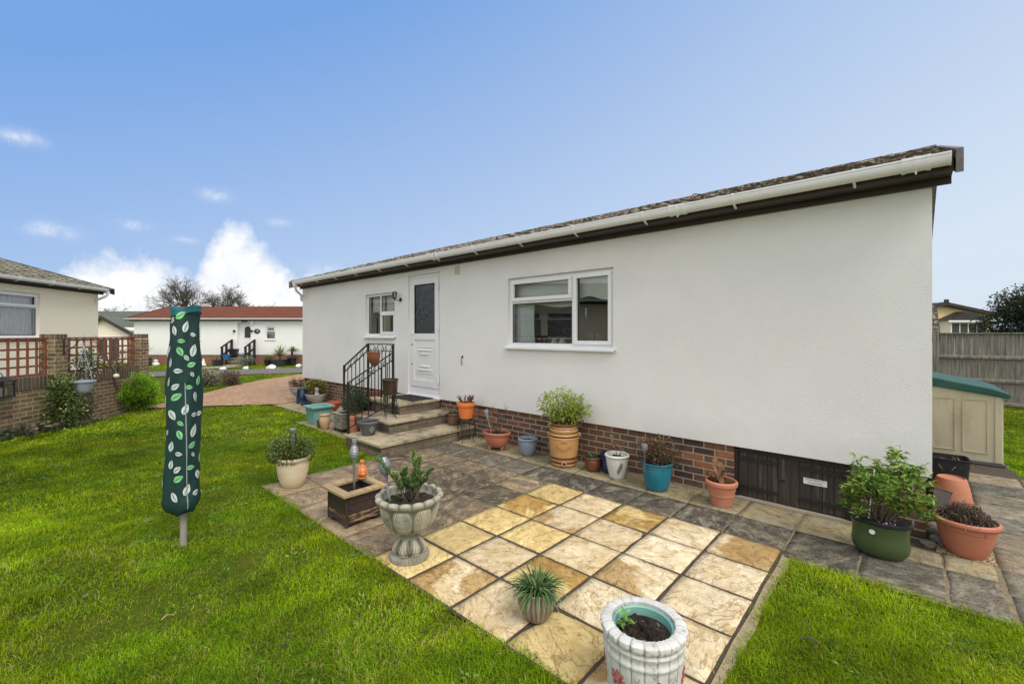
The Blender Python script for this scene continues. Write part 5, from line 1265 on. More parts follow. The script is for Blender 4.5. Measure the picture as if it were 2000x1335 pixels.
# half pot hung on the railing
t = thing('hanging_pot', 'brown terracotta half pot hooked onto the iron railing', 'plant pot', (-6.86, 4.045, 1.13), 0)
def half(a, r, z):
    s = math.sin(a); return r*(1+.012*math.sin(a*26)) if s < 0 else r*max(.0, 1-s*.0)
b = MB(); n = 26; pr = [(.02, 0), (.055, .02), (.085, .06), (.112, .11), (.128, .17), (.132, .21), (.138, .212), (.14, .228), (.134, .23), (.126, .20), (.09, .11), (0, .10)]
vs = []
for (r, z) in pr:
    for j in range(n+1): a = PI+PI*j/n; q = r*(1+.010*math.sin(a*30)*(z < .2)); vs.append((q*math.cos(a), q*math.sin(a)*.95, z))
m = n+1
b.add(vs, [(i*m+j, i*m+j+1, (i+1)*m+j+1, (i+1)*m+j) for i in range(len(pr)-1) for j in range(n)]); b.poly([vs[i*m] for i in range(9)]+[vs[i*m+n] for i in range(8, -1, -1)])
S['hangterr'] = mat('hanging_terracotta', (.26, .095, .045), (.20, .075, .038), 5, .7)
t.scale = (1.22, 1.1, 1.1)
b.build('pot', 'hangterr', t, smooth=40)
b = MB(); b.tube([(-.05, .0, .2), (-.05, .03, .24), (-.05, .035, .20)], .004, 5); b.tube([(.05, .0, .2), (.05, .03, .24), (.05, .035, .20)], .004, 5); b.build('hook', 'iron', t)

# ---- left of the steps
t = thing('planter', 'square turquoise panelled planter at the edge of the grass', 'planter', (-8.33, 3.72, 0))
b = MB(); b.lathe([(.195, 0), (.2, .006), (.235, .29), (.235, .30)], 4, M=Matrix.Rotation(PI/4, 4, 'Z')); 
b.f = b.f[:-1]; b.mi = b.mi[:-1]
b.lathe([(.225, .30), (.19, .05), (0, .049)], 4, M=Matrix.Rotation(PI/4, 4, 'Z')); b.build('pot', 'turquoise', t, bevel=.004)
for k in range(4):
    b = MB(); b.prism([(-.215, -.215), (.215, -.215), (.155, -.155), (-.155, -.155)], 'z', .301, .335); M = Matrix.Rotation(k*PI/2, 4, 'Z'); b.v = [tuple(M @ Vector(p)) for p in b.v]; b.build('rim', 'turquoise', t, bevel=.006)
    b = MB()
    for e in (-1, 1): b.add([M @ Vector(p) for p in ((e*.145-.014, -.147, .01), (e*.145+.014, -.147, .01), (e*.165+.014, -.172, .295), (e*.165-.014, -.172, .295))], [(0, 1, 2, 3)])
    b.build('corner_trim', 'turquoise', t, fix=False)
soil(t, .15, .27, 'soil_dry', .95, .95)
pot('tiny dark brown pot tucked beside the turquoise planter', ctr(-7.84, 3.52, .05), [(.042, 0), (.045, .005), (.054, .10), (.06, .105), (.062, .13), (.058, .135)], 'brown_glaze', soilz=.04)
pot('waisted buff terracotta jar between the small brown pot and stone planter', ctr(-7.65, 3.52, .06), [(.055, 0), (.062, .01), (.082, .08), (.092, .14), (.086, .19), (.074, .215), (.072, .23), (.084, .245), (.087, .258), (.08, .265)], 'tan_stone', soilz=.08, sm='soil_dry')
t = thing('planter', 'square stone-effect planter on a low wheeled caddy', 'planter', (-7.32, 3.74, 0))
b = MB(); q = .15
b.lathe([(q*1.414*.93, .055), (q*1.414, .30)], 4, M=Matrix.Rotation(PI/4, 4, 'Z')); b.f = b.f[:-1]; b.mi = b.mi[:-1]; b.build('pot', 'stonepl', t)
for k in range(4):
    b = MB(); b.prism([(-.165, -.165), (.165, -.165), (.125, -.125), (-.125, -.125)], 'z', .301, .325); M = Matrix.Rotation(k*PI/2, 4, 'Z'); b.v = [tuple(M @ Vector(p)) for p in b.v]; b.build('rim', 'grey_stone', t, bevel=.004)
soil(t, .125, .27, 'soil_dry')
b = MB(); b.box(-.15, .15, -.15, .15, .038, .054); cd = b.build('caddy', 'iron', t)
for dx in (-1, 1):
    for dy in (-1, 1): b = MB(); b.lathe([(0, -.01), (.018, -.01), (.018, .01), (0, .01)], 12, M=Matrix.Translation((dx*.13, dy*.13, .019)) @ Matrix.Rotation(PI/2, 4, 'X')); b.build('wheel', 'black_plastic', cd)
t = pot('tall terracotta pot behind the lowest railing post holding a grey-green shrub', (-6.93, 3.70), [(.08, 0), (.085, .006), (.112, .20), (.124, .205), (.126, .25), (.118, .255)], 'terracotta', soilz=.03)
t.scale = (.92, .92, 1.28)
sheath(t, .235, .17, 1500, .42, [(.05, .075, .04), (.09, .115, .07), (.035, .055, .03), (.14, .16, .10)], .035, .018, 18, (.19, .19, .19), .25, .42, 12, lo=.4)
t = pot('rounded pink terracotta pot half hidden behind the grey plastic pot', (-6.93, 3.93), [(.09, 0), (.10, .01), (.135, .13), (.145, .24), (.135, .30), (.13, .315), (.136, .325), (.13, .335)], 'terracotta', soilz=.05)
t = pot('black pot holding a dense dark green shrub beneath the railing', (-7.3, 3.95), [(.09, 0), (.095, .006), (.12, .18), (.128, .2), (.12, .205)], 'black_plastic', soilz=.03)
sheath(t, .19, .22, 2200, .48, [(.035, .065, .022), (.06, .095, .035), (.022, .04, .014), (.10, .13, .06)], .04, .02, 20, (.25, .22, .22), .25, .42, 10, lo=.4)
t = pot('low terracotta bowl of pale succulents behind the stone planter', (-7.72, 3.98), [(.09, 0), (.13, .05), (.155, .09), (.16, .105), (.15, .11)], 'terracotta', soilz=.02)
n = 130; a = rng.uniform(0, 2*PI, n); q = rng.uniform(0, .12, n); leaves('foliage', np.stack([q*np.cos(a), q*np.sin(a), np.full(n, .09)], 1), np.stack([np.cos(a), np.sin(a), rng.uniform(.4, 2, n)], 1), .06, .025, pick([(.24, .26, .10), (.16, .20, .10), (.3, .27, .12)], n), t)
t = pot('red plastic pedestal bowl behind the left rail post', (-9.0, 4.35), [(.08, 0), (.085, .01), (.04, .03), (.03, .06), (.045, .085), (.09, .13), (.125, .19), (.135, .225), (.15, .23), (.153, .255), (.145, .26)], 'red_plastic', soilz=.04)
t = thing('planter', 'square brown pot standing on the side steps behind the railing', 'planter', (-7.6, 4.5, .362))
b = MB(); b.lathe([(.105, 0), (.13, .21)], 4, M=Matrix.Rotation(PI/4+.2, 4, 'Z')); b.f = b.f[:-1]; b.mi = b.mi[:-1]; b.lathe([(.12, .209), (.10, .03), (0, .03)], 4, M=Matrix.Rotation(PI/4+.2, 4, 'Z')); b.lathe([(.13, .21), (.137, .212), (.137, .23), (.12, .23), (.12, .209)], 4, M=Matrix.Rotation(PI/4+.2, 4, 'Z')); b.build('pot', 'hangterr', t)
soil(t, .09, .18, 'soil_dry')
t = thing('compost_bag', 'crumpled blue and white plastic sack against the brick plinth', 'bag', (-8.55, 4.6, 0), .2)
b = MB()
for i in range(13):
    for j in range(20):
        v = i/12; a = 2*PI*j/20; w = .17*(1-.55*v**3)*(1+.08*math.sin(a*3+v*7)); b.v.append((w*math.cos(a)+.015*math.sin(v*9), w*.6*math.sin(a)*(1-.5*v)+.02*math.sin(v*6+a*2), .44*v+.02*math.sin(a*4)*v))
for i in range(12):
    for j in range(20): b.f.append((i*20+j, i*20+(j+1) % 20, (i+1)*20+(j+1) % 20, (i+1)*20+j)); b.mi.append(0)
b.poly([b.v[12*20+j] for j in range(20)]); b.build('sack', 'bag_white', t, smooth=70)
# far cluster by the house corner
def ribs(a, r, z): return r*(1+.02*abs(math.sin(a*12))*(z > .15))
t = pot('grey fluted stone urn at the far house corner with a brown shrub', (-11.55, 4.62), [(.13, 0), (.13, .03), (.08, .045), (.06, .09), (.065, .12), (.11, .15), (.165, .22), (.175, .27), (.18, .31), (.195, .315), (.195, .34), (.18, .345)], 'grey_stone', 'urn', n=72, rf=ribs, name='garden_urn')
sheath(t, .32, .17, 900, .26, [(.08, .045, .04), (.13, .08, .05), (.05, .035, .03)], .04, .014, 14, (.19, .19, .15), .28, .44, 16, sm='dark_twig', m='drymat')
pot('tall navy blue glazed vase beside the far stone urn', (-11.0, 4.52), [(.14, 0), (.15, .01), (.155, .12), (.14, .25), (.13, .33), (.14, .345), (.135, .355)], 'navy_glaze', soilz=.08)
pot('low navy glazed bowl in front of the swagged stone bowl', (-10.55, 4.42), [(.10, 0), (.12, .02), (.14, .07), (.135, .1), (.14, .11)], 'navy_glaze', soilz=.05)
def swag(a, r, z): return r*(1+.05*math.cos(a*5)*math.exp(-((z-.15-.03*math.cos(a*5))/.035)**2))
t = pot('pale stone bowl with swag relief and yellow-green plant near the house plinth', (-10.5, 4.62), [(.12, 0), (.13, .01), (.15, .05), (.2, .12), (.225, .2), (.24, .235), (.245, .255), (.235, .26)], 'grey_stone', n=60, rf=swag, soilz=.04)
sheath(t, .22, .2, 900, .36, [(.22, .22, .04), (.14, .17, .04), (.30, .24, .06), (.08, .12, .03), (.2, .12, .05)], .06, .034, 18, (.25, .22, .18), .28, .40, 14)
def gnome(loc):
    t = thing('garden_ornament', 'small grey stone post ornament standing in the swagged bowl', 'ornament', loc)
    b = MB(); b.lathe([(.05, 0), (.052, .02), (.045, .03), (.045, .15), (.052, .16), (.05, .19), (.03, .21), (0, .215)], 12); b.build('shaft', 'grey_stone', t, smooth=40)
    b = MB(); b.lathe([(.047, .06), (.05, .065), (.05, .075), (.047, .08)], 12); b.build('band', 'white_stone', t)
gnome((-10.32, 4.56, .21))

# ---- along the wall to the right of the steps
t = pot('brown glazed pot of dry grass on the lowest step by the wall', ctr(-5.6, 4.76, .0), [(.075, 0), (.085, .006), (.115, .07), (.12, .12), (.108, .165), (.112, .175), (.122, .185), (.118, .195)], 'brown_glaze', soilz=.04, z=.18)
n = 160; a = rng.uniform(0, 2*PI, n); q = rng.uniform(0, .07, n); ribbons('foliage', np.stack([q*np.cos(a), q*np.sin(a), np.full(n, .15)], 1), np.stack([np.cos(a)*.6, np.sin(a)*.6, np.ones(n)], 1), rng.uniform(.08, .24, n), .0045, pick([(.20, .14, .08), (.13, .09, .055), (.11, .13, .05)], n), t, 'drymat', droop=.5)
ol = ctr(-5.13, 4.60, .05)
wirestand('black scrolled wire stand against the plinth under the orange pot', ol, 0, .15, .36)
t = pot('bright orange plastic pot of pruned stems on a wire stand', ol, [(.095, 0), (.10, .004), (.128, .19), (.145, .195), (.148, .245), (.14, .25)], 'orange_plastic', soilz=.03, z=.368)
b = MB()
for k in range(24):
    a = random.uniform(0, 2*PI); s = Vector((.05*math.cos(a), .05*math.sin(a), .22)); e = s+Vector((.07*math.cos(a), .07*math.sin(a), random.uniform(.08, .15))); b.tube([s, s.lerp(e, .5)+Vector((0, 0, .01)), e], [.007, .006, .005], 6)
    for j in range(2): f = s.lerp(e, random.uniform(.4, .9)); b.tube([f, f+Vector((random.gauss(0, .03), random.gauss(0, .03), .035))], [.005, .004], 5)
b.build('stem', 'twig', t)
# footed oval bowl
t = pot('footed oval terracotta bowl with a bare twiggy shrub', ctr(-4.42, 4.56, .10), [(.12, .045), (.135, .05), (.175, .10), (.195, .16), (.20, .21), (.205, .225), (.222, .23), (.226, .25), (.215, .258)], 'plastic_terracotta', soilz=.03, sx=1, sy=.78)
for dx, dy in ((-.35, -1.05), (1.1, -.2), (-1.1, .5)):
    b = MB(); b.prism([(-.035, .07), (.035, .07), (.012, .0), (-.012, .0)], 'y', -.012, .012); o = b.build('foot', 'plastic_terracotta', t, bevel=.004); o.location = (dx*.11, dy*.10, 0)
b = MB(); 
for k in range(4): branch(b, (random.gauss(0.03, .02), random.gauss(0, .02), .22), (random.gauss(0, .4), random.gauss(0, .4), 1), .21, .006, 3, .6, 3, 5, .15, .78)
b.build('stem', 'dark_twig', t)
t = pot('blue-grey glazed pot standing alone against the brick plinth', ctr(-3.90, 4.64, .08), [(.08, 0), (.088, .006), (.115, .07), (.128, .14), (.13, .19), (.125, .205), (.138, .212), (.143, .225), (.135, .236)], 'blue_glaze', soilz=.05)
n = 8; a = rng.uniform(0, 2*PI, n); leaves('foliage', np.tile(np.array([[.02, .01, .18]]), (n, 1)), np.stack([np.cos(a), np.sin(a), np.ones(n)], 1), .06, .025, pick([(.07, .15, .04)], n), t)
# stoneware barrel
def barrelr(a, r, z): return r+.006*sum(math.exp(-((z-c)/.008)**2) for c in (.10, .365, .40, .435, .468))
BPR = [(.148, 0), (.156, .008)]+[(.156+.036*math.sin(min(1, z/.40)*PI*.55)-.02*max(0, (z-.40)/.1)**1.5, z) for z in np.linspace(.02, .50, 50)]+[(.172, .515), (.182, .522), (.182, .54), (.17, .548)]
bl = ctr(-3.235, 4.56, .13)
t = pot('tall banded stoneware barrel with tap hole planted with a bright green shrub', bl, BPR, 'banded', 'barrel planter', soilz=.05, n=56, rf=barrelr, name='barrel_planter')
af = math.atan2(-bl[1], -bl[0])
b = MB(); M = Matrix.Translation(onpot(BPR, None, af+.02, .055, -.004)) @ Matrix.Rotation(af+.02, 4, 'Z') @ Matrix.Rotation(PI/2, 4, 'Y'); b.lathe([(.034, 0), (.036, .02), (.03, .026), (.02, .026), (.018, .012)], 20, M=M); b.build('tap_hole', 'tan_stone', t, smooth=40)
b = MB(); M = Matrix.Translation(onpot(BPR, None, af+.02, .055, .001)) @ Matrix.Rotation(af+.02, 4, 'Z') @ Matrix.Rotation(PI/2, 4, 'Y'); b.lathe([(0, .008), (.019, .008), (.019, .0095), (0, .0095)], 16, M=M); b.build('bung', 'iron', t)
S['relief'] = mat('tan_relief', (.44, .235, .095), (.38, .2, .08), 8, .35)
b = MB(); b.tube([onpot(BPR, None, af+u, .265-.035*math.sin((u/.42)*PI/2+PI/2)+.0, .004) for u in np.linspace(-.42, .42, 17)], .007, 6); b.tube([onpot(BPR, None, af+u, .285-.035*math.sin((u/.42)*PI/2+PI/2), .003) for u in np.linspace(-.42, .42, 17)], .004, 6)
for s_ in (-1, 1): b.tube([onpot(BPR, None, af+s_*u, z, .004) for u, z in ((.42, .265), (.47, .285), (.44, .245))], .006, 5)
b.build('ribbon_relief', 'relief', t, smooth=60)
b = MB()
for u, z, r in ((-.14, .33, .014), (-.05, .335, .018), (.06, .335, .018), (.15, .33, .014), (0, .352, .015), (-.1, .347, .01), (.1, .347, .01)): b.lathe([(r, -.002), (r*.7, .006), (0, .009)], 8, M=Matrix.Translation(onpot(BPR, None, af+u, z, .0)) @ Matrix.Rotation(af+u, 4, 'Z') @ Matrix.Rotation(PI/2, 4, 'Y'))
b.build('crest_relief', 'relief', t, smooth=60)
for s_ in (-1, 1):
    a = af+s_*1.5; b = MB(); b.tube([onpot(BPR, None, a, z, o) for z, o in ((.42, -.006), (.415, .010), (.40, .014), (.38, .010), (.37, -.004))], [.011, .012, .012, .011, .008], 8); b.build('lug_handle', 'tan_stone', t, smooth=60)
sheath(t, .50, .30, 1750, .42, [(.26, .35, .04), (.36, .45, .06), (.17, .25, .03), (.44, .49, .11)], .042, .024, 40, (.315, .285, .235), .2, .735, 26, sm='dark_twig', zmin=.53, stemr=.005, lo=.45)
t = pot('small drip-glazed brown pot with strap leaves near the barrel', ctr(-2.86, 4.65, .06), [(.065, 0), (.072, .006), (.10, .06), (.108, .115), (.10, .15), (.112, .158), (.116, .172), (.108, .18)], 'drip_glaze', soilz=.03)
n = 26; a = rng.uniform(0, 2*PI, n); ti = rng.uniform(.2, 1.1, n); ribbons('foliage', np.stack([.03*np.cos(a), .03*np.sin(a), np.full(n, .15)], 1), np.stack([np.cos(a)*ti, np.sin(a)*ti, np.ones(n)], 1), rng.uniform(.10, .20, n), rng.uniform(.016, .026, n), pick([(.06, .14, .05), (.10, .19, .06), (.03, .08, .05)], n), t, droop=1.1)
pot('navy glazed pot tucked behind the white fern pot', (-2.70, 4.79), [(.085, 0), (.09, .006), (.115, .08), (.125, .2), (.13, .23), (.122, .235)], 'navy_glaze', soilz=.06)
FPR = [(.082, 0), (.09, .004), (.10, .03), (.128, .14), (.142, .225), (.143, .24), (.152, .246), (.158, .258), (.155, .27), (.148, .275)]
wl = ctr(-2.51, 4.60, .09)
t = pot('white glazed pot with a brown fern leaf relief', wl, FPR, 'white_glaze', soilz=.045)
t.scale = (.92, .92, 1)
af = math.atan2(-wl[1], -wl[0])+.22
def fern(u, z, o=.0025): return onpot(FPR, None, af+u, z, o)
b = MB(); N = 9
for k in range(N):
    f = k/(N-1); u0, z0 = -.12+.30*f+.10*math.sin(f*2.4), .055+.125*f; L_ = .30*math.sin(PI*(.16+.74*f))*.85
    for sg in (-1, 1):
        du, dz = sg*L_*.85*(1 if sg < 0 else .9), .018+.028*(1 if sg < 0 else .35)
        b.poly([fern(u0, z0-.003), fern(u0+du*.5, z0+dz*.4-.0045), fern(u0+du, z0+dz), fern(u0+du*.45, z0+dz*.6+.005), fern(u0, z0+.005)])
b.build('fern_relief', 'brown_paint', t, fix=False)
b = MB(); st_ = [Vector((0, 0, .22)), Vector((-.01, 0, .30)), Vector((-.045, .01, .38)), Vector((-.07, .01, .46))]; b.tube(st_, [.006, .005, .004, .003], 6); b.tube([Vector((.01, 0, .22)), Vector((.05, .0, .29)), Vector((.07, 0, .33))], [.006, .004, .003], 6); b.build('stem', 'twig', t)
n = 26; P = np.array([tuple(st_[-1])]*4+[(.07, 0, .33)]*8+[(.01, .0, .25)]*8+[(-.04, .01, .37)]*6); a = rng.uniform(0, 2*PI, n); leaves('foliage', P, np.stack([np.cos(a), np.sin(a), rng.uniform(-.2, .8, n)], 1), .05, .034, pick([(.20, .27, .05), (.14, .2, .05), (.26, .17, .07)], n), t)
t = pot('large teal glazed pot with brown dried bushy plant', ctr(-1.99, 4.52, .11), [(.105, 0), (.115, .008), (.13, .04), (.155, .15), (.165, .225), (.162, .25), (.170, .258), (.166, .268), (.174, .275), (.178, .29), (.168, .298)], 'teal_glaze', soilz=.04)
t.scale = (0.95, 0.95, 1)
sheath(t, .27, .2, 2000, .30, [(.16, .085, .05), (.10, .05, .035), (.22, .14, .07), (.07, .06, .03), (.13, .12, .045)], .03, .014, 26, (.235, .20, .17), .26, .40, 26, 'drymat', 'dark_twig', lo=.4)
def tband(a, r, z): return r+.004*math.sin(a*24+z*60)*math.exp(-((z-.165)/.02)**2)+.005*math.exp(-((z-.115)/.005)**2)
t = pot('terracotta pot with relief band and shrivelled brown leaves beside the hatch', ctr(-1.35, 4.55, .06), [(.095, 0), (.10, .006)]+[(.10+.045*(z/.2), z) for z in np.linspace(.02, .20, 24)]+[(.15, .205), (.162, .212), (.164, .24), (.152, .252)], 'terracotta', soilz=.045, rf=tband, n=72)
t.scale = (0.91, 0.91, 1)
b = MB()
for k in range(11):
    a = random.uniform(0, 2*PI); c = Vector((-.03+.03*math.cos(a), .03*math.sin(a), .21)); L_ = random.uniform(.10, .22); n_ = 6; w = random.uniform(.03, .06); pts = []
    for i in range(n_+1):
        f = i/n_; p = c+Vector((math.cos(a)*L_*.55*f+.02*math.sin(f*5+k), math.sin(a)*L_*.55*f, L_*f*(1.25-.95*f*random.uniform(.6, 1.2))+(.12*f if k < 3 else 0)))
        ww = w*math.sin(PI*min(1, .12+f*.88))*.7; s_ = Vector((-math.sin(a), math.cos(a), .3*math.sin(f*7)))
        pts.append((p-s_*ww, p+Vector((0, 0, -.014)), p+s_*ww))
    for i in range(n_): b.add([*pts[i], *pts[i+1]], [(0, 1, 4, 3), (1, 2, 5, 4)])
S['deadleaf'] = mat('dead_leaf', (.26, .13, .06), (.10, .05, .028), 16, .8, .5, 40, dirt=(.05, .028, .02))
b.build('foliage', 'deadleaf', t, smooth=60, fix=False)
# green oval pot
gl = (-.155, 4.40)
def waist(a, r, z): return r
t = pot('large olive green oval pot with black rim and staked glossy shrub', gl, [(.13, 0), (.165, .012), (.20, .05), (.212, .10), (.205, .15), (.202, .2), (.215, .25), (.222, .268), (.214, .275)], 'green_glaze', soilz=.04, sx=1.08, sy=.82)
t.scale = (0.78, 0.78, 1)
b = MB(); b.lathe([(.2215, .255), (.227, .262), (.226, .278), (.213, .283), (.205, .275)], 48, sx=1.08, sy=.82); b.build('rim', 'black_plastic', t, smooth=40)
GPR = [(.205, .15), (.202, .2), (.215, .25)]
a = math.atan2(-4.4, .15)-.28; b = MB(); pts = [((.206)*1.08*math.cos(a+.11*math.cos(q))*1.006, .206*.82*math.sin(a+.11*math.cos(q))*1.02, .205+.018*math.sin(q)) for q in np.linspace(0, 2*PI, 20)[:-1]]
b.poly(pts); b.build('sticker', 'label_white', t, fix=False)
cols = [(.15, .28, .04), (.22, .36, .06), (.09, .18, .03), (.32, .38, .07)]
P = []; D = []; b = MB()
for k in range(46):
    a = random.uniform(0, 2*PI); rr = random.uniform(.08, .36); h = random.uniform(.08, .56)*(1-.35*(rr/.36)**2); e = Vector((rr*math.cos(a)*1.02+.05, rr*math.sin(a)*.85, .27+h)); s = Vector((.06*math.cos(a), .05*math.sin(a), .24))
    b.tube([s, s.lerp(e, .55)+Vector((0, 0, .05)), e], [.005, .004, .0025], 5)
    for q in range(62):
        f = 1-abs(random.gauss(0, .22)); p = s.lerp(e, f)+Vector((random.gauss(0, .022), random.gauss(0, .022), random.gauss(0, .018)+.05*4*f*(1-f))); an = random.uniform(0, 2*PI); P.append(tuple(p)); D.append((math.cos(an), math.sin(an), random.uniform(-.3, .7)))
b.build('stem', 'twig', t); P = np.array(P); n = len(P)
leaves('foliage', P, np.array(D), .066, .019, shade(pick(cols, n), (P[:, 2]-.5)/.3, .55, 1.2), t)
for dx, dy, l in ((-.09, -.06, .42), (.10, .02, .40)):
    b = MB(); b.tube([(dx, dy, .24), (dx+.05, dy-.02, .24+l)], .006, 6); b.build('cane', 'label_white', t)
n = 40; leaves('bedding', np.stack([rng.normal(.02, .06, n), rng.normal(-.10, .02, n), np.full(n, .25)], 1), np.stack([rng.normal(0, 1, n), rng.normal(0, 1, n), np.ones(n)], 1), .032, .018, pick([(.15, .3, .05), (.10, .22, .04)], n), t)
n = 14; leaves('flower', np.stack([rng.normal(.06, .03, n), rng.normal(-.12, .015, n), np.full(n, .275)], 1), np.stack([rng.normal(0, 1, n), rng.normal(0, 1, n), np.ones(n)], 1), .022, .018, pick([(.5, .25, .45), (.65, .55, .65)], n), t)

# ---- round the house end
big = (.335, 4.86)
t = pot('biggest terracotta plastic pot heaped with dead brown foliage, on the gravel', big, [(.15, 0), (.155, .006), (.185, .05), (.215, .12), (.235, .19), (.238, .2), (.245, .204), (.25, .232), (.268, .238), (.278, .252), (.275, .268), (.26, .276)], 'plastic_terracotta', soilz=.03, n=64)
t.scale = (0.7, 0.7, 1)
n = 2300; a = rng.uniform(0, 2*PI, n); q = np.sqrt(rng.uniform(0, 1, n))*.245; P = np.stack([q*np.cos(a)-.01, q*np.sin(a), .24+.14*(1-(q/.27)**2)*rng.uniform(.2, 1.1, n)], 1)
ribbons('foliage', P, np.stack([rng.normal(0, 1, n), rng.normal(0, 1, n), rng.normal(.25, .6, n)], 1), rng.uniform(.03, .08, n), rng.uniform(.004, .013, n), pick([(.065, .04, .032), (.035, .024, .02), (.11, .07, .05), (.17, .12, .08)], n, .3), t, 'drymat', seg=3, droop=.9)
t = thing('storage_tub', 'black plastic tub of dead stalks in front of the storage box', 'tub', (.29, 6.95, 0), .1)
t.scale = (0.95, 0.8, 1.02)
b = MB(); 
def rrect(w, d, r, z, n=6):
    return [(sx_*(w-r)+r*math.cos(a0+PI/2*i/n), sy__*(d-r)+r*math.sin(a0+PI/2*i/n), z) for sx_, sy__, a0 in ((1, 1, 0), (-1, 1, PI/2), (-1, -1, PI), (1, -1, 1.5*PI)) for i in range(n+1)]
def loops(b, ls):
    m = len(ls[0]); o = len(b.v)
    for l in ls: b.v += l
    for k in range(len(ls)-1):
        for i in range(m): b.f.append((o+k*m+i, o+k*m+(i+1) % m, o+(k+1)*m+(i+1) % m, o+(k+1)*m+i)); b.mi.append(0)
    return b
loops(b, [rrect(.20, .15, .05, 0), rrect(.225, .175, .05, .29), rrect(.235, .185, .05, .295), rrect(.235, .185, .05, .31), rrect(.222, .172, .05, .31), rrect(.2, .15, .05, .05)]); b.poly(rrect(.2, .15, .05, .05)); b.poly(rrect(.20, .15, .05, 0)[::-1]); b.build('tub', 'black_plastic', t, smooth=40)
b = MB(); b.poly(rrect(.215, .165, .05, .24)); b.build('soil', 'soil_dry', t, fix=False)
n = 220; P = np.stack([rng.uniform(-.19, .19, n), rng.uniform(-.14, .14, n), np.full(n, .24)], 1); ribbons('foliage', P, np.stack([rng.normal(0, 1, n), rng.normal(0, 1, n), rng.uniform(0, 1, n)], 1), rng.uniform(.06, .16, n), .006, pick([(.26, .2, .13), (.17, .13, .09), (.33, .27, .18)], n), t, 'drymat', droop=.8)
t = thing('plant_pot', 'upturned smooth terracotta pot between the tub and the largest pot', 'plant pot', (.33, 6.23, 0))
t.scale = (0.8, 0.8, 1.08)
b = MB(); b.lathe([(.19, 0), (.192, .03), (.18, .09), (.16, .17), (.14, .225), (.135, .235), (.125, .238), (.115, .225), (0, .222)], 44); b.build('pot', 'terracotta', t, smooth=40)
t = thing('planter', 'dark brown square planter leaning against the house end', 'planter', (.19, 5.42, .13), 0, None, (R(-18), R(14), .3))
t.scale = (0.5, 0.5, .7)
b = MB(); b.lathe([(.13, 0), (.18, .25), (.19, .255), (.19, .27), (.17, .27), (.12, .03), (0, .03)], 4, M=Matrix.Rotation(PI/4, 4, 'Z')); b.build('pot', 'dark_glaze', t, bevel=.004)
def rockmesh(seed, s, m, name, lab, loc, group, flat=.7):
    bm = bmesh.new(); bmesh.ops.create_icosphere(bm, subdivisions=3, radius=1); r = random.Random(seed); pl = [(Vector((r.gauss(0, 1), r.gauss(0, 1), r.gauss(0, 1))).normalized(), r.uniform(.5, .85)) for _ in range(9)]
    for v in bm.verts:
        d = v.co.normalized(); q = 1.0
        for n_, h in pl:
            c = d.dot(n_)
            if c > 1e-3: q = min(q, h/c)
        v.co = d*q*(1+.06*noise.noise(d*3+Vector((seed, 0, 0)))); v.co.z *= flat
    me = bpy.data.meshes.new(name); bm.to_mesh(me); bm.free(); me.materials.append(S[m]); me.polygons.foreach_set('use_smooth', [True]*len(me.polygons)); me.set_sharp_from_angle(angle=R(24))
    o = bpy.data.objects.new(name, me); C.objects.link(o); o.location = loc; o.scale = s; o.rotation_euler = (0, 0, r.uniform(0, 6)); tag(o, lab, 'rock', group); return o
k = 0
for (x, y, z, s) in ((.185, 4.95, .03, .055), (.25, 5.03, .03, .055), (.17, 5.04, .05, .06), (.30, 5.14, .04, .06), (.18, 5.13, .07, .06), (.33, 5.25, .05, .06), (.19, 5.22, .09, .06), (.25, 5.12, .08, .055), (.12, 4.86, .01, .05), (.24, 5.24, .10, .06), (.33, 5.40, .05, .06), (.155, 5.30, .10, .06), (.21, 4.89, .015, .04), (.24, 4.96, .02, .035)):
    rockmesh(k, (s*1.15, s*.95, s), 'rock', 'rock', 'rough grey-brown stone in the heap by the house end', (x, y, z), 'stones heaped at the house end'); k += 1
n = 2600; V = []; cu = []
gx_ = rng.uniform(.17, .485, n); gy_ = rng.uniform(4.76, 5.5, n)
tet = np.array([(1, 0, -.4), (-.6, .8, -.4), (-.6, -.8, -.4), (.1, 0, .7)]); rot = rng.uniform(0, 2*PI, n); sc = rng.uniform(.004, .011, n)
tx = tet[None]*sc[:, None, None]; V = np.stack([tx[..., 0]*np.cos(rot)[:, None]-tx[..., 1]*np.sin(rot)[:, None]+gx_[:, None], tx[..., 0]*np.sin(rot)[:, None]+tx[..., 1]*np.cos(rot)[:, None]+gy_[:, None], tx[..., 2]+.0], -1).reshape(-1, 3)
F = (np.arange(n)[:, None]*4+np.array([[0, 1, 3, 1, 2, 3, 2, 0, 3]])).ravel(); cc = pick([(.42, .28, .15), (.5, .4, .27), (.3, .2, .11), (.48, .34, .22)], n, .2)
o = rawmesh('gravel', V, F, np.arange(n*3)*3, np.full(n*3, 3), 'drymat', np.repeat(cc, 4, 0)); o['kind'] = 'stuff'; tag(o, 'loose tan gravel chippings round the largest pot', 'gravel')
# storage box
t = thing('storage_box', 'beige plastic garden storage box with a green lid against the house end', 'storage box', (0, 0, 0))
X0, X1, Y0, Y1, H0, H1 = .18, .91, 8.33, 9.65, 1.01, .885
b = MB(); b.prism([(X0, .03), (X1, .03), (X1, H1), (X0, H0)], 'y', Y0, Y1); b.build('body', 'box_beige', t, bevel=.012)
b = MB(); b.prism([(X0-.02, 0), (X1+.02, 0), (X1+.02, .03), (X0-.02, .03)], 'y', Y0-.02, Y1+.02); b.build('base', 'grey_plastic', t)
for a, c in ((X0+.07, X0+.30), (X0+.36, X0+.60)):
    b = MB(); frame_(b, a, c, .14, .84, .014, Y0-.011, Y0-.001); b.build('moulding', 'box_beige', t, bevel=.004)
b = MB(); b.box(X1-.075, X1-.012, Y0-.013, Y0-.001, .04, .89); b.build('corner_strip', 'box_beige', t, bevel=.005)
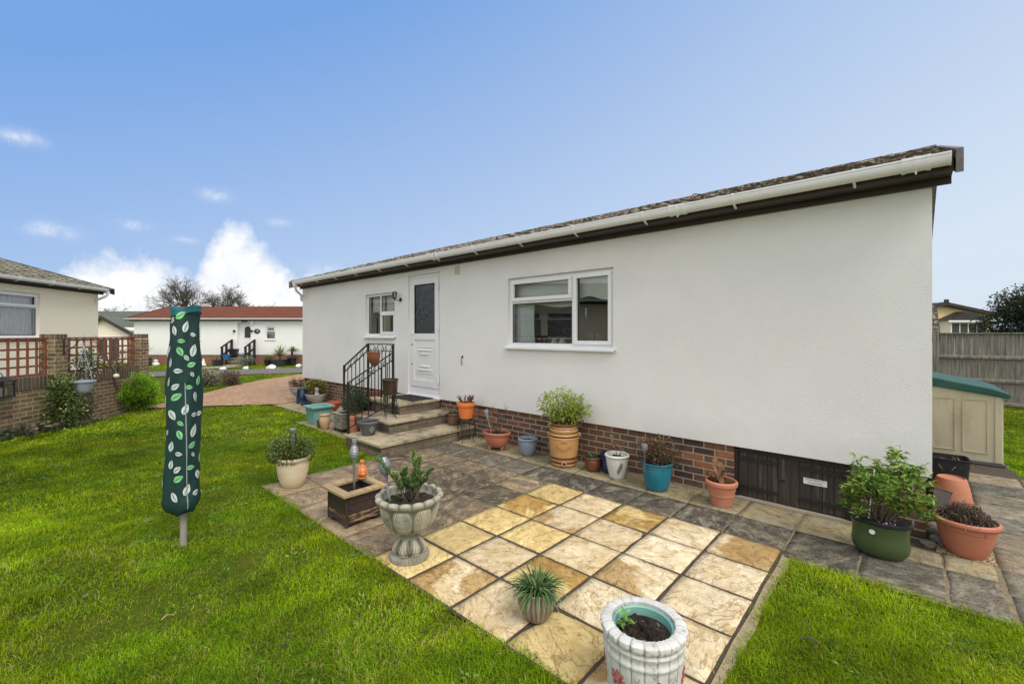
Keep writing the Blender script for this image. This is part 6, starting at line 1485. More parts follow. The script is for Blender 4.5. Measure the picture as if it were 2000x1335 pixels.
b = MB(); pts = [(X0-.03, 1.0), (X1-.12, .905), (X1+.055, .872), (X1+.06, .93), (X1-.10, .99), (X0-.03, 1.125)]
b.prism(pts, 'y', Y0-.045, Y1+.045); b.build('lid', 'lid_green', t, bevel=.014)
# grey close-board fence
fe = thing('fence', 'weathered grey close-boarded timber fence behind the storage box', 'fence', (0, 0, 0)); FY = 15.0; zt = 1.72
posts = [.52, 2.42, 4.32, 6.22]
for k in range(3):
    a, c = posts[k]+.06, posts[k+1]-.06; b = MB(); x = a; 
    while x < c-.01:
        w = min(.135+random.uniform(-.01, .01), c-x); b.box(x, x+w-.004, FY+random.uniform(-.006, .006), FY+.018, .02, zt-.03+random.uniform(-.004, .004)); x += w
    b.build('board_panel', 'fence', fe)
    for zz in (.08, .60, 1.14): b = MB(); b.prism([(FY-.045, zz-.03), (FY-.0065, zz-.045), (FY-.0065, zz+.045), (FY-.045, zz+.02)], 'x', a, c); b.build('rail', 'fence', fe)
    b = MB(); b.box(a, c, FY-.05, FY+.04, zt-.028, zt); b.build('capping', 'fence', fe, bevel=.004)
for p in posts: b = MB(); b.box(p-.055, p+.055, FY-.075, FY+.05, -.1, zt+.05); b.build('post', 'fence', fe, bevel=.006)
fe2 = None

# ------------------------------------------------------------------ small things standing in or on the pots
LEFT = Vector((-cy_, -sy_, 0))
def stake(label, loc, z0, z1, lean, head, hm, pm_, group='solar lights', r=.011, headh=.10):
    t = thing('solar_light', label, 'solar light', (loc[0], loc[1], z0), 0, group)
    d = (LEFT*lean+Vector((0, 0, z1-z0))); L = d.length; q = Vector((0, 0, 1)).rotation_difference(d.normalized()); t.rotation_euler = q.to_euler()
    b = MB(); b.tube([(0, 0, -.02), (0, 0, L-headh)], r, 12); b.build('stake', pm_, t, smooth=50)
    b = MB(); b.lathe([(a, L-headh+z*headh) for a, z in head], 20); b.build('head', hm, t, smooth=40); t['_L'] = L
    return t
t = stake('solar light with clear ribbed glass below a brushed cap, standing in the box bush', ctr(-5.02, 1.955, .07), .28, .64, 0, [(0, 0), (.016, 0), (.03, .02), (.034, .06)]+[(.031+.004*(k % 2), .1+.06*k) for k in range(9)]+[(.034, .64)], 'clear', 'bronze_post', r=.014, headh=.15)
b = MB(); L = t['_L']; b.lathe([(.036, L-.055), (.038, L-.05), (.038, L-.004), (.034, L), (0, L)], 22); b.build('cap', 'steel', t, smooth=40)
b = MB(); b.lathe([(.012, L-.15), (.03, L-.14), (.033, L-.12)], 18); b.build('collar', 'bronze_post', t, smooth=40)
stake('tall steel solar light with banded head rising from the square wooden planter', (-3.755, 2.0), .21, .745, 0, [(0, 0), (.016, 0), (.018, .03)]+[(.026+.011*math.sin(k/16*PI)+.003*(k % 2), .08+.52*k/16) for k in range(17)]+[(.02, .63), (.016, .68), (.02, .72), (.022, .95), (.018, 1), (0, 1)], 'ringed', 'steel', r=.012, headh=.20)
b = MB(); pr = [(0, 0), (.034, 0), (.045, .008)]+[(.054*math.sin(PI*(.18+.72*k/30))*1.0+.0018*math.cos(k*2.9), .012+.122*k/30) for k in range(31)]+[(.016, .14), (.018, .15), (.021, .158), (.02, .172), (.013, .178)]
b.lathe(pr, 30); t = thing('glass_vase', 'orange ribbed gourd-shaped glass vase on the wooden planter\'s rim', 'vase', (-3.885, 2.15, .31)); b.build('body', 'jar', t, smooth=50)
t = stake('silver solar light with ringed egg-shaped head leaning in the stone urn', (ux-.105, uy-.10), .39, .76, .055, [(0, 0), (.010, 0), (.012, .2), (.02, .3)]+[(.028+.017*math.sin(k/14*PI)**.8+.0022*(k % 2), .36+.58*k/14) for k in range(15)]+[(.026, .96), (.02, 1.0), (0, .98)], 'ringed', 'silver_plastic', r=.009, headh=.20)
stake('slim silver solar light leaning in the footed oval bowl', ctr(-4.53, 4.56, .06), .22, .565, .085, [(0, 0), (.012, 0), (.016, .3), (.028, .6), (.036, .9), (.036, 1), (0, 1.0)], 'silver_plastic', 'silver_plastic', r=.010, headh=.16)
stake('short grey solar light at the front of the teal pot', (-2.085, 4.42), .25, .52, 0, [(0, 0), (.01, 0), (.016, .18), (.03, .3), (.036, .6), (.034, .92), (.03, .96), (.03, 1), (0, 1)], 'grey_head', 'grey_plastic', r=.008, headh=.11)
t = thing('glass_jar', 'small clear glass jar on the paving behind the turquoise planter', 'jar', (-8.85, 4.0, 0)); b = MB(); b.lathe([(.05, .003), (.06, .01), (.06, .12), (.045, .14), (.045, .16), (.05, .165)], 18); b.build('jar', 'clear', t, smooth=40, fix=False)
b = MB(); b.lathe([(0, .004), (.055, .004), (.055, .06), (0, .062)], 16); b.build('filling', 'white_stone', t)

# ------------------------------------------------------------------ covered rotary clothes line
rc = thing('rotary_airer', 'rotary clothes line in a dark green leaf-print cover, standing on the lawn', 'clothes line', (-4.36, .845, -.02))
b = MB(); b.tube([(0, 0, -.05), (0, 0, 1.8)], .024, 16); b.build('pole', 'concrete_post', rc, smooth=50)
CZ = [(.29, .095), (.315, .112), (.37, .124), (.43, .119), (.55, .115), (.8, .117), (1.1, .120), (1.4, .117), (1.6, .110), (1.72, .101), (1.83, .092), (1.90, .097), (1.93, .103)]
def cov(a, z, off=0):
    r = float(np.interp(z, [p[1-1] for p in CZ], [p[1] for p in CZ]))
    fold = .007*math.sin(3*a+z*2.2)+.005*math.sin(5*a-z*5)+.004*math.sin(2*a+z*9)+.0018*math.sin(4*a+z*23+2*math.sin(3*z))+.0012*math.sin(7*a-z*31)
    lo = max(0, (.49-z)/.2); hi = max(0, (z-1.78)/.14)
    fold += lo*.016*math.sin(4*a+1)+hi*(.012*math.cos(2*(a-.62))+.006*math.sin(5*a))
    r += fold+off; tilt = .012*(1-z)
    return Vector((r*math.cos(a)*1.04-tilt*cy_, r*math.sin(a)*.98-tilt*sy_, z+hi*.016*math.cos(2*(a-.62))+lo*.022*math.sin(4*a+1)))
S['cover'] = mat('cover_fabric', (.005, .030, .028), (.007, .039, .036), 3, .7, .35, 26, bdist=.01)
S['covertrim'] = mat('cover_trim', (.02, .12, .15), (.028, .15, .18), 3, .6)
S['pr_white'] = mat('print_white', (.62, .70, .66), (.56, .64, .6), 6, .7); S['pr_mint'] = mat('print_mint', (.22, .58, .24), (.28, .66, .30), 6, .7)
b = MB(); na, nz = 72, 90
for i in range(nz+1):
    z = .29+(1.93-.29)*i/nz
    for j in range(na): b.v.append(cov(2*PI*j/na, z))
for i in range(nz):
    for j in range(na): b.f.append((i*na+j, i*na+(j+1) % na, (i+1)*na+(j+1) % na, (i+1)*na+j)); b.mi.append(4 if i > nz-4 else 0)
b.poly([b.v[j] for j in range(na)][::-1], 0); b.poly([b.v[nz*na+j]-Vector((0, 0, .05)) for j in range(na)], 4)
AF = math.atan2(-.845, 4.36)      # facing the viewer
def printleaf(u, z, L, W, ang, mi):
    """u: metres round the cover from its viewer-facing line (positive to the right)."""
    a0 = AF+u/.128; ca, sa = math.cos(ang), math.sin(ang)
    def P(s, w, off): x = s*ca-w*sa; y = s*sa+w*ca; return cov(a0+x/.132, z+y, off)
    N = 8; ws = [W*math.sin(PI*(k/N)**.85)**.9*.5 for k in range(N+1)]; g = .0018
    for sg in (-1, 1):
        o = len(b.v)
        for k in range(N+1):
            s = -L/2+L*k/N
            for f in (0, .5, 1): b.v.append(P(s, sg*(g+(max(ws[k]-g, 0))*f), .0022))
        for k in range(N):
            for f in range(2): b.f.append((o+k*3+f, o+(k+1)*3+f, o+(k+1)*3+f+1, o+k*3+f+1)); b.mi.append(mi)
        for k in (2, 3, 4, 5, 6):
            s = -L/2+L*k/N-.004; w1 = ws[k]*.62; h = .0011+L*.004
            b.add([P(s-h, sg*g, .0032), P(s+h, sg*g, .0032), P(s+L*.09+h*.2, sg*w1, .0032), P(s+L*.09-h*.2, sg*w1, .0032)], [(0, 1, 2, 3)], 3)
LV = [(228, 128, 1, .075, .4), (200, 220, 0, .062, -1.1), (265, 200, 0, .070, 1.2), (312, 241, 0, .040, -.2), (243, 273, 1, .042, -.1), (238, 327, 1, .058, -1.1), (310, 322, 0, .078, 1.2), (271, 360, 0, .042, -.9), (183, 383, 0, .062, 1.3), (298, 395, 1, .052, .3), (230, 425, 0, .050, -.1), (302, 446, 0, .036, -1), (177, 480, 0, .066, 1), (217, 505, 0, .056, .6), (288, 511, 1, .042, -.1), (224, 556, 1, .068, .5), (324, 563, 0, .062, -1.3), (270, 622, 0, .064, 1.2), (207, 648, 0, .068, -1), (319, 655, 0, .046, 0), (248, 692, 1, .04, -.7), (319, 737, 0, .082, 1.1), (245, 750, 1, .058, -1.2), (178, 740, 0, .046, .7), (197, 810, 0, .064, 1.3), (310, 808, 1, .056, .5), (240, 848, 0, .046, -.1), (315, 860, 0, .034, -.9), (197, 903, 0, .056, 1.3), (233, 928, 0, .058, .6), (305, 925, 1, .048, 0), (240, 975, 1, .066, .5), (343, 972, 0, .058, -1.3), (288, 1037, 0, .070, 1.2), (223, 1065, 0, .062, -.9), (335, 1060, 0, .056, .3), (168, 315, 0, .05, .9), (166, 578, 0, .06, 1.3), (335, 480, 1, .06, 1.4), (352, 885, 1, .06, 1.4), (350, 655, 0, .05, .2), (180, 160, 0, .05, 1.2)]
for x, z, mi, L, ang in LV:
    px_, py_ = 260+x/2.567, 560+z/2.567; dx = (px_-360-((py_-600)*.012))*.00395/1.09; zz = 1.7+.02-(py_-651.5)*.00397
    u = .128*math.asin(max(-1, min(1, dx/.132)))
    printleaf(u, min(1.87, max(.34, zz)), L*1.38, L*.76, ang, 1 if mi == 0 else 2)
for k in range(34):
    u = random.uniform(.20, .60); printleaf(u+.0, .38+1.42*(k % 17)/17+random.uniform(-.02, .02), random.uniform(.065, .10), random.uniform(.038, .054), random.uniform(-1.4, 1.4), 1 if random.random() < .65 else 2)
cvo = b.build('cover', ['cover', 'pr_white', 'pr_mint', 'cover', 'covertrim'], rc, smooth=60, fix=False)
b = MB(); u0 = .012
for k in range(60):
    za, zb = .30+1.035*k/60, .30+1.035*(k+1)/60; f = lambda z: AF+(.006+.028*(1.34-z)/1.1)/.128
    b.add([cov(f(za)-.028, za, .004), cov(f(za)+.028, za, .004), cov(f(zb)+.028, zb, .004), cov(f(zb)-.028, zb, .004)], [(0, 1, 2, 3)])
b.build('zip', 'silver_plastic', rc, fix=False)
b = MB()
for k in range(6):
    for j in range(5):
        A = lambda i: AF+(-.038+.080*i/5)/.128
        B = lambda i: 1.33+.075*i/6
        b.add([cov(A(j), B(k), .006), cov(A(j+1), B(k), .006), cov(A(j+1), B(k+1), .006), cov(A(j), B(k+1), .006)], [(0, 1, 2, 3)])
b.build('flap', 'cover', rc, fix=False)

# ------------------------------------------------------------------ garden wall, trellis and what grows on them
WD = math.atan2(.638, -.77); WP = (-11.98, .72)
gw = thing('garden_wall', 'brown brick garden wall with two tall piers bordering the lawn', 'wall', (*WP, 0), WD)
def wl_(x, y, z=0): return (WP[0]+math.cos(WD)*x-math.sin(WD)*y, WP[1]+math.sin(WD)*x+math.cos(WD)*y, z)
for x0, x1 in ((-4.6, -.625), (-.355, 1.61)):
    b = MB(); b.box(x0, x1, .03, .245, -.1, .735); b.build('panel', 'gbrick', gw)
    b = MB(); b.box(x0, x1, .022, .253, .737, .955); b.build('soldier_course', 'gsold', gw, bevel=.006)
for x0, x1 in ((-.623, -.357), (1.612, 1.878)):
    b = MB(); b.box(x0, x1, -.01, .255, -.1, 1.575); b.build('pier', 'gbrick', gw, bevel=.004)
    b = MB(); b.box(x0+.003, x1-.003, -.006, .25, 1.583, 1.69); b.build('pier_cap', 'gsold', gw, bevel=.006)
for lab, x0, x1 in (('reddish trellis panel between the two brick piers, laced with bare stems', -.355, 1.61), ('reddish trellis panel meeting only the nearer brick pier', -3.9, -.625)):
    tr = thing('trellis', lab, 'trellis', wl_(0, 0), WD, 'trellis panels on the garden wall'); y = .135
    b = MB(); n = int((x1-x0)/.17)
    for k in range(n+1): x = x0+.03+(x1-x0-.06)*k/n; b.box(x-.019, x+.019, y-.018, y-.001, .957, 1.60)
    b.build('uprights', 'trellis', tr, bevel=.002)
    b = MB()
    for k in range(5): z = .975+.15*k; b.box(x0, x1, y+.001, y+.019, z-.017, z+.017)
    b.build('cross_slats', 'trellis', tr, bevel=.002)
    b = MB(); b.box(x0, x1, y-.022, y+.022, 1.60, 1.628); b.build('top_rail', 'trellis', tr, bevel=.003)
def wthing(name, lab, cat, x, y, z=0, group=None): return thing(name, lab, cat, wl_(x, y, z), WD, group)
t = wthing('climber', 'bare tangled climber with a twisted trunk on the far trellis', 'climber', .8, .05)
b = MB(); b.tube([(.34, -.10, -.03), (.26, -.06, .22), (.12, -.03, .46), (.06, -.04, .62), (.02, -.03, .82), (.0, 0, .98)], [.028, .024, .022, .02, .022, .02], 8)
b.tube([(.30, -.12, -.03), (.20, -.07, .28), (.13, -.05, .5), (.0, -.05, .75), (-.02, .0, .98)], [.018, .016, .014, .014, .012], 7); b.build('trunk', 'bark', t, smooth=60)
b = MB()
for k in range(12): branch(b, (random.uniform(-.1, .1), .02, random.uniform(.85, 1.0)), (random.uniform(-1.2, 1.2), random.gauss(-.2, .25), random.uniform(.2, 1)), random.uniform(.28, .5), .011, 3, .7, 3, 5, .0, .75, None, .28)
b.build('stems', 'twig', t)
t = wthing('climber', 'leafy white-flowered climber spilling through the trellis behind the hanging basket', 'climber', .05, .04)
n = 500; P, D, _ = clumpcloud(n, (0, 0, 1.13), (.34, .12, .28), 14, .28, .8)
leaves('foliage', P, D, .055, .028, pick([(.05, .10, .03), (.08, .13, .05), (.13, .15, .06)], n), t); n = 90; P, D, _ = clumpcloud(n, (0, -.06, 1.08), (.36, .1, .26), 14, .3, .8); leaves('blossom', P, D, .04, .034, pick([(.7, .7, .66)], n, .05), t)
b = MB()
for k in range(10): branch(b, (random.uniform(-.2, .25), -.03, random.uniform(.0, .5)), (random.gauss(0, .25), random.gauss(0, .1), 1), .3, .008, 2, .4, 2, 5, .2)
b.build('stems', 'twig', t)
t = wthing('shrub', 'thin bare-stemmed shrub against the wall under the hanging basket', 'shrub', .05, -.06)
b = MB()
for k in range(5): branch(b, (random.gauss(0, .03), random.gauss(0, .02), -.03), (random.gauss(0, .3), random.gauss(-.05, .15), 1), .26, .010, 3, .5, 3, 5, .25, .75)
b.build('stems', 'twig', t); n = 130; P, D, _ = clumpcloud(n, (0, -.03, .3), (.3, .12, .3), 12, .3, .9); leaves('foliage', P, D, .045, .024, pick([(.12, .16, .06), (.3, .3, .12), (.2, .16, .08)], n), t)
t = wthing('shrub', 'variegated cream and green shrub climbing the wall at the nearer pier', 'shrub', -.72, -.14)
for zc_, rr in ((.62, (.24, .15, .32)), (.26, (.40, .24, .28))):
    n = 1000; P, D, dp = clumpcloud(n, (0 if zc_ > .5 else .10, -.05, zc_), rr, 18, .3, .8, 0)
    leaves('foliage', P, D, .06, .031, shade(pick([(.05, .11, .025), (.08, .15, .035), (.52, .50, .16), (.13, .20, .04), (.13, .20, .045), (.05, .10, .025), (.04, .08, .02)], n), dp, .5, 1.2), t)
b = MB()
for k in range(9): branch(b, (random.gauss(0, .1), -.05, -.02), (random.gauss(0, .3), random.gauss(0, .2), 1), .35, .009, 2, .4, 2, 5, .2)
b.build('stems', 'twig', t)
t = wthing('shrub', 'low dark broad-leaved plant at the foot of the nearer wall', 'shrub', -1.55, -.22)
n = 170; a = rng.uniform(0, 2*PI, n); q = np.sqrt(rng.random(n))*.42; P = np.stack([q*np.cos(a)*1.3, q*np.sin(a)*.6, np.full(n, .04)+rng.uniform(0, .1, n)], 1)
leaves('foliage', P, np.stack([np.cos(a), np.sin(a), rng.uniform(.2, 1, n)], 1), .12, .075, pick([(.03, .06, .025), (.05, .085, .035), (.09, .085, .05), (.20, .16, .13)], n), t, fold=.1)
t = wthing('shrub', 'straggly silver-brown low plant beside the variegated shrub', 'shrub', -.35, -.30)
n = 260; P, D, _ = clumpcloud(n, (0, 0, .07), (.42, .14, .10), 14, .3, .8, -.01); leaves('foliage', P, D, .05, .024, pick([(.22, .19, .12), (.13, .15, .06), (.3, .27, .16), (.08, .1, .04)], n), t)
# conifer bush
cp = ctr(-12.47, 1.62, .22); t = thing('conifer', 'bright green bushy dwarf conifer at the end of the garden wall', 'conifer', (*cp, -.03))
n = 12000; P, D, dp = clumpcloud(n, (0, 0, .40), (.335, .335, .42), 75, .13, 1.0, .02); D = unit(D*np.array([1, 1, .4])+np.array([0, 0, .75])+rng.normal(0, .2, (n, 3)))
hg = np.clip((P[:, 2]-.15)/.6, 0, 1); inner = np.linalg.norm((P-np.array([0, 0, .4]))/np.array([.335, .335, .42]), axis=1)
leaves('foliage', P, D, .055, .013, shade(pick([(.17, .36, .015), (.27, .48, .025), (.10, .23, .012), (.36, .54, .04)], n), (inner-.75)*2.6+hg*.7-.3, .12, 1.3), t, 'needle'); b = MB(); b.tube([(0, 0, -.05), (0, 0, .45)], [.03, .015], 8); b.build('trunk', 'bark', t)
# hanging basket and bracket
t = wthing('basket_bracket', 'black iron bracket fixed to the nearer brick pier', 'bracket', -.45, -.012, 1.3)
b = MB(); b.box(-.014, .014, -.008, 0, 0, .30); b.build('back_plate', 'iron', t)
b = MB(); b.tube([(0, -.008, .285), (0, -.33, .285), (0, -.35, .27), (0, -.345, .25), (0, -.325, .25)], .007, 6); b.build('arm', 'iron', t); b = MB(); b.tube([(0, -.008, .03), (0, -.10, .10), (0, -.22, .22), (0, -.26, .28)], .006, 6); b.build('brace', 'iron', t)
hb = wthing('hanging_basket', 'empty grey plastic hanging basket on three cords in front of the brick wall', 'hanging basket', -.45, -.342, .60)
b = MB(); pr = [(.085, 0), (.095, .006)]+[(.10+.055*(k/12)**.8+.0035*(k % 3 == 0), .015+.17*k/12) for k in range(13)]+[(.168, .19), (.176, .195), (.176, .215), (.168, .222)]; b.lathe(potshape(pr, .012, .14), 36); b.build('basket', 'basket_grey', hb, smooth=40)
soil(hb, .142, .145, 'soil_dry')
for k in range(3): a = 2*PI*k/3+.4; b = MB(); b.tube([(.165*math.cos(a), .165*math.sin(a), .215), (.006*math.cos(a), .006*math.sin(a), .80)], .005, 5); b.build('cord', 'basket_grey', hb)
b = MB(); b.lathe([(0, .78), (.016, .79), (.018, .84), (.008, .88), (0, .885)], 10); b.tube([(0, 0, .87), (0, 0, .92), (.0, .02, .945), (.0, .03, .93)], .005, 6); b.build('hook', 'basket_grey', hb, smooth=50)
b = MB(); b.lathe([(.054*math.sin(PI*k/14), -.054*math.cos(PI*k/14)*1.0) for k in range(15)], 22); t = wthing('float', 'orange and cream ball hanging from the bare climber stems', 'float', .67, -.13, .80); b.build('ball', 'float', t, smooth=60)
b = MB(); b.tube([(0, 0, .05), (.01, .03, .14), (.01, .10, .22)], .003, 4); b.build('string', 'rope', t)
t = thing('spotlight', 'small grey garden spotlight on a stake at the lawn edge', 'spotlight', (*ctr(-12.38, .76, -.05), -.02), WD)
b = MB(); b.tube([(0, 0, -.02), (0, 0, .12)], .014, 8); b.build('stake', 'basket_grey', t); M = Matrix.Translation((0, 0, .17)) @ Matrix.Rotation(R(28), 4, 'Y') @ Matrix.Translation((0, 0, -.06))
b = MB(); b.lathe([(0, 0), (.03, 0), (.036, .02), (.046, .13), (.05, .14), (.048, .15)], 16, M=M); b.build('head', 'basket_grey', t, smooth=40); b = MB(); b.lathe([(0, .148), (.046, .148)], 16, M=M); b.build('lens', 'steel', t)
# lantern
t = wthing('lantern', 'black framed lantern with a pillar candle on the nearer wall', 'lantern', -1.72, -.14, .69)
b = MB()
for dx in (-1, 1):
    for dy in (-1, 1): b.box(dx*.085-.008, dx*.085+.008, dy*.085-.008, dy*.085+.008, .021, .25)
b.box(-.1, .1, -.1, .1, 0, .02); b.lathe([(.141, .25), (.145, .262), (.05, .31), (.03, .33), (0, .332)], 4, M=Matrix.Rotation(PI/4, 4, 'Z')); b.build('frame', 'iron', t)
b = MB(); b.lathe([(0, .021), (.045, .021), (.045, .15), (.04, .155), (0, .152)], 24, lambda a, r, z: r*(1+.04*math.sin(a*14))); b.build('candle', 'candle', t)
b = MB()
for k in range(4):
    M = Matrix.Rotation(k*PI/2, 4, 'Z'); b.add([M @ Vector(p) for p in ((-.077, -.084, .021), (.077, -.084, .021), (.077, -.084, .25), (-.077, -.084, .25))], [(0, 1, 2, 3)])
b.build('glazing', 'clear', t, fix=False); b = MB(); b.tube([(0, 0, .33), (0, .02, .38), (0, .10, .42), (0, .165, .50)], .007, 6); b.build('hanger', 'iron', t)

# ------------------------------------------------------------------ across the drive and the road
def gz(X, Z): x, y = CW(X, Z); return (x, y, float(T(x, y)))
def bush(name, lab, loc, rad, n, cols, L, W, cat='shrub', group=None, lo=.45, clumps=16):
    t = thing(name, lab, cat, loc, 0, group); P, D, dp = clumpcloud(n, (0, 0, rad[2]*.85), rad, clumps, .28, .75, .0)
    leaves('foliage', P, D, L, W, shade(pick(cols, n), dp, lo, 1.25), t)
    b = MB()
    for k in range(7): branch(b, (random.gauss(0, rad[0]*.2), random.gauss(0, rad[1]*.2), -.02), (random.gauss(0, .5), random.gauss(0, .5), 1), rad[2]*.8, .012, 2, .4, 2, 5, .2)
    b.build('stems', 'dark_twig', t); return t
bush('shrub', 'low cream variegated shrub in the island lawn beside the drive', gz(-10.1, 14.5), (.45, .4, .27), 1500, [(.42, .38, .26), (.20, .2, .11), (.13, .12, .07), (.3, .24, .18)], .07, .04)
bush('shrub', 'low purple-brown shrub beside the cream variegated one', gz(-9.45, 14.65), (.36, .32, .26), 900, [(.15, .085, .075), (.2, .12, .09), (.09, .055, .05), (.2, .16, .09)], .07, .035)
bush('shrub', 'spiky grey-brown shrub behind the covered clothes line', gz(-10.7, 15.2), (.35, .3, .32), 500, [(.2, .14, .11), (.3, .24, .18)], .10, .03)
for k, (X, Z, s, lab) in enumerate(((-15.35, 23.2, 0.172, 'upright white painted stone opposite the far steps'), (-14.3, 23.55, 0.156, 'low flat white stone between the far steps and window'), (-13.25, 24.05, 0.234, 'widest knobbly white stone on the far road verge'), (-12.1, 24.75, 0.211, 'white stone on the verge closest to the white home\'s corner'), (-16.65, 22.55, 0.187, 'white stone at the foot of the far path'), (-18.9, 22.0, 0.187, 'white stone on the verge near the garden wall\'s far pier'))):
    x, y, z = gz(X, Z); rockmesh(40+k, (s*1.25, s*.9, s), 'white_rock', 'rock', lab, (x, y, z+s*.3), 'white painted stones along the far verge', .75)
for k, (X, lab) in enumerate(((-18.7, 'small white cone ornament by the far plinth'), (-21.6, 'small white rounded ornament by the far plinth, nearest the yucca'))):
    t = thing('garden_ornament', lab, 'ornament', gz(X, 26.5)); b = MB(); b.lathe([(.16, 0), (.15, .04), (.06, .3), (.02, .42), (0, .44)] if k == 0 else [(.2, 0), (.22, .1), (.1, .22), (.14, .3), (0, .38)], 12); b.build('body', 'white_rock', t, smooth=50)
def palmish(t, z, n, L, W, cols, droop, spread): a = rng.uniform(0, 2*PI, n); ti = rng.uniform(.1, spread, n); ribbons('foliage', np.tile(np.array([[0, 0, z]]), (n, 1)), np.stack([np.cos(a)*ti, np.sin(a)*ti, np.ones(n)], 1), rng.uniform(.7, 1.1, n)*L, W, pick(cols, n), t, droop=droop)
t = thing('potted_plant', 'spiky yellow-green yucca in a square black planter on the far lawn', 'potted plant', gz(-13.75, 25.9), YAW); b = MB(); b.box(-.36, .36, -.3, .3, 0, .42); b.build('pot', 'black_plastic', t, bevel=.02); palmish(t, .62, 90, .85, .05, [(.25, .28, .10), (.4, .38, .16), (.14, .2, .06)], .5, 2.2); b = MB(); b.tube([(0, 0, .38), (0, 0, .7)], .06, 8); b.build('trunk', 'bark', t)
t = thing('potted_plant', 'small rounded shrub in a tapered black pot by the far plinth', 'potted plant', gz(-14.75, 26.45)); b = MB(); b.lathe([(.17, 0), (.22, .3), (.25, .31), (.25, .36), (.2, .36)], 18); b.build('pot', 'black_plastic', t, smooth=40); sheath(t, .34, .25, 400, .3, [(.2, .2, .05), (.12, .16, .05), (.26, .2, .08)], .08, .05, 10, (.27, .27, .17), .3, .47, 0)
t = thing('potted_plant', 'fan palm in a tall black pot nearest the white house corner', 'potted plant', gz(-13.3, 26.45)); b = MB(); b.lathe([(.17, 0), (.24, .42), (.27, .43), (.27, .5), (.22, .5)], 18); b.build('pot', 'black_plastic', t, smooth=40); palmish(t, .85, 110, .62, .055, [(.18, .25, .07), (.3, .34, .12), (.1, .16, .04)], .9, 2.6); b = MB(); b.tube([(0, 0, .48), (0, 0, .9)], .07, 8); b.build('trunk', 'bark', t)
t = thing('potted_plant', 'thin stemmed plant in a low black tub left of the far steps', 'potted plant', gz(-17.75, 26.3)); b = MB(); b.box(-.28, .28, -.2, .2, 0, .38); b.build('pot', 'black_plastic', t, bevel=.02); palmish(t, .38, 12, .4, .03, [(.3, .26, .16), (.2, .16, .1)], .2, .8)
t = thing('potted_plant', 'yucca in a black box pot just past the garden wall\'s far pier', 'potted plant', gz(-21.95, 26.2)); b = MB(); b.box(-.3, .3, -.25, .25, 0, .5); b.build('pot', 'black_plastic', t, bevel=.02); palmish(t, .7, 40, .8, .055, [(.2, .26, .1), (.34, .32, .14)], .4, 1.2); b = MB(); b.tube([(0, 0, .45), (0, 0, .75)], .05, 8); b.build('trunk', 'bark', t)
t = thing('shrub', 'flat grey-green low shrub in front of the far right-hand rail', 'shrub', gz(-15.85, 26.0)); sheath(t, .05, .5, 600, .5, [(.25, .28, .2), (.14, .17, .1), (.33, .35, .26)], .09, .05, 14, (.62, .45, .26), .28, .32, 6)
for X, Zz, zz, m, s, lab in ((-17.1, 26.2, .13, 'blue_plastic', 1, 'blue pot on the far steps beside the black tub'), (-16.25, 26.3, .13, 'blue_plastic', .8, 'blue pot with a small plant on the far steps beside the right rail')):
    x, y, _ = gz(X, Zz); t = thing('plant_pot', lab, 'plant pot', (x, y, zz), 0, 'blue pots on the far steps'); t.scale = (s, s, s); b = MB(); b.lathe([(.16, 0), (.21, .24), (.23, .25), (.23, .3), (.18, .3), (.17, .2), (0, .2)], 18); b.build('pot', m, t, smooth=40)
    if s < 1: sheath(t, .25, .2, 160, .2, [(.08, .13, .05), (.15, .17, .07)], .08, .05, 6, (.22, .22, .16), .3, .36, 0)
x, y, _ = gz(-17.0, 26.72); t = thing('plant_tub', 'black square tub on the far landing beside the door', 'tub', (x, y, .345), YAW); b = MB(); b.lathe([(.2, 0), (.3, .4), (.31, .42), (.26, .42), (.2, .1), (0, .1)], 4, M=Matrix.Rotation(PI/4, 4, 'Z')); b.build('tub', 'black_plastic', t, bevel=.01)
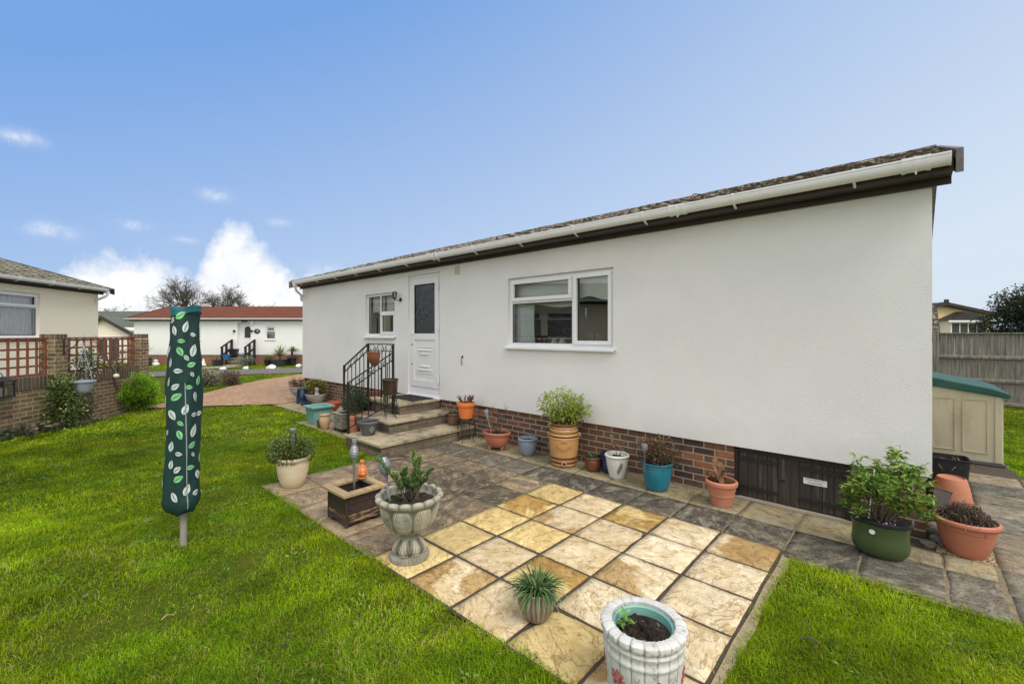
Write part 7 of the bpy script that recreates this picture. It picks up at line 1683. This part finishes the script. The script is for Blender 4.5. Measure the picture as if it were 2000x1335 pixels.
# bare trees
def tree(lab, X, Z, zb, rad, seed, lev=5, r=.26, k0=9):
    random.seed(seed); x, y = CW(X, Z); z0 = float(T(x, y)); t = thing('bare_tree', lab, 'tree', (x, y, z0), 0, 'leafless trees beyond the far home')
    tp = zb-z0; b = MB(); b.tube([(0, 0, -.3), (.08, 0, tp*.5), (0, .05, tp)], [r, r*.8, r*.72], 9); b.build('trunk', 'bark', t, smooth=60)
    b = MB()
    def rec(p, d, L, rr, lv):
        d = d.normalized(); pts = [p]; q = p.copy()
        for i in range(3):
            d = (d+Vector((random.gauss(0, .2), random.gauss(0, .2), random.gauss(.03, .15)))).normalized(); q = q+d*L/3; pts.append(q.copy())
        b.tube(pts, [rr, rr*.85, rr*.72, rr*.6], 5 if lv > 3 else 3, cap=False)
        if lv:
            for k in range(3 if lv > 1 else 4):
                dd = (d+Vector((random.gauss(0, .62), random.gauss(0, .62), random.gauss(.04, .5)))).normalized()
                rec(pts[3] if k == 0 else pts[random.randint(1, 3)], dd, L*random.uniform(.62, .9), max(rr*.6, .011), lv-1)
    for k in range(k0):
        a = 2*PI*k/k0+random.uniform(-.3, .3); ti = random.uniform(.2, 1.5); rec(Vector((0, 0, tp*random.uniform(.8, 1.0))), Vector((math.cos(a)*ti, math.sin(a)*ti, 1)), rad*.46, r*.36, lev)
    b.build('crown', 'bark', t); return t
tree('wide leafless tree above the red roof, directly behind the covered clothes line', -41.2, 55, 4.8, 3.2, 11, 5, .26, 11)
tree('smaller leafless tree above the red roof beside the far chimney', -36.2, 56, 4.3, 2.7, 5, 5, .2, 9)
tree('low leafless tree beyond the red roof, furthest from the clothes line', -33.9, 58, 3.4, 2.2, 8, 5, .14, 8)
tree('small faint leafless tree between the cream home and the green roof', -56, 61, 3.6, 2.2, 9, 4, .14, 9)
random.seed(3)
# dark evergreen beyond the fence
x, y = CW(21.3, 17.6); t = thing('evergreen_tree', 'dense dark glossy evergreen tree rising behind the grey fence', 'tree', (x, y, 0))
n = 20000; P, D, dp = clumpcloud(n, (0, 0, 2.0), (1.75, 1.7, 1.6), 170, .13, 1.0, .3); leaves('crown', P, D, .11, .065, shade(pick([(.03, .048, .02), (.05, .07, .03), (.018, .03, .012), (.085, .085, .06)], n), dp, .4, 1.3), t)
b = MB(); b.tube([(0, 0, -.2), (0, 0, 2.6)], [.14, .06], 9)
for k in range(14): branch(b, (0, 0, random.uniform(.5, 2.2)), (random.gauss(0, 1), random.gauss(0, 1), .5), .9, .05, 2, .5, 3, 5, .1)
b.build('trunk', 'bark', t)
bush('shrub', 'yellow-green shrub peeping over the fence below the evergreen', (*CW(20.6, 15.9), 0), (.6, .6, .95), 900, [(.18, .26, .05), (.10, .17, .03)], .1, .06)
